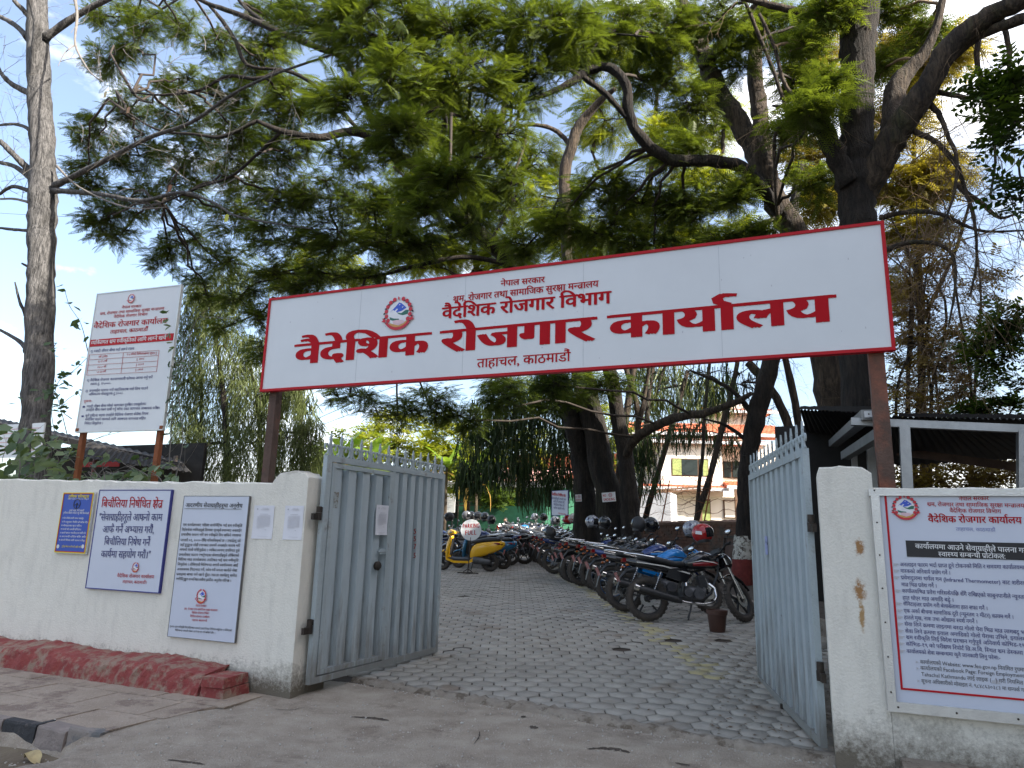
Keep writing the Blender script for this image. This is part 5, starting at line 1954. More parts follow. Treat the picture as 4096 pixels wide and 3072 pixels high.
for c in [(1330, 60, 90, 70, 11.4, 16), (1430, 60, 80, 70, 12, 15), (1540, 40, 80, 60, 12.4, 14), (1400, 160, 70, 60, 12.4, 11), (1500, 230, 60, 60, 13, 10), (1470, 330, 60, 50, 12.4, 10), (1580, 130, 60, 60, 13.4, 10), (1660, 60, 70, 70, 13.4, 14), (1740, 60, 60, 60, 13, 11), (1720, 170, 50, 60, 13.2, 9), (1700, 280, 50, 60, 13, 8), (1580, 420, 60, 50, 13, 12), (1470, 450, 70, 50, 12.8, 13), (1380, 430, 70, 60, 12.8, 13), (1300, 400, 70, 60, 12.4, 12), (1290, 500, 70, 40, 12.6, 12), (1400, 530, 80, 30, 13, 11), (1550, 520, 60, 35, 13, 9), (1640, 500, 40, 30, 13, 7), (1200, 480, 60, 50, 12.4, 12), (1130, 530, 60, 35, 12.8, 10), (1250, 130, 60, 50, 11.4, 9), (1760, 390, 50, 50, 12.4, 7), (1790, 190, 50, 50, 10.6, 10), (1760, 240, 50, 40, 10.4, 8)]:
    T.cluster(*c[:6], kind='farfrond', size=.36, hub_r=.022, tone=.55)
T.finish({'farfrond': M_lf_j})

# ---- third: heavy dark trunk forking just above the sign
YD = 11.3
T = Tree('forked_tree', 'massive dark trunk forking above the right end of the overhead sign', 'tree', VY(1858, 1110, YD))
T.limb([(1862, 1110, YD, 78), (1855, 900, YD, 72), (1852, 700, YD, 70), (1852, 560, YD, 68), (1852, 470, YD, 70), (1850, 400, YD, 84), (1848, 350, YD, 76), (1850, 290, YD, 66), (1852, 179, YD, 68), (1853, 100, YD, 70), (1856, 20, YD, 82), (1860, -40, YD, 80)], M_barkd, 'trunk', 16, .035)
T.limb([(1862, 420, YD, 60), (1890, 370, YD - .1, 62), (1925, 305, YD - .2, 58), (1960, 250, YD - .3, 54), (2005, 185, YD - .4, 50), (2049, 107, YD - .5, 46), (2120, 45, YD - .6, 42), (2200, 5, YD - .7, 38), (2260, -30, YD - .8, 34)], M_barkm, 'branch', 14, .05)
T.limb([(1925, 300, YD + .1, 44), (1930, 240, YD + .3, 44), (1936, 190, YD + .4, 42), (1965, 150, YD + .5, 34), (1998, 112, YD + .5, 22), (2024, 54, YD + .5, 17), (2038, -10, YD + .5, 14)], M_barkm, 'branch', 12, .05)
T.limb([(1990, 215, YD - .2, 18), (2050, 130, YD - .4, 20), (2120, 75, YD - .5, 20), (2212, 40, YD - .7, 24)], M_barkm, 'branch', 10, .05)
T.limb([(1835, 395, YD - .2, 46), (1808, 340, YD - .3, 42), (1785, 292, YD - .4, 38), (1768, 262, YD - .5, 34), (1748, 248, YD - .5, 16)], M_barkd, 'branch', 12, .07)
T.limb([(1818, 60, YD - .1, 18), (1762, 36, YD - .2, 16), (1709, 21, YD - .3, 15), (1650, 8, YD - .4, 13), (1594, -6, YD - .5, 11)], M_barkm, 'branch', 8, .06)
T.limb([(1775, 262, YD - .5, 12), (1700, 190, YD - .6, 9), (1672, 100, YD - .7, 8), (1640, 30, YD - .8, 7)], M_barkm, 'branch', 8, .06)
T.limb([(1755, 250, YD - .5, 10), (1720, 235, YD - .5, 9), (1668, 228, YD - .5, 5)], M_barkd, 'branch', 8, .06)
for pts in [[(1960, 280), (2000, 295), (2031, 315), (2067, 358), (2085, 412), (2103, 466), (2110, 560), (2095, 640)], [(2005, 222), (2030, 250), (2045, 286), (2067, 344), (2060, 420), (2040, 480)], [(2010, 195), (2085, 211), (2138, 215), (2212, 279), (2260, 330)],
            [(1900, 545), (1940, 530), (1977, 523), (2031, 530), (2060, 559), (2063, 620), (2050, 700)], [(1900, 470), (1959, 458), (2031, 462), (2113, 498), (2212, 498)], [(2120, 60), (2110, 130), (2135, 220), (2150, 330), (2140, 420)], [(2160, 30), (2180, 110), (2175, 200), (2190, 290)], [(2067, 400), (2120, 440), (2160, 470), (2200, 460)]]:
    n_ = len(pts) - 1
    T.limb([(x, y, YD - .2 - .4 * i / n_, 13 - 9 * i / n_) for i, (x, y) in enumerate(pts)], M_barkm, 'branch', 7, .12)
sk = [q_ for q_ in T.sk if q_[1] < .045]
for i in range(100):
    p, r = rnd.choice(sk)
    bare_twigs(T, p, (rnd.uniform(-.6, 1), rnd.uniform(-.5, .5), rnd.uniform(-1, .2)), rnd.uniform(.5, 1.3), .008, 2, 3, .08)
for c in [(1800, 20, 60, 40, 10.8, 10), (1930, 20, 60, 40, 12, 8), (1900, 140, 40, 50, 12.6, 5), (1730, 90, 40, 40, 10.8, 5), (2000, 60, 50, 50, 12.6, 7)]:
    T.cluster(*c[:6], kind='farfrond', size=.34, hub_r=.02, tone=.6)
T.finish({'farfrond': M_lf_j}, M_twigb)

# ---- broad dark leaves hanging in at the right edge
T = Tree('leafy_bough', 'dark broad leaved bough hanging in at the upper right edge', 'tree', VY(2212, 300, 9))
T.sk = [(VY(2230, 100, 9.2), .03), (VY(2225, 250, 9.2), .03)]
for c in [(2180, 170, 50, 50, 9.2, 14), (2130, 200, 35, 30, 9.4, 8), (2190, 250, 35, 40, 9.2, 9), (2160, 300, 25, 25, 9.2, 4), (2195, 420, 30, 60, 9.6, 5)]:
    T.cluster(*c[:6], kind='sprig', size=.3, fpn=4, hub_r=.012, tone=.15)
T.finish({'sprig': M_lf_js})

# ---- painted trunk beside the motorcycles
TB = PZ(2962, 2352, .55)
YP = TB.y
T = Tree('painted_tree', 'dark tree with white and red painted foot beside the nearest motorcycle', 'tree', TB)
T.limb([(1600, 1272, YP, 42), (1604, 1200, YP, 38), (1609, 1120, YP, 36), (1613, 1024, YP, 36), (1623, 952, YP, 37), (1645, 854, YP, 38), (1668, 769, YP, 36), (1690, 660, YP, 34), (1705, 540, YP, 28), (1715, 440, YP, 20), (1730, 350, YP, 12)], M_barkd, 'trunk', 14, .05)
O = [VY(1600, 1272, YP), VY(1604, 1200, YP), VY(1606, 1160, YP)]
def ring(y0, y1, w0, w1, m, nm, jag=0):
    b = MB()
    n = 22
    P0, P1 = VY(1601 + (1272 - y0) * .05, y0, YP), VY(1601 + (1272 - y1) * .05, y1, YP)
    r0, r1 = wr(w0, P0), wr(w1, P1)
    for t in range(5):
        for k_ in range(n):
            a = 2 * math.pi * k_ / n
            p = P0.lerp(P1, t / 4)
            r = r0 + (r1 - r0) * t / 4 + rnd.uniform(-.004, .004)
            dz = rnd.uniform(-jag, jag) if t == 4 else 0
            b.v.append((p.x + r * math.cos(a), p.y + r * math.sin(a), p.z + dz))
    for t in range(4):
        for k_ in range(n):
            b.f.append((t * n + k_, t * n + (k_ + 1) % n, (t + 1) * n + (k_ + 1) % n, (t + 1) * n + k_))
            b.m.append(0)
    part(nm, b, m, T.root, 180, world=True)
ring(1282, 1207, 49, 43, mat('dull_red_bark_paint', (.17, .028, .022), .9, 0, .3, 9, .9, 25, patch=(.06, .03, .025), pscale=8, ppos=(.56, .7)), 'red_paint')
ring(1208, 1158, 43.2, 40, mat('flaking_white_bark_paint', (.50, .48, .42), .9, 0, .2, 12, 1, 25, patch=(.10, .08, .06), pscale=14, ppos=(.5, .58)), 'white_paint', .035)
T.limb([(1616, 783, YP + .6, 18), (1654, 827, YP + .6, 18), (1683, 871, YP + .6, 18), (1706, 929, YP + .6, 20), (1725, 1010, YP + .6, 22)], M_barkm, 'branch', 9, .05)
T.limb([(1692, 760, YP + .7, 14), (1718, 871, YP + .7, 16), (1730, 960, YP + .7, 18)], M_barkm, 'branch', 9, .05)
T.limb([(1628, 900, YP, 14), (1590, 850, YP - .2, 10), (1540, 820, YP - .4, 7), (1490, 800, YP - .5, 4)], M_barkd, 'branch', 8, .1)
T.limb([(1622, 960, YP, 10), (1570, 920, YP - .2, 7), (1520, 905, YP - .4, 3)], M_barkd, 'branch', 8, .1)
for i in range(70):
    p, r = rnd.choice([q_ for q_ in T.sk if q_[1] < .06 or (q_[0].z > 2.2)])
    bare_twigs(T, p, (rnd.uniform(-1, .6), rnd.uniform(-.4, .6), rnd.uniform(-.7, .3)), rnd.uniform(.5, 1.2), .007, 2, 3, .05)
T.strands(1600, 850, 60, 50, YP + .4, 90, .3, tone=.3)
T.strands(1530, 830, 50, 50, YP + .4, 80, .35, tone=.3)
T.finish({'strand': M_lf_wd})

# ---- slim leaning stems by the brick wall
for i, (pts, lab) in enumerate([([(1374, 1125, 24, 12), (1393, 976, 24, 11), (1401, 854, 24, 10), (1413, 780, 24, 8)], 'slim upright stem nearest the dark trunk cluster'),
                 ([(1393, 1125, 23, 13), (1428, 1000, 23, 12), (1457, 902, 23, 11), (1486, 800, 23, 9)], 'slim stem leaning right in front of the white house'),
                 ([(1503, 1130, 20.5, 14), (1535, 1024, 20.5, 13), (1559, 927, 20.5, 13), (1584, 829, 20.5, 11), (1600, 740, 20.5, 8)], 'slim sunlit stem leaning right, rising from the brick wall'),
                 ([(1506, 1095, 20.6, 9), (1518, 976, 20.6, 8), (1523, 878, 20.6, 8), (1535, 770, 20.6, 6)], 'thinnest upright stem forking beside the leaning sunlit stem')]):
    T = Tree('slim_tree', lab, 'tree', VY(pts[0][0], pts[0][1], pts[0][2]), 'slim stems by the brick wall')
    T.limb(pts, M_barkm, 'trunk', 8, .05)
    for j in range(9):
        p, r = rnd.choice(T.sk)
        if p.z > 2.4:
            bare_twigs(T, p, (rnd.uniform(-1, 1), rnd.uniform(-.4, .4), rnd.uniform(-.6, .5)), rnd.uniform(.6, 1.4), .008, 2, 3, .05)
    T.strands(pts[-1][0], 830, 50, 60, pts[0][2], 60, .5, tone=.35)
    T.finish({'strand': M_lf_wd})

# ---- weeping conifers
def weeper(label, base, trunk, blobs, Y, m, tone, L, twig=M_twig, group='weeping conifers', dens=1.4):
    T = Tree('weeping_conifer', label, 'tree', VY(base[0], base[1], Y), group)
    for t in trunk:
        T.limb([(x, y, Y + dy, w) for x, y, dy, w in t], M_barkd, 'trunk' if t is trunk[0] else 'stem', 8, .05)
    for x, y, rx, ry, dy, n in blobs:
        T.strands(x, y, rx, ry, Y + dy, int(n * dens), L, tone=tone, spr=.38 if m is M_lf_w else .18)
    T.finish({'strand': m}, twig)
weeper('tall pale green weeping conifer standing between the fee board and the overhead sign', (480, 1060), [[(490, 1060, 0, 16), (487, 900, 0, 13), (470, 760, 0, 9), (450, 640, 0, 5)], [(560, 1050, .4, 12), (560, 900, .4, 9), (540, 790, .4, 6)], [(430, 1050, .6, 9), (435, 850, .6, 6), (425, 700, .6, 3)]],
       [(425, 640, 35, 40, 0, 170), (470, 680, 60, 50, 0, 300), (410, 730, 45, 60, .2, 260), (480, 770, 75, 60, 0, 380), (545, 780, 45, 60, .3, 220), (400, 850, 45, 70, .2, 300), (470, 870, 75, 60, .4, 380), (550, 880, 70, 60, .1, 380), (400, 970, 45, 60, 0, 280), (460, 980, 70, 60, .1, 360), (545, 980, 75, 60, -.2, 400), (620, 970, 60, 60, .2, 320), (665, 960, 40, 60, .4, 200), (500, 620, 60, 40, .4, 200), (610, 860, 60, 45, .4, 260)], 15, M_lf_w, .5, .27, dens=5)
weeper('weeping conifer crown showing beneath the left end of the overhead sign', (650, 1060), [[(655, 1060, 0, 9), (650, 900, 0, 7), (640, 800, 0, 5)]], [(630, 840, 45, 40, 0, 240), (660, 890, 30, 40, .2, 150), (680, 990, 25, 40, .2, 130)], 17, M_lf_w, .35, .45)
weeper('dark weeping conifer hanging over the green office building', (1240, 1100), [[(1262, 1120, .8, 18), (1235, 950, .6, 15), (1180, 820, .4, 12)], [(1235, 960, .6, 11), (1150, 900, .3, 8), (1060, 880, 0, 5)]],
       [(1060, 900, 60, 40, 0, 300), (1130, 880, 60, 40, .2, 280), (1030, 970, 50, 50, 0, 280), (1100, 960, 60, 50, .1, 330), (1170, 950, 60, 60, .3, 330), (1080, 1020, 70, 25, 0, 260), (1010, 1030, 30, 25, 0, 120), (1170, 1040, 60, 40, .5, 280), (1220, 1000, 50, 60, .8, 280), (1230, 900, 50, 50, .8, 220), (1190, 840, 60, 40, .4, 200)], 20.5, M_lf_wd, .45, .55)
weeper('sunlit green weeping conifer behind the slim stems', (1345, 1080), [[(1345, 1085, 0, 9), (1400, 900, 0, 7), (1440, 780, 0, 5)]],
       [(1390, 840, 35, 60, 0, 160), (1440, 840, 45, 50, .5, 200), (1500, 850, 45, 45, 0, 180), (1550, 850, 40, 40, .3, 150), (1420, 780, 60, 30, .3, 120), (1385, 950, 25, 50, -.5, 90)], 27, M_lf_w, .75, .7)
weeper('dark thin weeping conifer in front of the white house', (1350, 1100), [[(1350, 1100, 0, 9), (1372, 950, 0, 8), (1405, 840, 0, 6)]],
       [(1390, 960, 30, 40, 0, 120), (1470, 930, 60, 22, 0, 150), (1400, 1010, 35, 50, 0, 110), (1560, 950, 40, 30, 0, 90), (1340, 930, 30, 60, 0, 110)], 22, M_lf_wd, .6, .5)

# ---- sunlit trees behind everything
def backtree(label, base, trunk, blobs, Y, m, kind='farfrond', size=.6, tone=.5, fpn=7, twig=M_twig, name='sunlit_tree', group='trees behind the courtyard', dead=0):
    T = Tree(name, label, 'tree', VY(base[0], base[1], Y), group)
    for t in trunk:
        T.limb([(x, y, Y + dy, w) for x, y, dy, w in t], M_barkm, 'trunk' if t is trunk[0] else 'branch', 8, .08)
    for x, y, rx, ry, dy, n in blobs:
        T.cluster(x, y, rx, ry, Y + dy, int(n * 1.5), kind=kind, size=size, hub_r=.05, tone=tone, fpn=fpn, subs=5)
    for i in range(dead):
        p, r = rnd.choice(T.sk)
        bare_twigs(T, p, (rnd.uniform(-1, 1), rnd.uniform(-1, 1), rnd.uniform(-.5, 1)), rnd.uniform(1, 2.6), .02, 3, 3)
    T.finish({kind: m}, twig)
backtree('sunlit light green tree seen through the canopy above the middle of the sign', (1290, 1000), [[(1290, 1000, 0, 16), (1150, 780, 0, 14), (1040, 620, 0, 13), (1020, 450, 0, 11), (1000, 250, 0, 7)], [(1015, 600, 0, 9), (1100, 450, 0, 7), (1150, 330, 0, 5)], [(1010, 560, 0, 9), (920, 430, 0, 7), (850, 360, 0, 5)]],
         [(820, 480, 80, 50, 0, 14), (920, 560, 80, 40, 0, 14), (900, 380, 80, 50, 1, 13), (1010, 300, 80, 60, 0, 13), (1000, 540, 80, 40, 0, 13), (1080, 450, 80, 60, 1, 14), (1150, 350, 80, 60, 0, 13), (1100, 560, 70, 40, 0, 12), (700, 560, 80, 40, 1, 12), (620, 600, 60, 30, 1, 8), (780, 600, 60, 25, 0, 7), (950, 200, 70, 50, 1, 8)], 23, M_lf_y, size=.62, tone=.4, dead=14)
backtree('sunlit yellow green tree seen through the canopy above the right half of the sign', (1340, 1000), [[(1340, 1000, 0, 16), (1380, 700, 0, 14), (1400, 450, 0, 11), (1420, 200, 0, 8)], [(1395, 600, 0, 9), (1500, 450, 0, 7), (1560, 330, 0, 5)], [(1395, 560, 0, 9), (1320, 430, 0, 7), (1280, 330, 0, 5)]],
         [(1250, 520, 80, 50, 0, 14), (1200, 420, 60, 60, 0, 9), (1340, 560, 80, 40, 0, 13), (1300, 250, 70, 70, 0, 10), (1420, 470, 80, 60, 0, 13), (1440, 300, 80, 60, 0, 11), (1520, 400, 80, 60, 0, 12), (1500, 530, 70, 40, 0, 10), (1590, 520, 60, 50, 0, 9), (1560, 260, 70, 60, 0, 8), (1480, 120, 90, 60, 0, 9), (1340, 110, 80, 60, 0, 8)], 22, M_lf_y, size=.62, tone=.55, dead=14)
backtree('yellowing sparse tree behind the forked trunk at the right', (2000, 1050), [[(2000, 1050, 0, 18), (1990, 800, 0, 15), (1985, 550, 0, 12), (1975, 300, 0, 9), (1990, 100, 0, 6)], [(1990, 700, 0, 10), (2060, 550, 0, 8), (2100, 420, 0, 5)], [(1985, 600, 0, 9), (1930, 460, 0, 7), (1900, 330, 0, 5)]],
         [(1950, 250, 60, 80, 0, 10), (2010, 130, 70, 60, 0, 11), (1960, 400, 70, 60, 0, 11), (2030, 380, 60, 60, 0, 8), (1930, 100, 60, 60, 0, 8), (1980, 500, 70, 40, 0, 9), (1740, 330, 50, 80, 0, 8), (1780, 430, 50, 50, 0, 8), (1760, 120, 50, 80, 0, 8), (1900, 620, 50, 60, 0, 8), (2060, 100, 50, 50, 0, 7)], 19, M_lf_o, size=.6, tone=.55, twig=M_twigb, dead=34)
# brown tangle right of the sign post
T = Tree('tangled_thicket', 'brown tangle of dry climbing stems behind the shelter roof', 'thicket', VY(2020, 1060, 15))
for i in range(10):
    x = rnd.uniform(1945, 2110)
    T.limb([(x, 1080, 15 + rnd.uniform(-1, 1), 7), (x + rnd.uniform(-30, 30), 850, 15, 6), (x + rnd.uniform(-60, 40), 650, 15, 5), (x + rnd.uniform(-80, 40), rnd.uniform(420, 560), 15, 2)], M_barkm, 'stem', 6, .15)
for i in range(300):
    p = VY(rnd.triangular(1930, 2140, 1990), rnd.uniform(480, 990), 15 + rnd.uniform(-1, 1.2))
    bare_twigs(T, p, (rnd.uniform(-1, 1), rnd.uniform(-.6, .6), rnd.uniform(-1, .4)), rnd.uniform(.5, 1.4), .008, 2, 3, .05)
for c in [(1980, 640, 60, 60, 15, 24), (1990, 760, 70, 70, 15, 30), (2080, 720, 60, 60, 15, 18), (1990, 880, 70, 60, 15, 30), (2080, 860, 60, 60, 15, 24), (2010, 560, 60, 50, 15, 15), (2000, 980, 90, 50, 15, 26), (2100, 980, 60, 50, 15, 18), (1920, 960, 50, 60, 15.4, 18), (1950, 1040, 80, 40, 14.5, 40), (2060, 1040, 80, 40, 14.5, 40), (2160, 1030, 80, 50, 14.5, 40), (2120, 600, 50, 60, 15.5, 14), (1960, 700, 50, 60, 15.5, 26), (1940, 820, 50, 60, 15.5, 26), (2050, 800, 60, 60, 15.5, 22)]:
    T.cluster(*c[:6], kind='sprig', size=.28, fpn=3, hub_r=.012, link_=False, tone=.25)
T.finish({'sprig': leafmat('dry_thicket_leaf', (.17, .11, .04), (.38, .31, .09), .45)}, M_twigb)  # ochre lightened to stand in for sun that does not reach the thicket
T = Tree('leafy_bush', 'dark green climbing bush with broad leaves right of the sign post', 'bush', VY(2170, 1000, 13.5))
T.sk = [(VY(2160, 1000, 13.5), .03), (VY(2170, 700, 13.5), .03)]
for c in [(2140, 760, 60, 50, 13.5, 26), (2190, 700, 40, 50, 13.5, 20), (2180, 850, 40, 60, 13.5, 12), (2120, 900, 50, 30, 13.5, 12)]:
    T.cluster(*c[:6], kind='sprig', size=.34, fpn=4, hub_r=.012, tone=.3)
T.finish({'sprig': M_lf_js})
# bright shrubs behind the green building and gate
for i, (x, y, rx, ry, Y, n, lab) in enumerate([(780, 960, 60, 45, 34, 24, 'sunlit round shrub right behind the left gate leaf spikes'), (860, 940, 70, 60, 38, 34, 'pale yellow flowering shrub above the gate spikes'), (960, 960, 60, 60, 37, 30, 'sunlit lime green shrub left of the dark conifer'), (1010, 1000, 50, 40, 36, 22, 'low sunlit shrub above the pink tin roof'), (720, 1010, 50, 30, 30, 20, 'dark weedy shrub between wall pillar and gate'), (1120, 960, 70, 60, 42, 26, 'bright distant shrub showing through the dark conifer'), (1300, 930, 60, 60, 40, 16, 'distant lime shrub between the dark stems')]):
    T = Tree('shrub', lab, 'shrub', VY(x, 1090, Y))
    T.limb([(x, 1100, Y, 6), (x + 4, 1040, Y, 5), (x, y + 10, Y, 3)], M_barkm, 'stem', 6, .1)
    T.cluster(x, y, rx, ry, Y, n * 2, kind='sprig', size=.75, fpn=5, hub_r=.05, tone=.75 if i in (1,) else .5, subs=6)
    T.cluster(x, (y + 1060) / 2, rx * .9, ry, Y, n, kind='sprig', size=.75, fpn=5, hub_r=.05, tone=.4, subs=6)
    T.finish({'sprig': M_lf_ys if i != 4 else M_lf_js})

# ---- banana plants
def banana_leaf_mesh(L, w, droop, m, torn=.3):
    b = MB()
    n = 9
    tones_ = []
    for sg in (-1, 1):
        k0 = len(b.v)
        for i in range(n + 1):
            t = i / n
            ww = w * math.sin(math.pi * min(.97, .08 + t * .9)) ** .6
            x = L * (t - .18 * droop * t * t)
            z = L * (.25 * t - droop * t * t * .8)
            b.v += [(x, 0, z), (x + ww * .12, sg * ww * .96, z + ww * .28 - rnd.uniform(0, torn) * ww)]
        for i in range(n):
            a = k0 + 2 * i
            b.f.append((a, a + 1, a + 3, a + 2) if sg < 0 else (a, a + 2, a + 3, a + 1))
            b.m.append(0)
    me = b.mesh('leaf', [m])
    at = me.attributes.new('tone', 'FLOAT', 'FACE')
    at.data.foreach_set('value', [rnd.uniform(.35, .8) for _ in me.polygons])
    return me
blm = [banana_leaf_mesh(1.7, .26, d, M_lf_b) for d in (.3, .55, .8, .15)]
M_dryb = leafmat('dry_banana_leaf', (.30, .17, .05), (.50, .33, .10), .3)
blm.append(banana_leaf_mesh(1.4, .2, 1.3, M_dryb, .7))
for i, (x, y, Y, s, lab) in enumerate([(735, 985, 25, 1.0, 'banana plant with an orange drying leaf beside the gate corner'), (800, 1000, 27, .9, 'banana plant in the middle above the gate spikes'), (1030, 1030, 33, 1.1, 'banana plant with hanging brown leaves above the pink roof'), (965, 1010, 33, 1.0, 'banana plant half hidden behind the right gate spikes'), (705, 1000, 28, 1.0, 'small banana plant touching the weeping conifer')]):
    p = VY(x, y, Y)
    base = Vector((p.x, p.y, gz(Y)))
    t = thing('banana_plant', lab, 'plant', loc=base, group='banana plants')
    h = p.z - base.z
    part('stem', MB().tube([(0, 0, 0), (.02, 0, h * .5), (0, 0, h)], [.11, .09, .06], 8), M_barkm, t, 180)
    for k_ in range(9):
        o = link(bpy.data.objects.new('leaf', blm[k_ % 4] if k_ < 7 or i in (1, 4) else blm[4]))
        o.parent = t
        o.location = (0, 0, h - (.25 if k_ >= 7 else 0))
        o.rotation_euler = (rnd.gauss(0, .15), -rnd.uniform(.2, 1.1) if k_ < 7 else .3, k_ * 2.4 + rnd.uniform(-.3, .3))
        o.scale = (s,) * 3

# ---- creeper on the left wall and around the fee board
def heart_mesh(t):
    pts = [(0, 0), (.28, -.30), (.62, -.40), (.92, -.22), (1.18, 0), (.92, .22), (.62, .40), (.28, .30)]
    pts = [(-.10, -.22)] + pts[1:5] + pts[5:] + [(-.10, .22)]
    P_ = [(0, 0, 0)] + [(x, y, .22 * abs(y) - .10 * x * x) for x, y in pts]
    rib_i = 4
    b = MB()
    n = len(P_)
    b.add(P_ , [(0, i, i + 1) for i in range(1, n - 1)])
    b.add([(-.4, -.01, .12), (-.4, .01, .12), (0, .012, 0), (0, -.012, 0)], [(0, 1, 2, 3)])
    me = b.mesh('leaf', [M_lf_v], 180)
    at = me.attributes.new('tone', 'FLOAT', 'FACE')
    at.data.foreach_set('value', [t] * len(me.polygons))
    return me
hm = [heart_mesh(t) for t in (.1, .3, .45, .6, .8, .95)]
T = Tree('creeper', 'large leaved creeper piled along the top of the left wall', 'creeper', VY(150, 1040, 6.6))
def leafobj(p, s, root, up=None, tonei=None):
    o = link(bpy.data.objects.new('leaf', hm[tonei if tonei is not None else rnd.randint(0, 5)]))
    o.parent = root
    o.location = WM[root.name].inverted() @ p
    o.rotation_euler = (rnd.gauss(0, .5), rnd.uniform(-.2, 1.1), rnd.uniform(-2.6, -.4) if rnd.random() < .75 else rnd.uniform(0, 6.28))
    o.scale = (s,) * 3
    return o
stems = []
for i in range(26):
    x = rnd.uniform(-10, 360)
    Y = rnd.uniform(6.0, 7.0)
    hgt = np.interp(x, [0, 120, 200, 330, 400], [925, 945, 985, 1000, 1020])
    pts = [VY(x, 1052, Y), VY(x + rnd.uniform(-30, 30), (1052 + hgt) / 2, Y), VY(x + rnd.uniform(-50, 50), rnd.uniform(hgt, 1030), Y - .1)]
    O, Rr = smooth_pts(pts, [.008, .006, .003], 4, .3)
    T.tw.tube(O, Rr, 4, cap=False)
    stems.append(O)
for i in range(290):
    x = rnd.uniform(-15, 400) if rnd.random() < .7 else rnd.uniform(-15, 160)
    hgt = np.interp(x, [0, 60, 120, 200, 330, 400], [918, 925, 940, 972, 985, 1010])
    y = rnd.uniform(hgt, 1046) if rnd.random() < .82 else rnd.uniform(1025, 1050)
    if 160 < x < 330 and rnd.random() < .35: y = rnd.uniform(1015, 1050)
    p = VY(x, y, rnd.uniform(5.95, 6.9))
    leafobj(p, rnd.uniform(.085, .16) * (1.15 if x < 160 else .8), T.root)
for i in range(14):
    p = VY(rnd.uniform(0, 400), rnd.uniform(960, 1040), 6.5)
    bare_twigs(T, p, (rnd.uniform(-1, 1), rnd.uniform(-.2, .2), rnd.uniform(-.2, .3)), rnd.uniform(.4, 1), .006, 1, 2)
T.finish({}, M_twigg)
T = Tree('creeper', 'dark round leaved creeper climbing beside the fee board', 'creeper', VY(130, 1000, 6.5))
for pts, nl, s in [([(125, 960), (112, 900), (118, 850), (130, 820), (160, 800), (195, 765)], 34, .05), ([(110, 780), (112, 760), (122, 740)], 7, .05), ([(190, 760), (175, 700), (150, 660), (140, 625)], 9, .075), ([(150, 960), (130, 880), (110, 840), (60, 862)], 18, .055), ([(155, 905), (130, 880), (170, 850), (175, 890)], 9, .06),
                   ([(365, 1000), (372, 900), (375, 800), (372, 740), (362, 690)], 20, .05), ([(380, 1030), (395, 950), (385, 850), (378, 780)], 16, .055), ([(360, 900), (375, 860), (400, 800), (440, 750)], 12, .05), ([(390, 800), (420, 700), (440, 685), (500, 690), (520, 705)], 2, .04)]:
    P_ = [VY(x, y, 6.35) for x, y in pts]
    O, Rr = smooth_pts(P_, [.007] + [.004] * (len(P_) - 1), 4, .2)
    T.tw.tube(O, Rr, 4, cap=False)
    for k_ in range(nl):
        q_ = rnd.choice(O[2:]) + Vector((rnd.gauss(0, .05), rnd.gauss(0, .05), rnd.gauss(0, .05)))
        leafobj(q_, s * 1.5 * rnd.uniform(.7, 1.25), T.root, tonei=rnd.choice((0, 0, 1)))
for p_, tone in ((VY(362, 690, 6.12), 2), (VY(368, 705, 6.12), 3), (VY(366, 720, 6.12), 2), (VY(360, 675, 6.12), 0), (VY(371, 740, 6.12), 4), (VY(374, 752, 6.12), 4)):
    for j in range(2):
        leafobj(p_, .07, T.root, tonei=tone)
T.finish({}, M_twigg)
# ------------------------------------------------------------ buildings, walls and the shelter
M_house = mat('white_house_wall', (.80, .76, .68), .9, 0, .05, 1, obj=False)
M_tile = mat('red_roof_tile', (.42, .10, .045), .8, 0, .25, 3, obj=False, col2=(.55, .17, .08))
M_glass = mat('window_glass', (.03, .04, .04), .08, 0, .1, 2)
M_curt = mat('green_curtain', (.25, .30, .10), .8, 0, .2, 8)
M_brown = mat('brown_window_frame', (.12, .06, .03), .6, 0, .1, 5)
M_green = mat('green_office_wall', (.010, .085, .045), .75, 0, .15, 2, obj=False)
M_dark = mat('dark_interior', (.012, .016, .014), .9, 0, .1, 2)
M_pink = mat('pinkish_tin_roof', (.50, .30, .27), .55, .1, .15, 4)
M_fasc = mat('white_fascia', (.62, .62, .64), .6, 0, .1, 3)
M_brick = mat('old_brick', (.12, .06, .04), .92, 0, .3, 9, .7, 40, col2=(.20, .11, .075), patch=(.10, .085, .07), pscale=2, ppos=(.5, .65), obj=False)
M_mort = mat('brick_mortar', (.11, .085, .065), .95, 0, .3, 9, .7, 40, obj=False)
M_cop = mat('brown_coping', (.17, .10, .07), .9, 0, .25, 4, .6, 30, obj=False)
M_dwin = mat('dark_glazing', (.02, .025, .03), .15, 0, .1, 2)

# red roofed white house behind the compound wall, facing the camera
hdir = Vector((RM[0][0], RM[1][0], 0)).normalized()        # right as seen
hn = Vector((hdir.y, -hdir.x, 0))                          # towards the viewer
HO = VY(1500, 1000, 52)
HO.z = 0
HM = Matrix((hdir, -hn, Vector((0, 0, 1)))).transposed().to_4x4()
HM.translation = HO
house = thing('house', 'white house with red tiled roofs and green curtained window behind the brick wall', 'house', mtx=HM)
def hl(x, y):
    """view pixel -> (x, z) on the front of the house"""
    d = ray(x * VS, y * VS)
    t = (HO - CAM).dot(hn) / d.dot(hn)
    p = CAM + d * t - HO
    return p.dot(hdir), p.z
def hbox(nm, x0, y0, x1, y1, ya, yb, m, par=None):
    a, b_ = hl(x0, y0), hl(x1, y1)
    o = MB().box(((a[0] + b_[0]) / 2, (ya + yb) / 2, (a[1] + b_[1]) / 2), (abs(b_[0] - a[0]), abs(yb - ya), abs(a[1] - b_[1])))
    return part(nm, o, m, par or house)
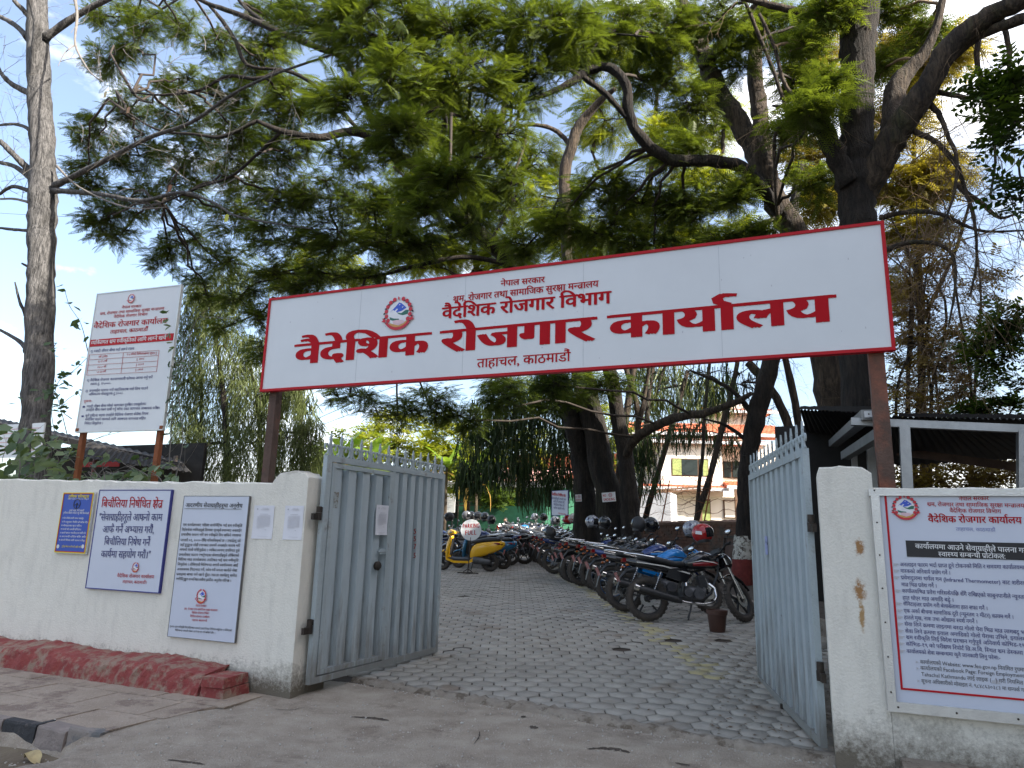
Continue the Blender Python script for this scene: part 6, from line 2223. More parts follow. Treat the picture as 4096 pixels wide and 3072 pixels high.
zg = gz(60)
x0, z1 = hl(1385, 952)
x1 = hl(1680, 952)[0]
part('ground_floor', MB().box(((x0 + x1) / 2, 4, (hl(1500, 1072)[1] + zg) / 2), (x1 - x0, 8, hl(1500, 1072)[1] - zg)), M_house, house)
xa, xb = hl(1425, 960)[0], hl(1555, 960)[0]
za, zb = hl(1500, 1072)[1], hl(1500, 948)[1]
part('bay', MB().box(((xa + xb) / 2, 3.4, (za + zb) / 2), (xb - xa, 7.6, zb - za)), M_house, house)
xc = hl(1690, 960)[0]
part('upper_wall', MB().box(((x0 + xc) / 2, 5, (za + zb) / 2), (xc - x0, 7, zb - za)), M_house, house)
part('attic_wall', MB().box(((hl(1560, 900)[0] + xc) / 2, 6.5, (hl(1600, 905)[1] + hl(1600, 868)[1]) / 2), (xc - hl(1560, 900)[0], 6, hl(1600, 868)[1] - hl(1600, 905)[1] + 1)), M_house, house)
def roof(x0p, x1p, ytop, ybot, yfront, depth_, lab=None):
    """pitched roof slope with real tile courses facing the front"""
    xa, zt = hl(x0p, ytop)
    xb, zb = hl(x1p, ybot)
    r = part('roof', MB().prism([(yfront, zb), (yfront + depth_, zt), (yfront + depth_ + .3, zt), (yfront + depth_ + .3, zb - .05)], 0, 1), M_tile, house)
    me = r.data
    for v in me.vertices:
        yy, zz, xx = v.co.x, v.co.z, v.co.y
        v.co = (xa + (xb - xa) * xx, yy, zz)
    me.flip_normals()
    b = MB()
    nr_, nc = max(3, int(math.hypot(depth_, zt - zb) / .34)), int((xb - xa) / .3)
    for j in range(nr_):
        for i in range(nc):
            t = j / nr_
            y = yfront + depth_ * t
            z = zb + (zt - zb) * t + .03
            x = xa + .3 * i + .15 * (j % 2)
            sl = math.atan2(zt - zb, depth_)
            b.box((x + .13, y + .15 * math.cos(sl), z + .15 * math.sin(sl)), (.26, .36, .05), Matrix.Rotation(sl - .08, 3, 'X'))
    part('roof_tiles', b, M_tile, r, kind='stuff')
    part('gutter', MB().box(((xa + xb) / 2, yfront - .05, zb - .08), (xb - xa + .2, .14, .22)), M_fasc, r)
roof(1375, 1650, 944, 962 - 2, -.9, 1.6)
roof(1335, 1690, 905, 943 + 0, -.8, 2.2)
house_roof2 = None
roof(1540, 1705, 857, 876, 2.5, 2.0)
roof(1560, 1690, 1040, 1056, -1.4, 1.3)
roof(1385, 1560, 1046, 1058, -1.2, 1.0)
w = hbox('window', 1447, 991, 1528, 1031, -.42, -.30, M_brown)
a, b_ = hl(1449, 993), hl(1526, 1029)
for i, (f0, f1, mm) in enumerate([(0, .26, M_curt), (.26, .72, M_glass), (.76, .86, M_glass), (.86, 1, M_curt)]):
    o = MB().box((a[0] + (b_[0] - a[0]) * (f0 + f1) / 2, -.44, (a[1] + b_[1]) / 2), ((b_[0] - a[0]) * (f1 - f0) * .97, .04, a[1] - b_[1]))
    part('curtain' if mm is M_curt else 'pane', o, mm, w)
w = hbox('window', 1573, 992, 1632, 1030, 1.35, 1.52, M_brown)
for k_ in range(3):
    a, b_ = hl(1575 + 19 * k_, 994), hl(1592 + 19 * k_, 1028)
    part('pane', MB().box(((a[0] + b_[0]) / 2, 1.33, (a[1] + b_[1]) / 2), (b_[0] - a[0], .04, a[1] - b_[1])), M_glass, w)
w = hbox('door', 1508, 1078, 1535, 1128, -.16, .02, M_brown)
a, b_ = hl(1510, 1082), hl(1533, 1126)
part('pane', MB().box(((a[0] + b_[0]) / 2, -.18, (a[1] + b_[1]) / 2), (b_[0] - a[0], .04, a[1] - b_[1])), M_curt, w)
w = hbox('window', 1562, 1080, 1600, 1120, -.10, .02, M_brown)
a, b_ = hl(1564, 1082), hl(1598, 1118)
part('pane', MB().box(((a[0] + b_[0]) / 2, -.12, (a[1] + b_[1]) / 2), (b_[0] - a[0], .04, a[1] - b_[1])), M_house, w)
for x in (1497, 1573):
    p, q_ = hl(x, 1060), hl(x, 1140)
    part('pillar', MB().box((p[0], -1.8, (p[1] + zg) / 2), (.22, .22, p[1] - zg)), M_brown, house)
b = MB()
for y in (1057, 1062):
    p, q_ = hl(1405, y + 6), hl(1520, y - 3)
    b.bar((p[0], -2.0, p[1]), (q_[0], -2.0, q_[1]), .12)
for k_ in range(9):
    p, q_ = hl(1408 + 12 * k_, 1068 - k_), hl(1414 + 12 * k_, 1059 - k_)
    b.bar((p[0], -2.0, p[1]), (q_[0], -2.0, q_[1]), .06)
part('porch_truss', b, M_brown, house)
# white tank truck-like shed left part of the house yard
single('garden_shed', MB().box(tuple(VY(1405, 1090, 40) + Vector((0, 0, -1.0))), (2.6, 2, 3.2)), M_fasc, 'pale low outbuilding left of the white house between slim stems', 'shed')
# far left neighbour with a red roof
NB = VY(1270, 1000, 60)
nb = thing('house', 'distant red roofed house glimpsed left of the dark stem cluster', 'house', loc=(NB.x, NB.y, 0))
part('wall', MB().box((0, 0, 3.2), (14, 8, 6.0)), M_house, nb)
part('roof', MB().prism([(-7.6, 6.2), (7.6, 6.2), (5, 8.2), (-5, 8.2)], -4.6, 4.6), M_tile, nb)

# green office building with tin roof across the end of the yard
GP = VY(1075, 1080, 42)
GBx0, GBx1 = VY(880, 1080, 42).x, VY(1200, 1080, 42).x
gb = thing('office_building', 'low green office building with pink tin roof and white fascia at the far end', 'building', loc=(0, 42, 0))
gbz = gz(42)
def gl(x, y, Y=42):
    p = VY(x, y, Y)
    return p.x, p.z
part('wall', MB().box(((GBx0 + GBx1) / 2, 2.5, (gbz + gl(1050, 1060)[1]) / 2), (GBx1 - GBx0, 3, gl(1050, 1060)[1] - gbz + .6)), M_green, gb)
zf0, zf1 = gl(1000, 1053, 41)[1], gl(1000, 1041, 41)[1]
part('fascia', MB().box(((GBx0 + GBx1) / 2, -1, (zf0 + zf1) / 2), (GBx1 - GBx0 + 1, .12, zf1 - zf0)), M_fasc, gb)
b = MB()
n = 130
zr = gl(1000, 1036, 43)[1]
for i in range(n):
    x = GBx0 - .5 + (GBx1 - GBx0 + 1) * i / (n - 1)
    dz = .05 * (i % 2)
    b.v += [(x, -1.15, zf1 + .02 + dz), (x, 3.5, zr + .9 + dz)]
for i in range(n - 1):
    b.f.append((2 * i, 2 * i + 2, 2 * i + 3, 2 * i + 1))
    b.m.append(0)
part('tin_roof', b, M_pink, gb)
for x in (962, 1010, 1056, 1100):
    xx = gl(x, 1080)[0]
    m_ = M_green
    part('pillar', MB().box((xx, -.7, (gbz + zf0) / 2), (.55 if x in (1010,) else .2, .3, zf0 - gbz)), m_, gb)
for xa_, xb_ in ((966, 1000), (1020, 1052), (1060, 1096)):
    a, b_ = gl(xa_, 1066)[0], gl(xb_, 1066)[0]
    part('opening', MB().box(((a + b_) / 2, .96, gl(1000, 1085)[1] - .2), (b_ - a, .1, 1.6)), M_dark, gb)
b = MB()
for y in (1086, 1094):
    z = gl(1000, y)[1]
    b.bar((gl(955, y)[0], -1.2, z), (gl(1055, y)[0], -1.2, z), .06)
for x in range(960, 1056, 12):
    b.bar((gl(x, 1086)[0], -1.2, gl(1000, 1086)[1]), (gl(x, 1086)[0], -1.2, gbz), .05)
part('railing', b, M_hinge, gb)
gS = Sign('notice_board', 'white printed notice board hung on the green office building', 'notice', VY(948, 1107, 40.6), VY(982, 1107, 40.6), (948 * VS, 1066 * VS))
gS.panel('board', 0, 0, gS.w, max(.6, gS.h), 0, .04, M_signw)
b = MB()
for k_ in range(9):
    z = gS.h * (.9 - .09 * k_)
    b.box((gS.w * (.5 - .06 * (k_ % 3)), -.006, z), (gS.w * (.75 - .12 * (k_ % 3)), .004, .03))
part('printed_text', b, M_tgrey, gS.root)
# green planter box with dark shrub in front of the office
t = thing('planter', 'dark green raised planter in front of the far office building', 'planter', loc=tuple(VY(1090, 1110, 36)))
part('box', MB().box((.3, 0, -.2), (4.4, .8, 1.2)), M_green, t)
T = Tree('office_shrub', 'dark shrub with drooping leaves growing in the green planter', 'shrub', VY(1065, 1095, 35.5))
T.sk = [(VY(1065, 1085, 35.5), .02)]
T.cluster(1065, 1070, 45, 26, 35.5, 46, kind='sprig', size=.6, fpn=5, tone=.35)
T.finish({'sprig': M_lf_js})

# brick compound wall behind the bed, and its coping
W0_, W1_ = VY(1352, 1150, 22.3), VY(1640, 1165, 17.6)
W0_.z, W1_.z = gz(22) + .1, gz(17) + .15
bw = thing('brick_wall', 'old unplastered brick wall with rough coping behind the motorcycles', 'wall', loc=W0_)
wd = (W1_ - W0_)
wd.z = 0
WL_ = wd.length
wd.normalize()
wn = Vector((-wd.y, wd.x, 0)) * -1
ztop0, ztop1 = PY(2505, 2075, W0_.y).z, PY(2990, 2103, W1_.y).z
def wpt(s, z, off=0):
    return W0_ + wd * s + Vector((0, 0, z - W0_.z)) - wn * off * -1
def bar_wall(b, s0, s1, z0, z1, o0, o1):
    ps = []
    for s, z in ((s0, z0), (s1, z0), (s1, z1), (s0, z1)):
        ps.append(W0_ + wd * s + wn * o0 + Vector((0, 0, z - W0_.z)))
    for s, z in ((s0, z0), (s1, z0), (s1, z1), (s0, z1)):
        ps.append(W0_ + wd * s + wn * o1 + Vector((0, 0, z - W0_.z)))
    b.add(ps, [(0, 3, 2, 1), (4, 5, 6, 7), (0, 1, 5, 4), (1, 2, 6, 5), (2, 3, 7, 6), (3, 0, 4, 7)])
zt = (ztop0 + ztop1) / 2
b = MB()
bar_wall(b, -.1, WL_ + 1.5, .3, zt - .08, -.2, -.012)
part('mortar', b, M_mort, bw, world=True)
rows_ = int((zt - .08 - .55) / .085)
bricks = []
for j in range(rows_):
    s = -.05 + (.12 if j % 2 else 0)
    while s < WL_ + 1.2:
        bricks.append((s, zt - .12 - .085 * j))
        s += .245
bm_ = MB().box((0, 0, 0), (.232, .05, .072)).mesh('brick', [M_brick])
bb = MB()
cnt = 0
ang_w = math.atan2(wd.y, wd.x)
bricks.sort(key=lambda q_: -q_[0] * .5 - q_[1] * 2.5)
for s, z in bricks:
    if rnd.random() < .02: continue
    p = W0_ + wd * (s + .12) + wn * (rnd.uniform(-.008, .006))
    p.z = z
    if cnt < 290:
        o = link(bpy.data.objects.new('brick', bm_))
        o.parent = bw
        o.location = p - W0_
        o.rotation_euler = (0, rnd.gauss(0, .012), ang_w + rnd.gauss(0, .01))
        cnt += 1
    else:
        bb.box(p, (.232, .05, .072), Matrix.Rotation(ang_w, 3, 'Z'))
if bb.f:
    part('bricks', bb, M_brick, bw, world=True, kind='stuff')
b = MB()
n = 60
for i in range(n):
    s = -.15 + (WL_ + 1.6) * i / (n - 1)
    j = lambda a=.012: rnd.uniform(-a, a)
    for o_, z in ((.05, zt - .09), (.06, zt - .02 + j()), (-.07, zt + .03 + j()), (-.25, zt - .02 + j()), (-.25, zt - .1)):
        q_ = W0_ + wd * s + wn * (o_ + j(.008))
        q_.z = z
        b.v.append(tuple(q_))
for i in range(n - 1):
    for k_ in range(4):
        a = i * 5 + k_
        b.f.append((a, a + 1, a + 6, a + 5))
        b.m.append(0)
part('coping', b, M_cop, bw, world=True)
# raised bed with its kerb
KL = [(.9, 10.2), (-.30, 11.9), (-1.15, 13.6), (-2.6, 15.9), (-4.3, 18.3), (-6.3, 20.6), (-8, 23)]
KR = [(4, 10.2), (4, 13), (4, 17), (3, 20), (2, 24), (1, 27), (-2, 30)]
b = MB()
for (x, y), (x2, y2) in zip(KL, KR):
    b.v += [(x, y, gz(y) + .2), (x2, y2, gz(y2) + .3)]
for i in range(len(KL) - 1):
    b.f.append((2 * i, 2 * i + 1, 2 * i + 3, 2 * i + 2))
    b.m.append(0)
struct('earth_bed', b, M_dirt)
kerb = thing('bed_kerb', 'low concrete kerb edging the earth bed along the motorcycles', 'kerb', loc=(KL[2][0], KL[2][1], gz(KL[2][1])))
for i in range(len(KL) - 1):
    a, c = Vector((*KL[i], gz(KL[i][1]) + .1)), Vector((*KL[i + 1], gz(KL[i + 1][1]) + .1))
    L = (c - a).length
    n_ = max(1, int(L / .9))
    for k_ in range(n_):
        m_ = MB().bar(a.lerp(c, k_ / n_ + .006), a.lerp(c, (k_ + 1) / n_ - .006), .13, .24)
        part('kerb_block', m_, M_sill, kerb, world=True)
# rusty iron grille leaning at the brick wall
p = VY(1572, 1172, 16.6)
p.z = gz(16.6) + .22
t = thing('iron_panel', 'dark rusty iron door panel leaning on the brick wall by the painted tree', 'panel', mtx=Matrix.Translation(p) @ Matrix.Rotation(ang_w - .2, 4, 'Z') @ Matrix.Rotation(R_(-8), 4, 'X'))
b = MB()
for x in (-.42, .42):
    b.box((x, 0, .5), (.05, .04, 1.0))
for z in (.03, .5, .98):
    b.box((0, 0, z), (.8, .04, .05))
part('frame', b, M_hinge, t)
part('sheet', MB().box((0, .02, .5), (.8, .01, .95)), M_rustd, t)

M_shroof = mat('near_black_roof_sheet', (.012, .011, .010), .8, .1, .2, 3)  # near-black base colour, set for the dark underside of the roof
# ---- steel shelter right of the gate
sh = thing('shelter', 'steel framed shelter with dark corrugated roof behind the right wall', 'shelter', loc=(1.4, 7.5, 0))
def SY(x, y, Y): return VY(x, y, Y)
def sbar(nm, a, c, w, m, h=None):
    part(nm, MB().bar(a, c, w, h), m, sh, world=True)
k = .5407 / VS
cx_ = lambda x, y: (2900 / VS + x * k, 1450 / VS + y * k)
Yf = 6.35
sbar('beam', SY(*cx_(932, 437), Yf), SY(*cx_(2400, 500), Yf - .0), .06, M_galv)
sbar('beam', SY(*cx_(1060, 385), Yf - .1) , SY(*cx_(800, 600), 9.6), .10, M_galv, .08)
sbar('beam', SY(*cx_(1185, 505), Yf - .15), SY(*cx_(888, 690), 8.6), .085, M_galv)
sbar('post', SY(*cx_(1325, 480), Yf), SY(*cx_(1350, 960), Yf), .075, M_galv)
sbar('post', SY(*cx_(1190, 560), 8.0), SY(*cx_(1200, 960), 8.0), .05, M_galv)
sbar('post', SY(*cx_(1080, 620), 8.3), SY(*cx_(1100, 960), 8.3), .09, M_galv)
sbar('post', SY(*cx_(955, 690), 8.6), SY(*cx_(962, 800), 8.6), .06, M_galv)
sbar('post', SY(*cx_(2212, 510), Yf), SY(*cx_(2215, 960), Yf), .085, M_galv)
sbar('beam', SY(*cx_(1290, 660), 9.5), SY(*cx_(2300, 790), 8.6), .09, M_rustd)
# end caps of the tube ends
p = SY(*cx_(1075, 382), Yf - .16)
part('tube_cap', MB().box(p, (.085, .02, .05)), M_signw, sh, world=True)
part('bolt', MB().sphere(p + Vector((-.012, -.012, 0)), .006, 6, 4).sphere(p + Vector((.018, -.012, 0)), .006, 6, 4), M_hinge, sh, world=True)
def corr_sheet(nm, A, B, C_, D, n, dz, m, par):
    """corrugated sheet between edge A-B and edge D-C"""
    b = MB()
    for i in range(n + 1):
        t = i / n
        p, q_ = A.lerp(B, t), D.lerp(C_, t)
        o = dz * (1 if i % 2 else -1)
        b.v += [(p.x, p.y, p.z + o), (q_.x, q_.y, q_.z + o)]
    for i in range(n):
        b.f.append((2 * i, 2 * i + 2, 2 * i + 3, 2 * i + 1))
        b.m.append(0)
    part(nm, b, m, par, world=True)
A, B = SY(*cx_(1190, 395), Yf + .05), SY(*cx_(2500, 425), Yf + .05)
Cc, D = Vector((4.6, 11.2, 2.75)), Vector((1.2, 11.4, 2.62))
corr_sheet('roof_sheet', A, B, Cc, D, 60, .012, M_shroof, sh)
A2, B2 = SY(*cx_(555, 345), 8.6), SY(*cx_(1200, 375), 6.75)
corr_sheet('roof_sheet', A2, B2, Vector((1.6, 10.6, 2.7)), SY(*cx_(615, 560), 10.4), 40, .014, M_sheet, sh)
corr_sheet('roof_flashing', SY(*cx_(555, 322), 8.6), SY(*cx_(1195, 325), 6.7), B2, A2, 14, .004, M_sheet, sh)
corr_sheet('roof_flashing', SY(*cx_(1285, 375), Yf + .03), SY(*cx_(2500, 385), Yf + .03), SY(*cx_(2500, 420), Yf + .04), SY(*cx_(1285, 400), Yf + .04), 30, .003, M_sheet, sh)
M_back = mat('dark_fabric_sheet', (.02, .018, .016), .9, 0, .3, 4)
part('side_sheet', MB().box(SY(*cx_(720, 750), 9.9) + Vector((0, 0, -.6)), (1.1, .04, 2.2)), M_back, sh, world=True)
# ---- dark shed roof behind the left wall
sh = thing('shed', 'low shed with dark sheet roof half hidden behind the creeper on the left', 'shed', loc=(-11, 11, 0))
corr_sheet('roof_sheet', VY(-60, 902, 11), VY(400, 1005, 11.5), VY(395, 1003, 14.5) + Vector((0, 0, .1)), VY(-60, 890, 15), 60, .02, M_sheet, sh)
corr_sheet('roof_sheet', VY(150, 985, 10.0), VY(415, 1020, 11.2), VY(400, 1004, 11.6), VY(190, 955, 11.2), 40, .015, M_sheet, sh)
for x, Y in ((207, 11), (60, 11.5), (290, 11), (380, 11.5)):
    part('post', MB().tube([VY(x, 985, Y), VY(x, 985, Y) - Vector((0, 0, 1.6))], .045, 8), mat('pink_pipe_%d' % x, (.28, .13, .12) if x == 207 else (.09, .07, .06), .7), sh, world=True)
part('back_wall', MB().box(tuple((VY(150, 1020, 14.5) + VY(330, 1020, 14.5)) / 2 - Vector((0, 0, .2))), (7, .1, 1.9)), M_back, sh, world=True)
part('red_banner', MB().box(tuple(VY(210, 1003, 13.6)), (1.7, .02, .14)), M_redp, sh, world=True)
part('fascia_board', MB().bar(VY(-60, 907, 10.95), VY(395, 1008, 11.45), .05, .14), M_sheet, sh, world=True)
S = Sign('hoarding', 'white printed hoarding seen through leaves at the far left edge', 'sign', VY(-40, 990, 9.4), VY(84, 990, 9.4), (0, 918 * VS))
S.panel('panel', 0, 0, S.w, S.h, 0, .03, M_signw)
b = MB()
for k_ in range(6):
    b.box((S.w * .55, -.003, S.h * (.85 - .13 * k_)), (S.w * (.8 - .1 * (k_ % 2)), .002, .014))
part('printed_text', b, mat('pale_red_print', (.6, .35, .36), .6), S.root)

# ---- unseen blocks added beyond the right edge to shade street, wall and yard
nbk = thing('shade_block', 'lower plain block added beyond the frame on the right to shade the yard', 'building', loc=(14, 19, 0))
part('wall', MB().box((1, .5, 7.6), (6, 27, 15.2)), mat('cream_plaster', (.40, .37, .31), .9, 0, .1, 2), nbk)
for f_ in range(3):
    for k_ in range(7):
        part('window', MB().box((-2.02, -11 + 3.2 * k_, 2 + 3.2 * f_), (.06, 1.5, 1.4)), M_dwin, nbk)
ob = thing('shade_block', 'tall plain block added on the right beyond the frame to shade the street', 'building', loc=(16, -6.6, 0))
part('wall', MB().box((1, 0, 9.5), (10, 24, 19)), mat('grey_plaster', (.35, .34, .31), .9, 0, .1, 2), ob)
bw_ = MB()
for f_ in range(6):
    for k_ in range(8):
        part('window', MB().box((-4.02, -11.2 + 3.2 * k_, 2 + 3 * f_), (.06, 1.5, 1.4)), M_dwin, ob)
# ---- overhead cables
def cable(pts, r, lab):
    P_ = [VY(*p) for p in pts]
    O, _ = smooth_pts(P_, [r] * len(P_), 8)
    single('cable', MB().tube(O, r, 5), M_hinge, lab, 'cable', 180, 'overhead cables')
cable([(-60, 457, 30), (200, 470, 26), (700, 474, 22), (1040, 457, 17), (1330, 430, 13)], .012, 'thin black cable crossing the sky above the fee board')
cable([(640, 925, 34), (760, 872, 33), (880, 826, 32), (1100, 770, 30)], .016, 'upper thin cable in the sky gap under the sign')
cable([(640, 940, 34), (800, 880, 33), (1000, 830, 31)], .016, 'lower thin cable in the sky gap under the sign')
cable([(1060, 690, 12), (1000, 650, 13), (900, 640, 14)], .008, 'short cable passing behind the overhead sign')
# broken edge lines and stained hollows in the street apron
b = MB()
for pts, w in (([(1405, 2868), (1480, 2874), (1555, 2884)], .03), ([(2350, 3002), (2400, 2998), (2460, 3004), (2520, 3018)], .035), ([(2700, 3050), (2760, 3058)], .02), ([(1895, 2985), (1915, 2950), (1918, 2925)], .006), ([(2086, 2873), (2100, 2876)], .03), ([(2120, 2908), (2150, 2915)], .035), ([(670, 3050), (760, 3055), (820, 3060)], .014), ([(1085, 2838), (1160, 2842), (1200, 2835)], .007)):
    P_ = [PZ(x, y, 0) for x, y in pts]
    O, _ = smooth_pts(P_, [w] * len(P_), 8)
    k0 = len(b.v)
    for i, p_ in enumerate(O):
        d = (O[min(i + 1, len(O) - 1)] - O[max(0, i - 1)]).normalized()
        n_ = Vector((-d.y, d.x, 0))
        e = w * (.25 + .75 * math.sin(math.pi * (i + .5) / len(O)))
        for sg in (-1, 1):
            q_ = p_ + n_ * sg * e * rnd.uniform(.35, 1.3)
            b.v.append((q_.x, q_.y, apz(q_.x, q_.y) + .004))
    for i in range(len(O) - 1):
        a = k0 + 2 * i
        b.f.append((a, a + 2, a + 3, a + 1))
        b.m.append(0)
single('dirt_patches', b, M_dirt, 'dark dirt filled cracks and hollows in the street apron', 'dirt', kind='stuff')
# barbed strands over the brick wall
b = MB()
for z0 in (.25, .5, .78, 1.05):
    O = []
    for i in range(30):
        s = WL_ * i / 29
        p_ = W0_ + wd * s
        p_.z = zt + z0 + .05 * math.sin(i * 1.3 + z0 * 9) + rnd.uniform(-.02, .02)
        O.append(p_)
    b.tube(O, .007, 4)
for s in (.1, WL_ * .33, WL_ * .66):
    p_ = W0_ + wd * s
    p_.z = zt - .05
    b.tube([p_, p_ + Vector((.25, .1, 1.25))], .02, 6)
single('barbed_fence', b, M_rust, 'sagging rusty barbed wire fence above the brick wall', 'fence')
# ------------------------------------------------------------ motorcycles and scooters
M_tyre = mat('dusty_tyre', (.035, .031, .028), .9, 0, .3, 14, .5, 60, col2=(.075, .062, .05))
M_rimb = mat('black_alloy', (.025, .025, .026), .5, .3, .2, 6)
M_chr = mat('chrome', (.62, .62, .62), .18, 1, .05, 5)
M_plb = mat('black_plastic', (.018, .018, .019), .45, 0, .2, 6)
M_eng = mat('engine_metal', (.10, .10, .105), .5, .7, .3, 12, .2, 60)
M_seatm = mat('black_vinyl_seat', (.014, .014, .015), .5, 0, .15, 8, .1, 90)
M_pt = {
    'black': mat('black_gloss_paint', (.010, .010, .012), .15, 0, .1, 4, coat=.6),
    'blue': mat('bright_blue_paint', (.006, .19, .52), .2, .2, .1, 4, coat=.6),
    'navy': mat('dark_blue_paint', (.01, .03, .14), .2, .2, .1, 4, coat=.6),
    'red': mat('deep_red_paint', (.22, .008, .012), .2, 0, .1, 4, coat=.6),
    'grey': mat('graphite_paint', (.06, .06, .065), .25, .3, .1, 4, coat=.6),
    'yellow': mat('taxi_yellow_paint', (.78, .42, .008), .22, 0, .04, 3, coat=.5),
    'teal': mat('petrol_blue_paint', (.01, .11, .22), .22, .2, .06, 3, coat=.5),
    'white': mat('off_white_paint', (.55, .53, .48), .25, 0, .06, 3, coat=.5)}
M_tail = mat('red_lamp_lens', (.16, .004, .006), .15, 0, .1, 4)
M_amb = mat('amber_lens', (.38, .09, .008), .2, 0, .1, 4)
M_plate = mat('red_number_plate', (.30, .075, .065), .5, 0, .1, 8, patch=(.6, .5, .48), pscale=60, ppos=(.55, .6))
M_mir = mat('mirror_glass', (.75, .78, .8), .05, 1, .02, 3)
M_lens = mat('headlamp_glass', (.5, .53, .56), .1, .6, .2, 12)
def torus(b, c, R, r, n=26, m=8, sx=1.0, mi=None):
    vs, fs = [], []
    for i in range(n):
        a = 2 * math.pi * i / n
        for k_ in range(m):
            t = 2 * math.pi * k_ / m
            rr = R + r * math.cos(t)
            vs.append((c[0] + rr * math.cos(a), c[1] + r * sx * math.sin(t), c[2] + rr * math.sin(a)))
    for i in range(n):
        for k_ in range(m):
            a, b2 = i * m + k_, i * m + (k_ + 1) % m
            c2, d2 = ((i + 1) % n) * m + (k_ + 1) % m, ((i + 1) % n) * m + k_
            fs.append((a, b2, c2, d2))
    b.add(vs, fs, mi)
def wheel(root, c, R, T, spokes=6, rimm=None, tw=.048, wire=False, disc=True):
    b = MB()
    b.T = T
    torus(b, c, R - tw, tw, 28, 8, .95)
    for k_ in range(28):
        a = 2 * math.pi * k_ / 28
        b.box((c[0] + (R - .004) * math.cos(a), c[1], c[2] + (R - .004) * math.sin(a)), (.014, tw * 1.2, .034), Matrix.Rotation(-a, 3, 'Y'))
    w = part('wheel', b, M_tyre, root, 50)
    b = MB()
    b.T = T
    Rr = R - tw * 1.75
    b.lathe([(Rr + .012, -.03), (Rr - .012, -.026), (Rr - .016, 0), (Rr - .012, .026), (Rr + .012, .03)], 24, c, 'y')
    b.lathe([(.0001, -.05), (.035, -.05), (.045, -.02), (.045, .02), (.035, .05), (.0001, .05)], 14, c, 'y')
    if wire:
        for k_ in range(18):
            a = 2 * math.pi * k_ / 18
            b.tube([(c[0] + .04 * math.cos(a + .3), c[1] + (.03 if k_ % 2 else -.03), c[2] + .04 * math.sin(a + .3)), (c[0] + Rr * math.cos(a), c[1], c[2] + Rr * math.sin(a))], .0025, 4)
    else:
        for k_ in range(spokes):
            a = 2 * math.pi * k_ / spokes + .2
            b.bar((c[0] + .035 * math.cos(a), c[1], c[2] + .035 * math.sin(a)), (c[0] + Rr * math.cos(a + .18), c[1], c[2] + Rr * math.sin(a + .18)), .026, .022, up=(0, 1, 0))
    part('rim', b, rimm or M_rimb, w, 50)
    if disc:
        b = MB()
        b.T = T
        b.lathe([(.06, -.058), (.11, -.058), (.11, -.062), (.06, -.062)], 20, c, 'y')
        part('brake_disc', b, M_chr, w)
    return w
def mirrors(root, T, pts, m_arm=None):
    for (a, c) in pts:
        b = MB()
        b.T = T
        b.tube([a, Vector(a).lerp(Vector(c), .5) + Vector((.02, 0, .03)), c], .006, 6)
        b.sphere(c, .06, 10, 6, (.35, 1.05, .68))
        mr = part('mirror', b, M_plb, root, 60)
        b = MB()
        b.T = T
        b.sphere(Vector(c) + Vector((-.012, 0, 0)), .052, 10, 6, (.32, 1.0, .64))
        part('glass', b, M_mir, mr, 60)
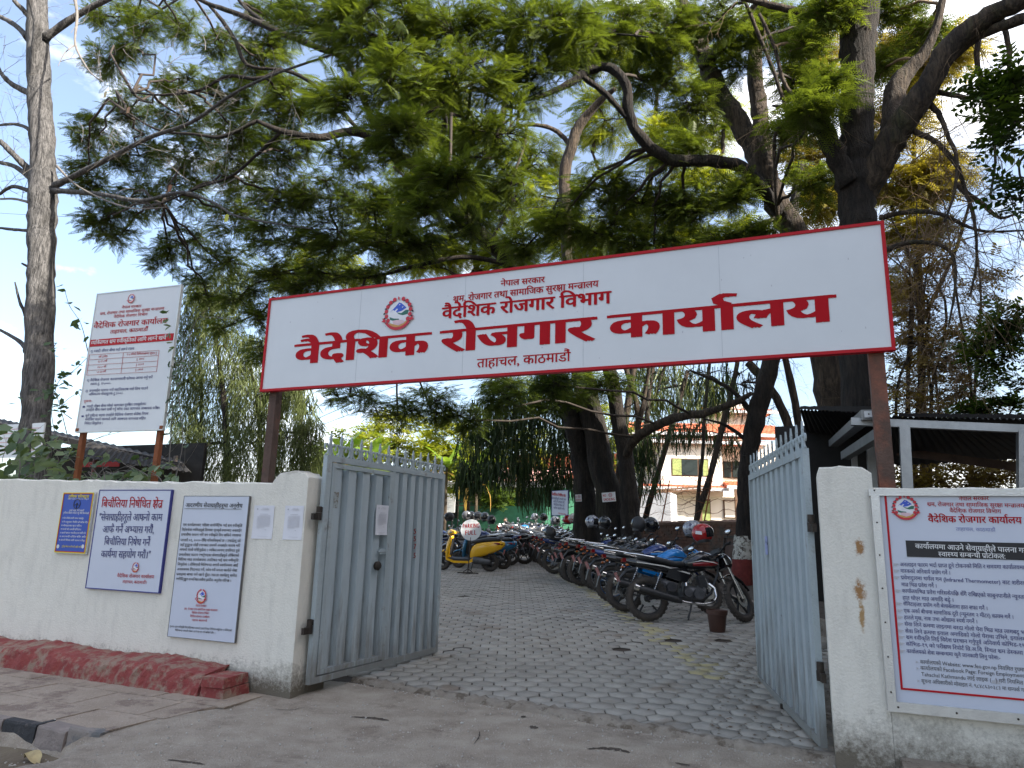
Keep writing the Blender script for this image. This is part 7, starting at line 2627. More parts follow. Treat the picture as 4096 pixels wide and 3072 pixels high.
def motorcycle(label, col='black', accent='red', rimm=None, wire=False, steer=28, lean=9, group='motorcycles in the right hand row', rack=False, stripe='white'):
    """local: x forward, y left, z up, rear contact patch at x=-.65"""
    root = thing('motorcycle', label, 'motorcycle', group=group)
    Lm = Matrix.Rotation(R_(-lean), 4, 'X')
    wheel(root, (-.65, 0, .305), .305, Lm, 5, rimm, .052, wire)
    rake = R_(26)
    pv = Vector((.42, 0, .86))
    ax = Vector((-math.sin(rake), 0, math.cos(rake)))
    St = Lm @ Matrix.Translation(pv) @ Matrix.Rotation(R_(steer), 4, ax) @ Matrix.Translation(-pv)
    wheel(root, (.66, 0, .295), .295, St, 5, rimm, .045, wire)
    # fork
    for sy in (-.085, .085):
        b = MB()
        b.T = St
        b.tube([(.655, sy, .30), (.56, sy, .55)], .026, 8).tube([(.56, sy, .55), (.43, sy, .90)], .017, 8)
        part('fork_leg', b, M_chr, root, 50)
    b = MB()
    b.T = St
    b.box((.445, 0, .87), (.07, .22, .03)).box((.475, 0, .74), (.07, .22, .03))
    b.loft([(.38, 0, .575, .04, .006), (.50, 0, .635, .058, .012), (.64, 0, .645, .06, .012), (.80, 0, .585, .058, .012), (.93, 0, .47, .05, .008)], 10)
    part('front_mudguard', b, M_pt[col], root, 50)
    b = MB()
    b.T = St
    b.loft([(.46, 0, .86, .07, .08), (.52, 0, .86, .10, .115), (.60, 0, .84, .095, .10), (.635, 0, .835, .075, .08)], 14)
    hd = part('headlight_cowl', b, M_pt[col], root, 50)
    b = MB()
    b.T = St
    b.loft([(.632, 0, .835, .07, .072), (.65, 0, .835, .045, .05)], 14)
    part('headlight', b, M_lens, hd, 50)
    b = MB()
    b.T = St
    b.tube([(.28, .36, .96), (.34, .24, .985), (.40, .1, .955), (.42, 0, .93), (.40, -.1, .955), (.34, -.24, .985), (.28, -.36, .96)], .012, 8)
    for sy in (-1, 1):
        b.tube([(.27, sy * .37, .957), (.32, sy * .26, .982)], .019, 8)
        b.tube([(.33, sy * .25, .975), (.38, sy * .36, .965)], .006, 5)
    b.box((.44, 0, .985), (.08, .16, .06))
    part('handlebar', b, M_plb, root, 50)
    mirrors(root, St, [((.34, .25, .985), (.33, .34, 1.14)), ((.34, -.25, .985), (.33, -.34, 1.14))])
    # tank
    b = MB()
    b.T = Lm
    b.loft([(-.12, 0, .78, .06, .05), (-.05, 0, .80, .115, .085), (.06, 0, .83, .145, .115), (.18, 0, .845, .15, .125), (.29, 0, .83, .125, .115), (.37, 0, .80, .07, .07), (.40, 0, .79, .03, .03)], 16, 2.8)
    tk = part('fuel_tank', b, M_pt[col], root, 60)
    b = MB()
    b.T = Lm
    b.lathe([(.0001, .012), (.03, .01), (.034, 0)], 12, (.17, 0, .966))
    part('tank_cap', b, M_chr, tk, 60)
    for sy in (-1, 1):
        b = MB()
        b.T = Lm
        b.loft([(.0, sy * .118, .775, .03, .022), (.14, sy * .142, .78, .024, .034), (.28, sy * .13, .79, .022, .035), (.38, sy * .085, .80, .012, .02)], 8, 2.2)
        part('tank_side_panel', b, M_pt[accent], tk, 60)
    if stripe:
        b = MB()
        b.T = Lm
        for sy in (-1, 1):
            b.add([(-.02, sy * .155, .80), (.12, sy * .168, .835), (.30, sy * .150, .815), (.40, sy * .10, .78), (.30, sy * .154, .80), (.12, sy * .172, .82)], [(0, 1, 4 + 1, 0)[:3], (1, 2, 4, 5), (2, 3, 4)])
        part('tank_stripe', b, M_pt[stripe], tk)
    # seat
    b = MB()
    b.T = Lm
    b.loft([(-.78, 0, .855, .06, .025), (-.70, 0, .855, .10, .045), (-.55, 0, .845, .125, .05), (-.40, 0, .81, .13, .05), (-.25, 0, .775, .125, .05), (-.12, 0, .775, .09, .05), (-.05, 0, .79, .05, .04)], 12, 3)
    part('seat', b, M_seatm, root, 60)
    # tail and side panels
    b = MB()
    b.T = Lm
    b.loft([(-.96, 0, .83, .05, .03), (-.86, 0, .80, .085, .055), (-.65, 0, .765, .11, .055), (-.42, 0, .72, .125, .06), (-.25, 0, .69, .12, .07), (-.12, 0, .67, .10, .06)], 12, 3)
    part('tail_cowl', b, M_pt[col], root, 60)
    for sy in (-1, 1):
        b = MB()
        b.T = Lm
        b.prism([(-.40, .60), (-.12, .52), (-.02, .62), (-.10, .73), (-.34, .71)], sy * .115, sy * .135)
        part('side_cover', b, M_pt[accent if accent != 'red' else col], root)
        if stripe:
            b = MB()
            b.T = Lm
            b.add([(-.80, sy * .112, .80), (-.42, sy * .130, .752), (-.05, sy * .137, .655), (-.05, sy * .138, .635), (-.42, sy * .132, .735), (-.80, sy * .114, .787)], [(0, 1, 4, 5), (1, 2, 3, 4)])
            part('side_stripe', b, M_pt[stripe], root)
    b = MB()
    b.T = Lm
    b.box((-.965, 0, .825), (.05, .12, .055))
    part('tail_light', b, M_tail, root, 50)
    # grab rail
    b = MB()
    b.T = Lm
    b.tube([(-.55, .13, .86), (-.80, .13, .90), (-.93, .08, .915), (-.95, 0, .917), (-.93, -.08, .915), (-.80, -.13, .90), (-.55, -.13, .86)], .011, 7)
    if rack:
        b.tube([(-.6, .1, .9), (-1.0, .1, .935), (-1.0, -.1, .935), (-.6, -.1, .9)], .008, 6)
        b.tube([(-.8, .1, .92), (-.8, -.1, .92)], .008, 6)
    part('grab_rail', b, M_chr, root, 50)
    # rear mudguard, plate, indicators
    b = MB()
    b.T = Lm
    b.loft([(-.80, 0, .70, .06, .05), (-.93, 0, .68, .055, .035), (-1.02, 0, .58, .05, .03), (-1.07, 0, .46, .045, .02), (-1.10, 0, .36, .04, .008)], 8, 2.5)
    part('rear_mudguard', b, M_plb, root, 50)
    b = MB()
    b.T = Lm @ Matrix.Translation((-1.065, 0, .585)) @ Matrix.Rotation(R_(-22), 4, 'Y')
    b.box((0, 0, 0), (.006, .16, .14))
    part('number_plate', b, M_plate, root)
    for sy in (-1, 1):
        b = MB()
        b.T = Lm
        b.tube([(-.93, sy * .05, .74), (-.94, sy * .13, .745)], .007, 5)
        b.sphere((-.95, sy * .155, .745), .028, 8, 6, (.9, 1.1, .7))
        part('indicator', b, M_amb, root, 60)
    # frame, engine
    b = MB()
    b.T = Lm
    b.tube([(.42, 0, .88), (.40, 0, .66), (.28, 0, .40), (.15, 0, .28), (-.1, 0, .28)], .018, 7)
    b.tube([(.42, 0, .85), (.2, 0, .72), (-.1, 0, .66), (-.45, 0, .68)], .018, 7)
    b.tube([(-.1, .1, .66), (-.16, .1, .42), (-.16, .1, .33), (-.65, .1, .305)], .017, 7)
    b.tube([(-.1, -.1, .66), (-.16, -.1, .42), (-.16, -.1, .33), (-.65, -.1, .305)], .017, 7)
    part('frame', b, M_plb, root, 50)
    b = MB()
    b.T = Lm
    b.loft([(-.16, 0, .38, .09, .08), (-.06, 0, .38, .13, .11), (.08, 0, .37, .14, .11), (.18, 0, .38, .10, .08)], 12, 3)
    b.lathe([(.0001, -.16), (.075, -.16), (.085, -.14), (.085, .14), (.075, .16), (.0001, .16)], 16, (.06, 0, .37), 'y')
    b.lathe([(.0001, -.155), (.06, -.155), (.065, .15), (.0001, .155)], 14, (-.09, 0, .39), 'y')
    part('engine', b, M_eng, root, 50)
    b = MB()
    b.T = Lm
    for k_ in range(7):
        b.box((.13 + .008 * k_, 0, .48 + .022 * k_), (.15, .17, .009), Matrix.Rotation(R_(-12), 3, 'Y'))
    b.box((.15, 0, .55), (.10, .12, .17), Matrix.Rotation(R_(-12), 3, 'Y'))
    part('cylinder_fins', b, M_eng, root)
    # exhaust on the right side
    b = MB()
    b.T = Lm
    b.tube([(.24, -.04, .52), (.31, -.07, .46), (.32, -.10, .34), (.26, -.13, .26), (.10, -.15, .235), (-.12, -.16, .25), (-.26, -.165, .28)], [.019] * 7, 8)
    ex = part('exhaust_pipe', b, M_chr, root, 60)
    b = MB()
    b.T = Lm
    b.tube([(-.20, -.165, .265), (-.28, -.17, .285), (-.42, -.172, .325), (-.74, -.175, .415), (-.82, -.175, .437)], [.028, .044, .05, .05, .036], 12)
    part('silencer', b, M_plb, ex, 60)
    b = MB()
    b.T = Lm
    b.tube([(-.80, -.176, .431), (-.86, -.176, .448)], [.045, .048], 12)
    part('silencer_cap', b, M_chr, ex, 60)
    for sy in (-.12, .12):
        b = MB()
        b.T = Lm
        b.tube([(-.60, sy, .34), (-.46, sy, .66)], .011, 6)
        for k_ in range(8):
            t = .25 + .09 * k_
            torus(b, (0, 0, 0), .024, .005, 8, 4)
            c0 = Vector((-.60 + .14 * t, sy, .34 + .32 * t))
            for q_ in range(len(b.v) - 32, len(b.v)):
                v = Vector(b.v[q_])
                v = Lm.inverted() @ v
                b.v[q_] = tuple(Lm @ (Vector((v.x, v.z * 1.0, v.y * .6)) + c0))
        part('shock_absorber', b, M_chr if sy < 0 else M_plb, root)
    b = MB()
    b.T = Lm
    b.prism([(-.74, .33), (-.2, .31), (-.1, .36), (-.1, .42), (-.3, .40), (-.74, .38)], .10, .125)
    part('chain_cover', b, M_plb, root)
    b = MB()
    b.T = Lm
    b.tube([(-.02, -.11, .30), (-.0, -.22, .30)], .014, 6).tube([(.30, -.13, .30), (.2, -.2, .25)], .008, 6).box((-.0, -.22, .315), (.05, .10, .02)).box((.0, .2, .315), (.05, .10, .02))
    b.tube([(.02, .06, .28), (-.02, .20, .02)], .011, 6)
    part('side_stand', b, M_eng, root, 50)
    b = MB()
    b.T = Lm
    b.tube([(-.05, -.13, .28), (-.08, -.13, .14), (-.12, -.13, .05)], .012, 6)
    part('centre_stand', b, M_plb, root, 50)
    return root
def scooter(label, col='yellow', group='scooters', lean=4, steer=20):
    root = thing('scooter', label, 'scooter', group=group)
    Lm = Matrix.Rotation(R_(-lean), 4, 'X')
    St = Lm @ Matrix.Translation((.5, 0, .8)) @ Matrix.Rotation(R_(steer), 4, Vector((-.42, 0, .9))) @ Matrix.Translation((-.5, 0, -.8))
    wheel(root, (-.62, 0, .235), .235, Lm, 5, None, .055, disc=False)
    wheel(root, (.66, 0, .235), .235, St, 5, None, .052, disc=False)
    m = M_pt[col]
    # rear body
    b = MB()
    b.T = Lm
    b.loft([(-1.02, 0, .70, .05, .05), (-.94, 0, .675, .12, .10), (-.75, 0, .635, .175, .155), (-.52, 0, .585, .195, .19), (-.30, 0, .53, .19, .19), (-.18, 0, .46, .165, .18), (-.12, 0, .40, .13, .14)], 16, 3)
    part('rear_body', b, m, root, 60)
    # seat
    b = MB()
    b.T = Lm
    b.loft([(-.92, 0, .80, .06, .03), (-.80, 0, .815, .13, .05), (-.55, 0, .80, .15, .055), (-.35, 0, .765, .14, .05), (-.18, 0, .74, .10, .045), (-.12, 0, .73, .05, .03)], 14, 3)
    part('seat', b, M_seatm, root, 60)
    b = MB()
    b.T = Lm
    b.prism([(-.18, .26), (.40, .26), (.46, .34), (.40, .32), (-.16, .32)], -.15, .15)
    b.box((-.14, 0, .5), (.04, .26, .34))
    part('floorboard', b, M_plb, root)
    b = MB()
    b.T = Lm
    b.prism([(-.30, .30), (-.10, .215), (.30, .215), (.52, .29), (.50, .34), (.30, .27), (-.10, .27), (-.22, .36)], -.175, -.15)
    b.prism([(-.30, .30), (-.10, .215), (.30, .215), (.52, .29), (.50, .34), (.30, .27), (-.10, .27), (-.22, .36)], .15, .175)
    part('side_skirt', b, m, root)
    # leg shield
    b = MB()
    b.T = Lm
    b.loft([(.28, .50, 0, .05, .14), (.38, .49, 0, .06, .19), (.55, .47, 0, .065, .21), (.70, .44, 0, .065, .19), (.84, .41, 0, .055, .13), (.90, .40, 0, .04, .08)], 14, 2.6, axis='z')
    part('leg_shield', b, m, root, 60)
    b = MB()
    b.T = Lm
    b.loft([(.40, .44, 0, .03, .12), (.60, .42, 0, .03, .15), (.82, .37, 0, .03, .11)], 10, 3, axis='z')
    part('inner_panel', b, M_plb, root, 60)
    b = MB()
    b.T = Lm
    b.loft([(.52, 0, .62, .05, .035), (.55, 0, .62, .055, .07), (.535, 0, .72, .03, .05)], 10)
    part('front_lamp', b, M_chr, root, 60)
    b = MB()
    b.T = St
    b.loft([(.50, 0, .44, .05, .03), (.62, 0, .49, .07, .03), (.76, 0, .46, .07, .025), (.90, 0, .36, .05, .015)], 10, 2.5)
    part('front_mudguard', b, m, root, 60)
    b = MB()
    b.T = St
    b.tube([(.66, .07, .235), (.60, .07, .45), (.52, 0, .6)], .018, 7).tube([(.66, -.07, .235), (.60, -.07, .45), (.52, 0, .6)], .018, 7)
    part('fork', b, M_plb, root, 50)
    b = MB()
    b.T = St
    b.loft([(.28, 0, .965, .16, .03), (.34, 0, .97, .20, .05), (.42, 0, .97, .13, .075), (.49, 0, .955, .08, .07)], 12, 2.4)
    part('handlebar_cowl', b, m, root, 60)
    b = MB()
    b.T = St
    b.loft([(.485, 0, .955, .072, .062), (.505, 0, .955, .05, .045)], 12)
    part('headlight', b, M_lens, root, 60)
    b = MB()
    b.T = St
    for sy in (-1, 1):
        b.tube([(.33, sy * .18, .97), (.27, sy * .33, .96)], .018, 8)
        b.tube([(.34, sy * .2, .97), (.36, sy * .32, .955)], .006, 5)
    part('handlebar', b, M_plb, root, 50)
    mirrors(root, St, [((.34, .2, .99), (.34, .30, 1.13)), ((.34, -.2, .99), (.34, -.30, 1.13))])
    b = MB()
    b.T = Lm
    b.loft([(-1.0, 0, .69, .06, .02), (-.97, 0, .70, .10, .05), (-.86, 0, .72, .165, .035), (-.78, 0, .735, .17, .01)], 12, 2.4)
    part('tail_light', b, M_tail, root, 60)
    b = MB()
    b.T = Lm
    b.loft([(-.80, 0, .50, .05, .04), (-.95, 0, .46, .05, .03), (-1.02, 0, .34, .04, .015)], 8, 2.5)
    part('rear_mudguard', b, M_plb, root, 60)
    b = MB()
    b.T = Lm @ Matrix.Translation((-1.0, 0, .50)) @ Matrix.Rotation(R_(-15), 4, 'Y')
    b.box((0, 0, 0), (.006, .16, .12))
    part('number_plate', b, M_plate, root)
    b = MB()
    b.T = Lm
    b.loft([(-.68, .12, .26, .05, .06), (-.45, .13, .28, .06, .09), (-.25, .12, .30, .07, .10), (-.12, .10, .30, .05, .06)], 10, 3)
    b.tube([(-.2, -.14, .22), (-.4, -.16, .22), (-.5, -.17, .27), (-.85, -.175, .34)], [.02, .03, .05, .045], 10)
    part('engine', b, M_eng, root, 50)
    b = MB()
    b.T = Lm
    b.tube([(-.66, .12, .27), (-.62, .12, .55)], .022, 8)
    b.tube([(-.2, .12, .24), (-.16, .16, .02)], .01, 6)
    b.tube([(-.85, .12, .83), (-.98, .08, .87), (-.98, -.08, .87), (-.85, -.12, .83)], .012, 7)
    part('grab_rail', b, M_plb, root, 50)
    return root
BS = 1.12
def place(root, x, y, deg, dz=0):
    p = Vector((x, y, gz(y) + dz))
    deg += rnd.uniform(-2.5, 2.5)
    pitch = 0
    root.matrix_world = Matrix.Translation(p) @ Matrix.Rotation(R_(deg), 4, 'Z') @ Matrix.Rotation(R_(rnd.uniform(-2, 2)), 4, 'X') @ Matrix.Scale(BS * rnd.uniform(.97, 1.02), 4)
    return root
def place_rear(root, px, py, deg, lab=None, back=.73):
    g = PG(px, py)
    h = Vector((math.cos(R_(deg)), math.sin(R_(deg))))
    return place(root, g.x + back * h.x, g.y + back * h.y, deg)
def at(root, rx, ry, deg, back=.73):
    h = Vector((math.cos(R_(deg)), math.sin(R_(deg))))
    return place(root, rx + back * h.x, ry + back * h.y, deg)
def recolour(root, old, new):
    for ch in list(root.children_recursive):
        for sl in ch.material_slots:
            if sl.material is old:
                sl.link = 'OBJECT'
                sl.material = new
def clone(src, label, swaps=(), group=None):
    c = copy_tree(src)
    c['label'] = label
    if group: c['group'] = group
    for a, b_ in swaps:
        recolour(c, M_pt[a], M_pt[b_])
    return c
A0 = 30
m1 = motorcycle('nearest motorcycle, black with red and white tank stripes and dusty tyres', 'black', 'red', stripe='white', steer=38)
place_rear(m1, 2591, 2489, A0 - 2)
m2 = motorcycle('motorcycle with bright blue fuel tank, second from the gate', 'blue', 'blue', steer=20, stripe='black')
for ch in m2.children:
    if ch.name.startswith(('tail_cowl', 'front_mudguard')):
        ch.material_slots[0].link = 'OBJECT'
        ch.material_slots[0].material = M_pt['black']
place_rear(m2, 2500, 2450, A0)
m3 = motorcycle('dark motorcycle with spoked wheels and pale tail, third from the gate', 'navy', 'blue', M_chr, True, steer=24, stripe='white')
place_rear(m3, 2452, 2412, A0)
m4 = motorcycle('black motorcycle with chrome spoked rims and luggage rack, fourth from the gate', 'black', 'grey', M_chr, True, steer=24, rack=True, stripe=None)
place_rear(m4, 2408, 2372, A0 + 2)
s5 = scooter('black scooter with green and red side graphics in the right hand row', 'black', group='scooters')
b = MB()
b.T = Matrix.Rotation(R_(-4), 4, 'X')
b.add([(-.55, -.192, .66), (-.25, -.186, .62), (-.22, -.186, .55), (-.5, -.19, .58)], [(0, 1, 2, 3)])
part('side_graphic', b, mat('pale_green_graphic', (.22, .30, .20), .4), s5)
b = MB()
b.T = Matrix.Rotation(R_(-4), 4, 'X')
b.add([(-.40, -.194, .69), (-.2, -.188, .64), (-.18, -.188, .60), (-.36, -.193, .66)], [(0, 1, 2, 3)])
part('side_graphic', b, M_pt['red'], s5)
place_rear(s5, 2268, 2325, A0 + 2)
right = [(2330, 2345, m4, 'black motorcycle with spoked rims squeezed beside the black scooter', (), A0), (2217, 2296, m3, 'dark blue motorcycle with spoked wheels behind the black scooter', (), A0 + 3),
         (2174, 2264, m1, 'plain black motorcycle in the middle of the right hand row', (('red', 'grey'),), A0 + 4), (2142, 2238, m2, 'graphite motorcycle beyond the middle of the right hand row', (('blue', 'grey'),), A0),
         (2114, 2216, m3, 'teal motorcycle toward the far end of the right hand row', (('navy', 'teal'), ('blue', 'teal')), A0 + 5), (2100, 2204, m1, 'black and blue striped motorcycle toward the far end of the row', (('red', 'blue'),), A0 + 2),
         (2085, 2194, m2, 'dark blue motorcycle far down the right hand row', (('blue', 'navy'),), A0 + 4), (2068, 2186, m4, 'far black motorcycle with a rack, half hidden in the row', (), A0), (2051, 2180, m3, 'white tailed motorcycle far down the row', (('blue', 'white'),), A0 + 3),
         (2036, 2173, m1, 'small looking grey accented motorcycle near the end of the row', (('red', 'grey'),), A0 + 6), (2020, 2165, m2, 'blue tanked motorcycle near the far end of the row', (), A0), (2005, 2158, m4, 'black motorcycle at the far end of the row', (), A0 + 4)]
right += [(2378, 2360, m1, 'black motorcycle wedged between the fourth and the black scooter', (('red', 'grey'),), A0 + 1), (2296, 2334, m2, 'navy motorcycle just before the black scooter', (('blue', 'navy'),), A0),
          (2195, 2280, m4, 'black racked motorcycle just beyond the black scooter', (), A0 + 2), (2157, 2250, m1, 'black motorcycle with white tank flash in the middle of the row', (('red', 'black'),), A0 + 1), (2127, 2226, m4, 'rack carrying black motorcycle past the middle of the row', (), A0 + 3)]
RR = []
for px, py, src, lab, sw, dg in right:
    c = clone(src, lab, sw)
    place_rear(c, px, py, dg)
    RR.append(c)
ys_ = scooter('bright yellow scooter standing across the yard behind the parking full sign', 'yellow', lean=5, steer=-12)
g = PG(1959, 2286)
at(ys_, g.x, g.y, 186, .7)
s2 = clone(ys_, 'petrol blue scooter parked just behind the yellow scooter', (('yellow', 'teal'),))
g2 = PG(2010, 2277)
at(s2, g2.x, g2.y + .1, 188, .7)
# second row, behind the yellow scooter
LR = []
for i, (dx, dy, src, lab, sw, dg) in enumerate([(.25, 1.7, m4, 'black motorcycle directly behind the blue scooter', (), 188), (.5, 2.5, m3, 'dark blue motorcycle third behind the yellow scooter', (), 186), (.7, 3.3, m1, 'black motorcycle with grey panels fourth behind the yellow scooter', (('red', 'grey'),), 190), (.9, 4.1, m2, 'graphite motorcycle fifth behind the yellow scooter', (('blue', 'grey'),), 188),
                                            (1.0, 5.0, m4, 'black racked motorcycle at the back of the left hand row', (), 185), (-.1, 5.9, m1, 'rearmost striped motorcycle of the left hand row', (('red', 'navy'),), 188),
                                            (-2.4, 2.2, m3, 'motorcycle with spoked rims behind the yellow scooter nose', (), 184), (-2.3, 3.2, m2, 'dark blue motorcycle behind the yellow scooter nose', (('blue', 'navy'),), 188), (-2.1, 4.2, m1, 'black motorcycle close to the white notice board', (('red', 'blue'),), 184), (-2.0, 5.3, m4, 'black racked motorcycle in front of the office railing', (), 188)]):
    c = clone(src, lab, sw, 'motorcycles in the left hand row')
    at(c, g.x + dx - (.9 if dx > 0 else 0), g.y + dy, dg)
    LR.append(c)
for i, (px, Y, src, lab, sw, dg) in enumerate([(2070, 33, m1, 'far motorcycle in front of the green planter', (('red', 'black'),), 70), (2045, 35, m2, 'far blue tanked motorcycle in front of the green planter', (), 80), (2095, 34, m3, 'far navy motorcycle right of the green planter', (), 75), (2130, 31, m4, 'far black motorcycle near the base of the dark conifer', (), 60), (2160, 29, m2, 'far graphite motorcycle near the dark conifer', (('blue', 'grey'),), 55), (2200, 27.5, m1, 'black motorcycle near the white hanging board', (('red', 'grey'),), 50)]):
    c = clone(src, lab, sw, 'motorcycles at the far end of the yard')
    p = PY(px, 2140, Y)
    place(c, p.x, Y, dg)

# ------------------------------------------------------------ helmets
M_visor = mat('dark_visor', (.012, .013, .015), .06, 0, .05, 3)
def helmet(label, m, p, yaw, tilt=0, white=None):
    M = Matrix.Translation(p) @ Matrix.Rotation(yaw, 4, 'Z') @ Matrix.Rotation(tilt, 4, 'Y') @ Matrix.Scale(1.1, 4)
    root = thing('helmet', label, 'helmet', mtx=M, group='helmets hung on the motorcycles')
    b = MB()
    n, mm = 20, 12
    vs, keep = [], []
    for i in range(mm + 1):
        a = -1.05 + (math.pi / 2 + 1.05) * i / mm
        for k_ in range(n):
            t = 2 * math.pi * k_ / n
            vs.append((.145 * math.cos(a) * math.cos(t) * 1.08 + .0, .120 * math.cos(a) * math.sin(t), .145 * math.sin(a)))
    fs = []
    for i in range(mm):
        a = -1.05 + (math.pi / 2 + 1.05) * (i + .5) / mm
        for k_ in range(n):
            t = 2 * math.pi * (k_ + .5) / n
            if -.30 < a < .42 and math.cos(t) > .35: continue
            fs.append((i * n + k_, i * n + (k_ + 1) % n, (i + 1) * n + (k_ + 1) % n, (i + 1) * n + k_))
    b.add(vs, fs)
    part('shell', b, m, root, 180)
    b = MB()
    vs, fs = [], []
    for i in range(5):
        a = -.42 + .95 * i / 4
        for k_ in range(9):
            t = -1.3 + 2.6 * k_ / 8
            vs.append((.152 * math.cos(a) * math.cos(t) * 1.08, .126 * math.cos(a) * math.sin(t), .150 * math.sin(a)))
    for i in range(4):
        for k_ in range(8):
            fs.append((i * 9 + k_, i * 9 + k_ + 1, (i + 1) * 9 + k_ + 1, (i + 1) * 9 + k_))
    b.add(vs, fs)
    part('visor', b, M_visor, root, 180)
    b = MB()
    b.lathe([(.10, -.13), (.105, -.10), (.09, -.06)], 16)
    part('lining', b, M_seatm, root, 180)
    if white:
        b = MB()
        for sy in (-1, 1):
            b.add([(-.11, sy * .098, .0), (-.02, sy * .128, -.02), (-.02, sy * .124, .03), (-.10, sy * .095, .045)], [(0, 1, 2, 3)])
        part('side_flash', b, white, root)
    return root
def on_mirror(bike, side, dz=.02):
    for_m = Matrix(bike.matrix_world)
    ch = [c for c in bike.children if c.name.startswith('mirror')][side]
    v = max((for_m @ x.co for x in ch.data.vertices), key=lambda q_: q_.z)
    return v + Vector((0, 0, dz))
H_b, H_r, H_s, H_bl = mat('black_helmet', (.012, .012, .014), .12, 0, .05, 3, coat=.5), mat('red_helmet', (.36, .008, .010), .15, 0, .05, 3, coat=.5), mat('silver_helmet', (.36, .38, .42), .2, .3, .5, 7, coat=.4, patch=(.05, .05, .09), pscale=9, ppos=(.5, .54)), mat('matt_black_helmet', (.022, .022, .024), .55, 0, .1, 5)
k8 = .40687
def h8(x, y, Y):   # crop pixels of the near row
    return PY(2200 + x * k8, 1950 + y * k8, Y)
def h7(x, y, Y):
    return PY(1700 + x * .3316, 1850 + y * .3316, Y)
yn = m1.location.y
for lab, m, p, yw, w in [('glossy red helmet on the mirror of the nearest motorcycle', H_r, h8(1500, 450, 11.95), 0.2, M_twht), ('silver helmet with dark pattern beside the red helmet', H_s, h8(1400, 410, 12.9), .5, None),
                  ('plain black helmet, left of a pair above the middle motorcycles', H_bl, h8(870, 360, 14.6), 2.6, None), ('glossy black helmet, right of a pair above the middle motorcycles', H_b, h8(990, 365, 14.9), -.4, M_twht),
                  ('glossy dark helmet hanging in front of the tree with the larger no smoking sign', H_b, h8(535, 345, 16.5), -.6, None), ('silver and black helmet left of the glossy dark one', H_s, h8(415, 335, 16.9), .2, None),
                  ('silver and red helmet below the white hanging board', mat('silver_red_helmet', (.45, .44, .42), .2, .1, .1, 5, coat=.4, patch=(.35, .01, .015), pscale=7, ppos=(.5, .53)), h8(235, 305, 20.5), .4, None), ('red helmet tucked behind the silver and red one', H_r, h8(172, 315, 21.5), 2.4, None),
                  ('matt black helmet resting on the rear of a motorcycle in the row', H_bl, h7(1510, 845, 18.5), 2.9, None),
                  ('matt black helmet on the yellow scooter row, leftmost of all', H_bl, h7(293, 655, 21.9), -2.6, None), ('grey helmet second from the left behind the scooter', mat('grey_helmet', (.12, .12, .13), .3, 0, .1, 5, coat=.3), h7(500, 635, 24), .3, None), ('small dark helmet third from the left with purple visor', H_b, h7(560, 640, 24.5), 2.6, None), ('black helmet above the parking full disc', H_b, h7(640, 645, 23.5), .4, None), ('glossy black helmet right of the parking full disc', H_b, h7(720, 655, 22.6), 2.8, None), ('open faced black helmet furthest right behind the scooter', H_bl, h7(800, 690, 22), -.6, None),
                  ('far silver helmet left of the white hanging board', H_s, h7(1325, 655, 30), .3, None), ('far dark helmet beside the white hanging board', H_b, h7(1430, 660, 28), .3, None), ('half hidden grey helmet under the left edge of the hanging board', H_s, h7(1570, 700, 24), .3, None)]:
    helmet(lab, m, p, yw, rnd.uniform(-.2, .2), w)

# ------------------------------------------------------------ signs in the yard
g = PG(1871, 2296)
ps = thing('parking_sign', 'round white PARKING FULL sign on a thin stand in front of the yellow scooter', 'sign', loc=g)
top = PY(1884, 2120, g.y)
b = MB()
b.box((0, 0, .03), (.62, .05, .03)).box((-.02, -.02, .035), (.12, .3, .03)).bar((-.14, 0, .05), (-.0, 0, .14), .02).bar((.14, 0, .05), (0, 0, .14), .02)
part('base', b, M_hinge, ps)
part('pole', MB().tube([(0, 0, .03), tuple(top - g - Vector((0, 0, .2)))], .016, 8), M_hinge, ps, 60)
c = top - g
a_v = math.atan2(top.x, top.y)
b = MB()
Td = Matrix.Translation(c) @ Matrix.Rotation(-a_v * .8, 4, 'Z')
b.T = Td
b.lathe([(.0001, -.012), (.285, -.012), (.29, 0), (.285, .012), (.0001, .012)], 32, axis='y')
dsc = part('disc', b, M_signw, ps, 40)
for tx, dx, dz, w_, h_, rr in (('PARKING', -.235, .055, .47, .12, .05), ('FULL', -.165, -.13, .33, .125, .05)):
    V, T_ = [], []
    pen = 0
    b = MB()
    la = 0
    for ch in tx:
        g_ = glyph(ch)
        for sx_ in (-.02, .02, .045):
            la += 1
            k_ = len(V)
            V += [(x + pen + sx_, y, la % 5) for x, y in g_[0]]
            T_ += [tuple(i + k_ for i in t_) for t_ in g_[1]]
        pen += max(x for x, y in g_[0]) + .13
    s_ = w_ / pen
    b.T = Td
    b.add([(dx + x * s_, -.0135 - .0004 * l_, dz + y * h_ / .7 + rr * (dx + x * s_)) for x, y, l_ in V], T_)
    part('lettering', b, M_tred, dsc, kind='stuff')
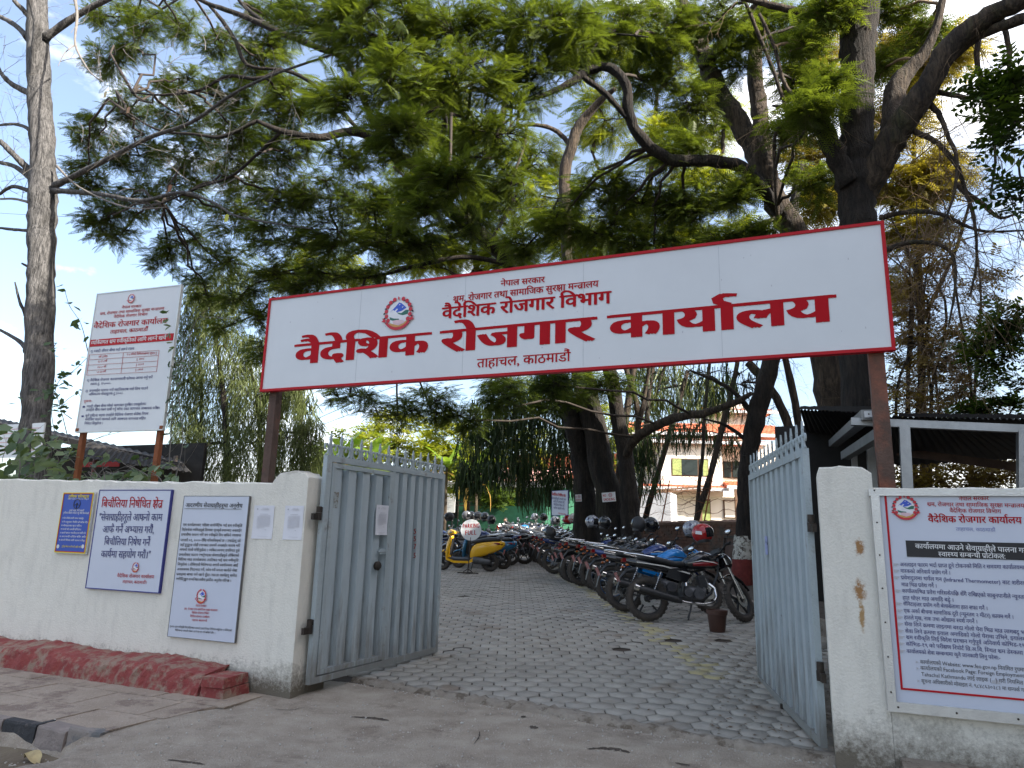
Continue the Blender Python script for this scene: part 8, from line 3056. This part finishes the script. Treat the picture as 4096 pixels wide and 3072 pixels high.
def small_sign(label, cn, hpx, wpx, Y, rot, rows, parent_m=M_signw):
    p = PY(cn[0], cn[1], Y)
    kk = depth(p) / FPX
    w, h = wpx * kk, hpx * kk
    Mx = Matrix.Translation(p) @ Matrix.Rotation(R_(20), 4, 'Z') @ Matrix.Rotation(R_(rot), 4, 'Y')
    t = thing('no_smoking_sign', label, 'sign', mtx=Mx, group='signs fixed to the tree stems')
    part('plate', MB().box((0, .01, 0), (w, .012, h)), parent_m, t)
    b = MB()
    la = 0
    for tx, x0, z0, w_, h_ in rows:
        pen = 0
        V, T_ = [], []
        for ch in tx:
            g_ = glyph(ch)
            for s2_ in (-.03, .03):
                la += 1
                k_ = len(V)
                V += [(x + pen + s2_, y, la % 5) for x, y in g_[0]]
                T_ += [tuple(i + k_ for i in t_) for t_ in g_[1]]
            pen += max(x for x, y in g_[0]) + .14
        s_ = w_ * w / pen
        b.add([(x0 * w + x * s_, .002 - .0006 * l_, z0 * h + y * h_ * h / .7) for x, y, l_ in V], T_)
    part('lettering', b, M_tred, t, kind='stuff')
    b = MB()
    r = h * .2
    b.lathe([(r, .001), (r, -.003), (r * .78, -.003), (r * .78, .001)], 18, (w * .12, 0, h * .2), 'y')
    b.bar((w * .12 - r * .6, -.002, h * .2 + r * .6), (w * .12 + r * .6, -.002, h * .2 - r * .6), .003, r * .22, up=(0, 1, 0))
    part('no_smoking_symbol', b, M_tred, t)
    b = MB().box((w * .12, -.003, h * .2), (r * 1.1, .002, r * .24))
    part('cigarette', b, M_tblk, t)
small_sign('larger tilted NO SMOKING sign nailed on the dark stem cluster', (2435.5, 1988), 37, 54, 18.0, -6, [('NO', -.44, .06, .26, .28), ('SMOKING', -.42, -.4, .86, .3)])
small_sign('smaller NO SMOKING sign on the left side of the stem cluster', (2314, 1992), 28, 25, 18.6, -4, [('NO', -.46, .06, .22, .24), ('SMOKING', -.42, -.4, .86, .26)])
S = Sign('hanging_board', 'white board with blue text hung at the foot of the dark stem cluster', 'sign', PY(2206, 2062, 18.3), PY(2272, 2064, 18.0), (2204, 1963))
S.h = PY(2204, 1963, 18.3).z - S.o.z
S.panel('board', 0, 0, S.w, S.h, 0, .02, M_signw2)
S.edge('blue_edge', .012, -.003, .023, M_navy)
C = (1700, 1850, .3316)
S.lines([('बिचौलिया निषेधित क्षेत्र', (1530, 395), (1696, 415), 26, .03)], M_tred, crop=C, y=-.006)
S.lines([('सेवाग्राहीहरूले आफ्नो काम', (1532, 440), (1700, 460), 22, .012), ('आफै गर्ने अभ्यास गरौं,', (1548, 480), (1684, 496), 22, .012), ('बिचौलिया निषेध गर्ने', (1552, 518), (1680, 536), 22, .012), ('कार्यमा सहयोग गरौं।', (1550, 556), (1684, 574), 22, .012)], M_tblue, crop=C, y=-.006)
S.lines([('वैदेशिक रोजगार कार्यालय', (1606, 618), (1700, 632), 12, .01)], M_tred, crop=C, y=-.006)

# ------------------------------------------------------------ flower pot
g = PG(2870, 2527)
t = thing('flower_pot', 'brown plastic flower pot standing on the pavers by the nearest motorcycle', 'pot', loc=g)
M_pot = mat('brown_plastic_pot', (.055, .022, .014), .6, 0, .2, 7, .2, 40)
kk = depth(g) / FPX
hh = 84 * kk
part('pot', MB().lathe([(.0001, 0), (hh * .34, 0), (hh * .36, .01), (hh * .455, hh * .80), (hh * .50, hh * .81), (hh * .505, hh), (hh * .46, hh), (hh * .44, hh * .85), (.0001, hh * .85)], 24), M_pot, t, 40)
b = MB()
for i in range(9):
    b.sphere((rnd.uniform(-.05, .05), rnd.uniform(-.05, .05), hh * .87), rnd.uniform(.012, .024), 7, 5, (1.3, 1, .6))
part('pebbles', b, mat('pale_pebble', (.30, .28, .26), .9), t, 180, kind='stuff')

# ------------------------------------------------------------ person sitting at the far end
p = h7(1010, 800, 33)
p.z = gz(33)
per = thing('person', 'person in black clothes sitting bent forward by the far green planter', 'person', loc=p)
joints = [((0, 0, .50), .16), ((.02, -.04, .75), .17), ((.0, -.14, 1.0), .17), ((-.02, -.24, 1.12), .075), ((-.05, -.33, 1.22), .11), ((.15, -.05, .48), .10), ((.17, -.45, .52), .08), ((.17, -.45, .08), .055), ((.17, -.58, .04), .05), ((-.15, -.05, .48), .10), ((-.17, -.45, .52), .08), ((-.17, -.45, .08), .055), ((-.17, -.58, .04), .05),
          ((.20, -.12, 1.02), .075), ((.26, -.28, .78), .05), ((.12, -.48, .68), .04), ((-.20, -.12, 1.02), .075), ((-.26, -.28, .78), .05), ((-.12, -.48, .68), .04)]
ed = [(0, 1), (1, 2), (2, 3), (3, 4), (0, 5), (5, 6), (6, 7), (7, 8), (0, 9), (9, 10), (10, 11), (11, 12), (2, 13), (13, 14), (14, 15), (2, 16), (16, 17), (17, 18)]
me = bpy.data.meshes.new('body')
me.from_pydata([j[0] for j in joints], ed, [])
ob_ = link(bpy.data.objects.new('body', me))
md = ob_.modifiers.new('skin', 'SKIN')
for i, j in enumerate(joints):
    me.skin_vertices[0].data[i].radius = (j[1], j[1])
me.skin_vertices[0].data[0].use_root = True
ob_.modifiers.new('sub', 'SUBSURF').levels = 1
me.materials.append(mat('black_clothes', (.012, .012, .014), .9, 0, .1, 6))
ob_.parent = per
part('face', MB().sphere((-.05, -.36, 1.22), .085, 12, 8, (.9, 1, 1.15)), mat('skin', (.28, .16, .10), .6, 0, .05, 4), per, 180)
part('hair', MB().sphere((-.05, -.31, 1.26), .108, 12, 8, (.95, 1, 1.0)), mat('black_hair', (.01, .009, .009), .6, 0, .1, 9), per, 180)
part('bench', MB().box((0, .0, .17), (.9, .45, .30)), M_sill, per)

# ------------------------------------------------------------ litter, pebbles, leaf
b = MB()
def peb(p, s):
    b.T = Matrix.Translation(p) @ Matrix.Rotation(rnd.uniform(0, 6), 4, 'Z') @ Matrix.Rotation(rnd.uniform(-.6, .6), 4, 'X')
    b.box((0, 0, s * .3), (s, s * rnd.uniform(.5, .9), s * .6), taper=.6)
for i in range(900):
    p = PZ(rnd.uniform(350, 3300), rnd.uniform(2800, 3070), .0)
    if p.y > silly(p.x) - .02: continue
    s = rnd.choice((.005, .007, .009, .014)) * rnd.uniform(.8, 1.3)
    peb(Vector((p.x, p.y, apz(p.x, p.y))), s)
for i in range(170):
    x = rnd.uniform(-4.4, .3)
    peb(Vector((x, silly(x) - .03 - abs(rnd.gauss(0, .05)), .0)), rnd.uniform(.006, .018))
for i in range(60):
    p = PZ(rnd.uniform(0, 450), rnd.uniform(2960, 3072), -.155)
    peb(p, rnd.uniform(.006, .02))
single('gravel', b, mat('pale_grit', (.40, .37, .33), .9, 0, .3, 50, obj=False), 'pale grit and small stones scattered on the street apron', 'gravel', kind='stuff')
for i, (px, py, s, lab) in enumerate([(1848, 2895, .022, 'white pebble on the apron in front of the sill'), (625, 2980, .018, 'white pebble on the apron near the tipped kerb stone'), (2115, 2962, .016, 'pale stone on the apron, middle of the gateway'), (517, 2800, .014, 'tiny white stone on the footpath by the red plinth'), (220, 2880, .012, 'tiny pale stone at the middle of the footpath'), (1120, 2980, .014, 'small grey stone on the apron left of centre')]):
    p = PZ(px, py, .02 if i in (3, 4) else .004)
    single('stone', MB().sphere((0, 0, s * .3), s * .6, 7, 5, (1.2, .8, .7)), mat('white_stone_%d' % i, (.5, .48, .45), .9), lab, 'stone', 60, 'loose stones on the ground').location = p
p = PZ(95, 3040, -.15)
b = MB()
nn = 9
for i in range(nn):
    t = i / (nn - 1)
    w = .045 * math.sin(math.pi * t) ** .7 + .002
    b.v += [(.17 * t, -w, .03 + .03 * math.sin(t * 5)), (.17 * t, 0, .012 + .02 * math.sin(t * 5)), (.17 * t, w, .045 + .02 * math.sin(t * 4))]
for i in range(nn - 1):
    for k_ in range(2):
        b.f.append((3 * i + k_, 3 * i + 3 + k_, 3 * i + 4 + k_, 3 * i + 1 + k_))
        b.m.append(0)
single('fallen_leaf', b, mat('dry_yellow_leaf', (.42, .33, .17), .8, 0, .2, 20), 'large dry yellow leaf lying in the gutter at the lower left corner', 'leaf', 180).location = p
b = MB()
for i in range(520):
    x, y = rnd.uniform(-5, .2), rnd.uniform(6.6, 13)
    s = rnd.uniform(.01, .03)
    if rnd.random() < .6: x, y = rnd.uniform(-.9, .1), rnd.uniform(6.2, 10)
    if x < -4.2: continue
    b.T = Matrix.Translation((x, y, gz(y) + .006)) @ Matrix.Rotation(rnd.uniform(0, 6), 4, 'Z')
    b.add([(0, 0, 0), (s, s * .4, .004), (s * 1.8, 0, .002), (s, -s * .4, .006)], [(0, 1, 2, 3)])
single('leaf_litter', b, mat('brown_litter', (.12, .07, .035), .9, 0, .4, 30, obj=False), 'small dry leaves and bits scattered over the courtyard pavers', 'litter', kind='stuff')
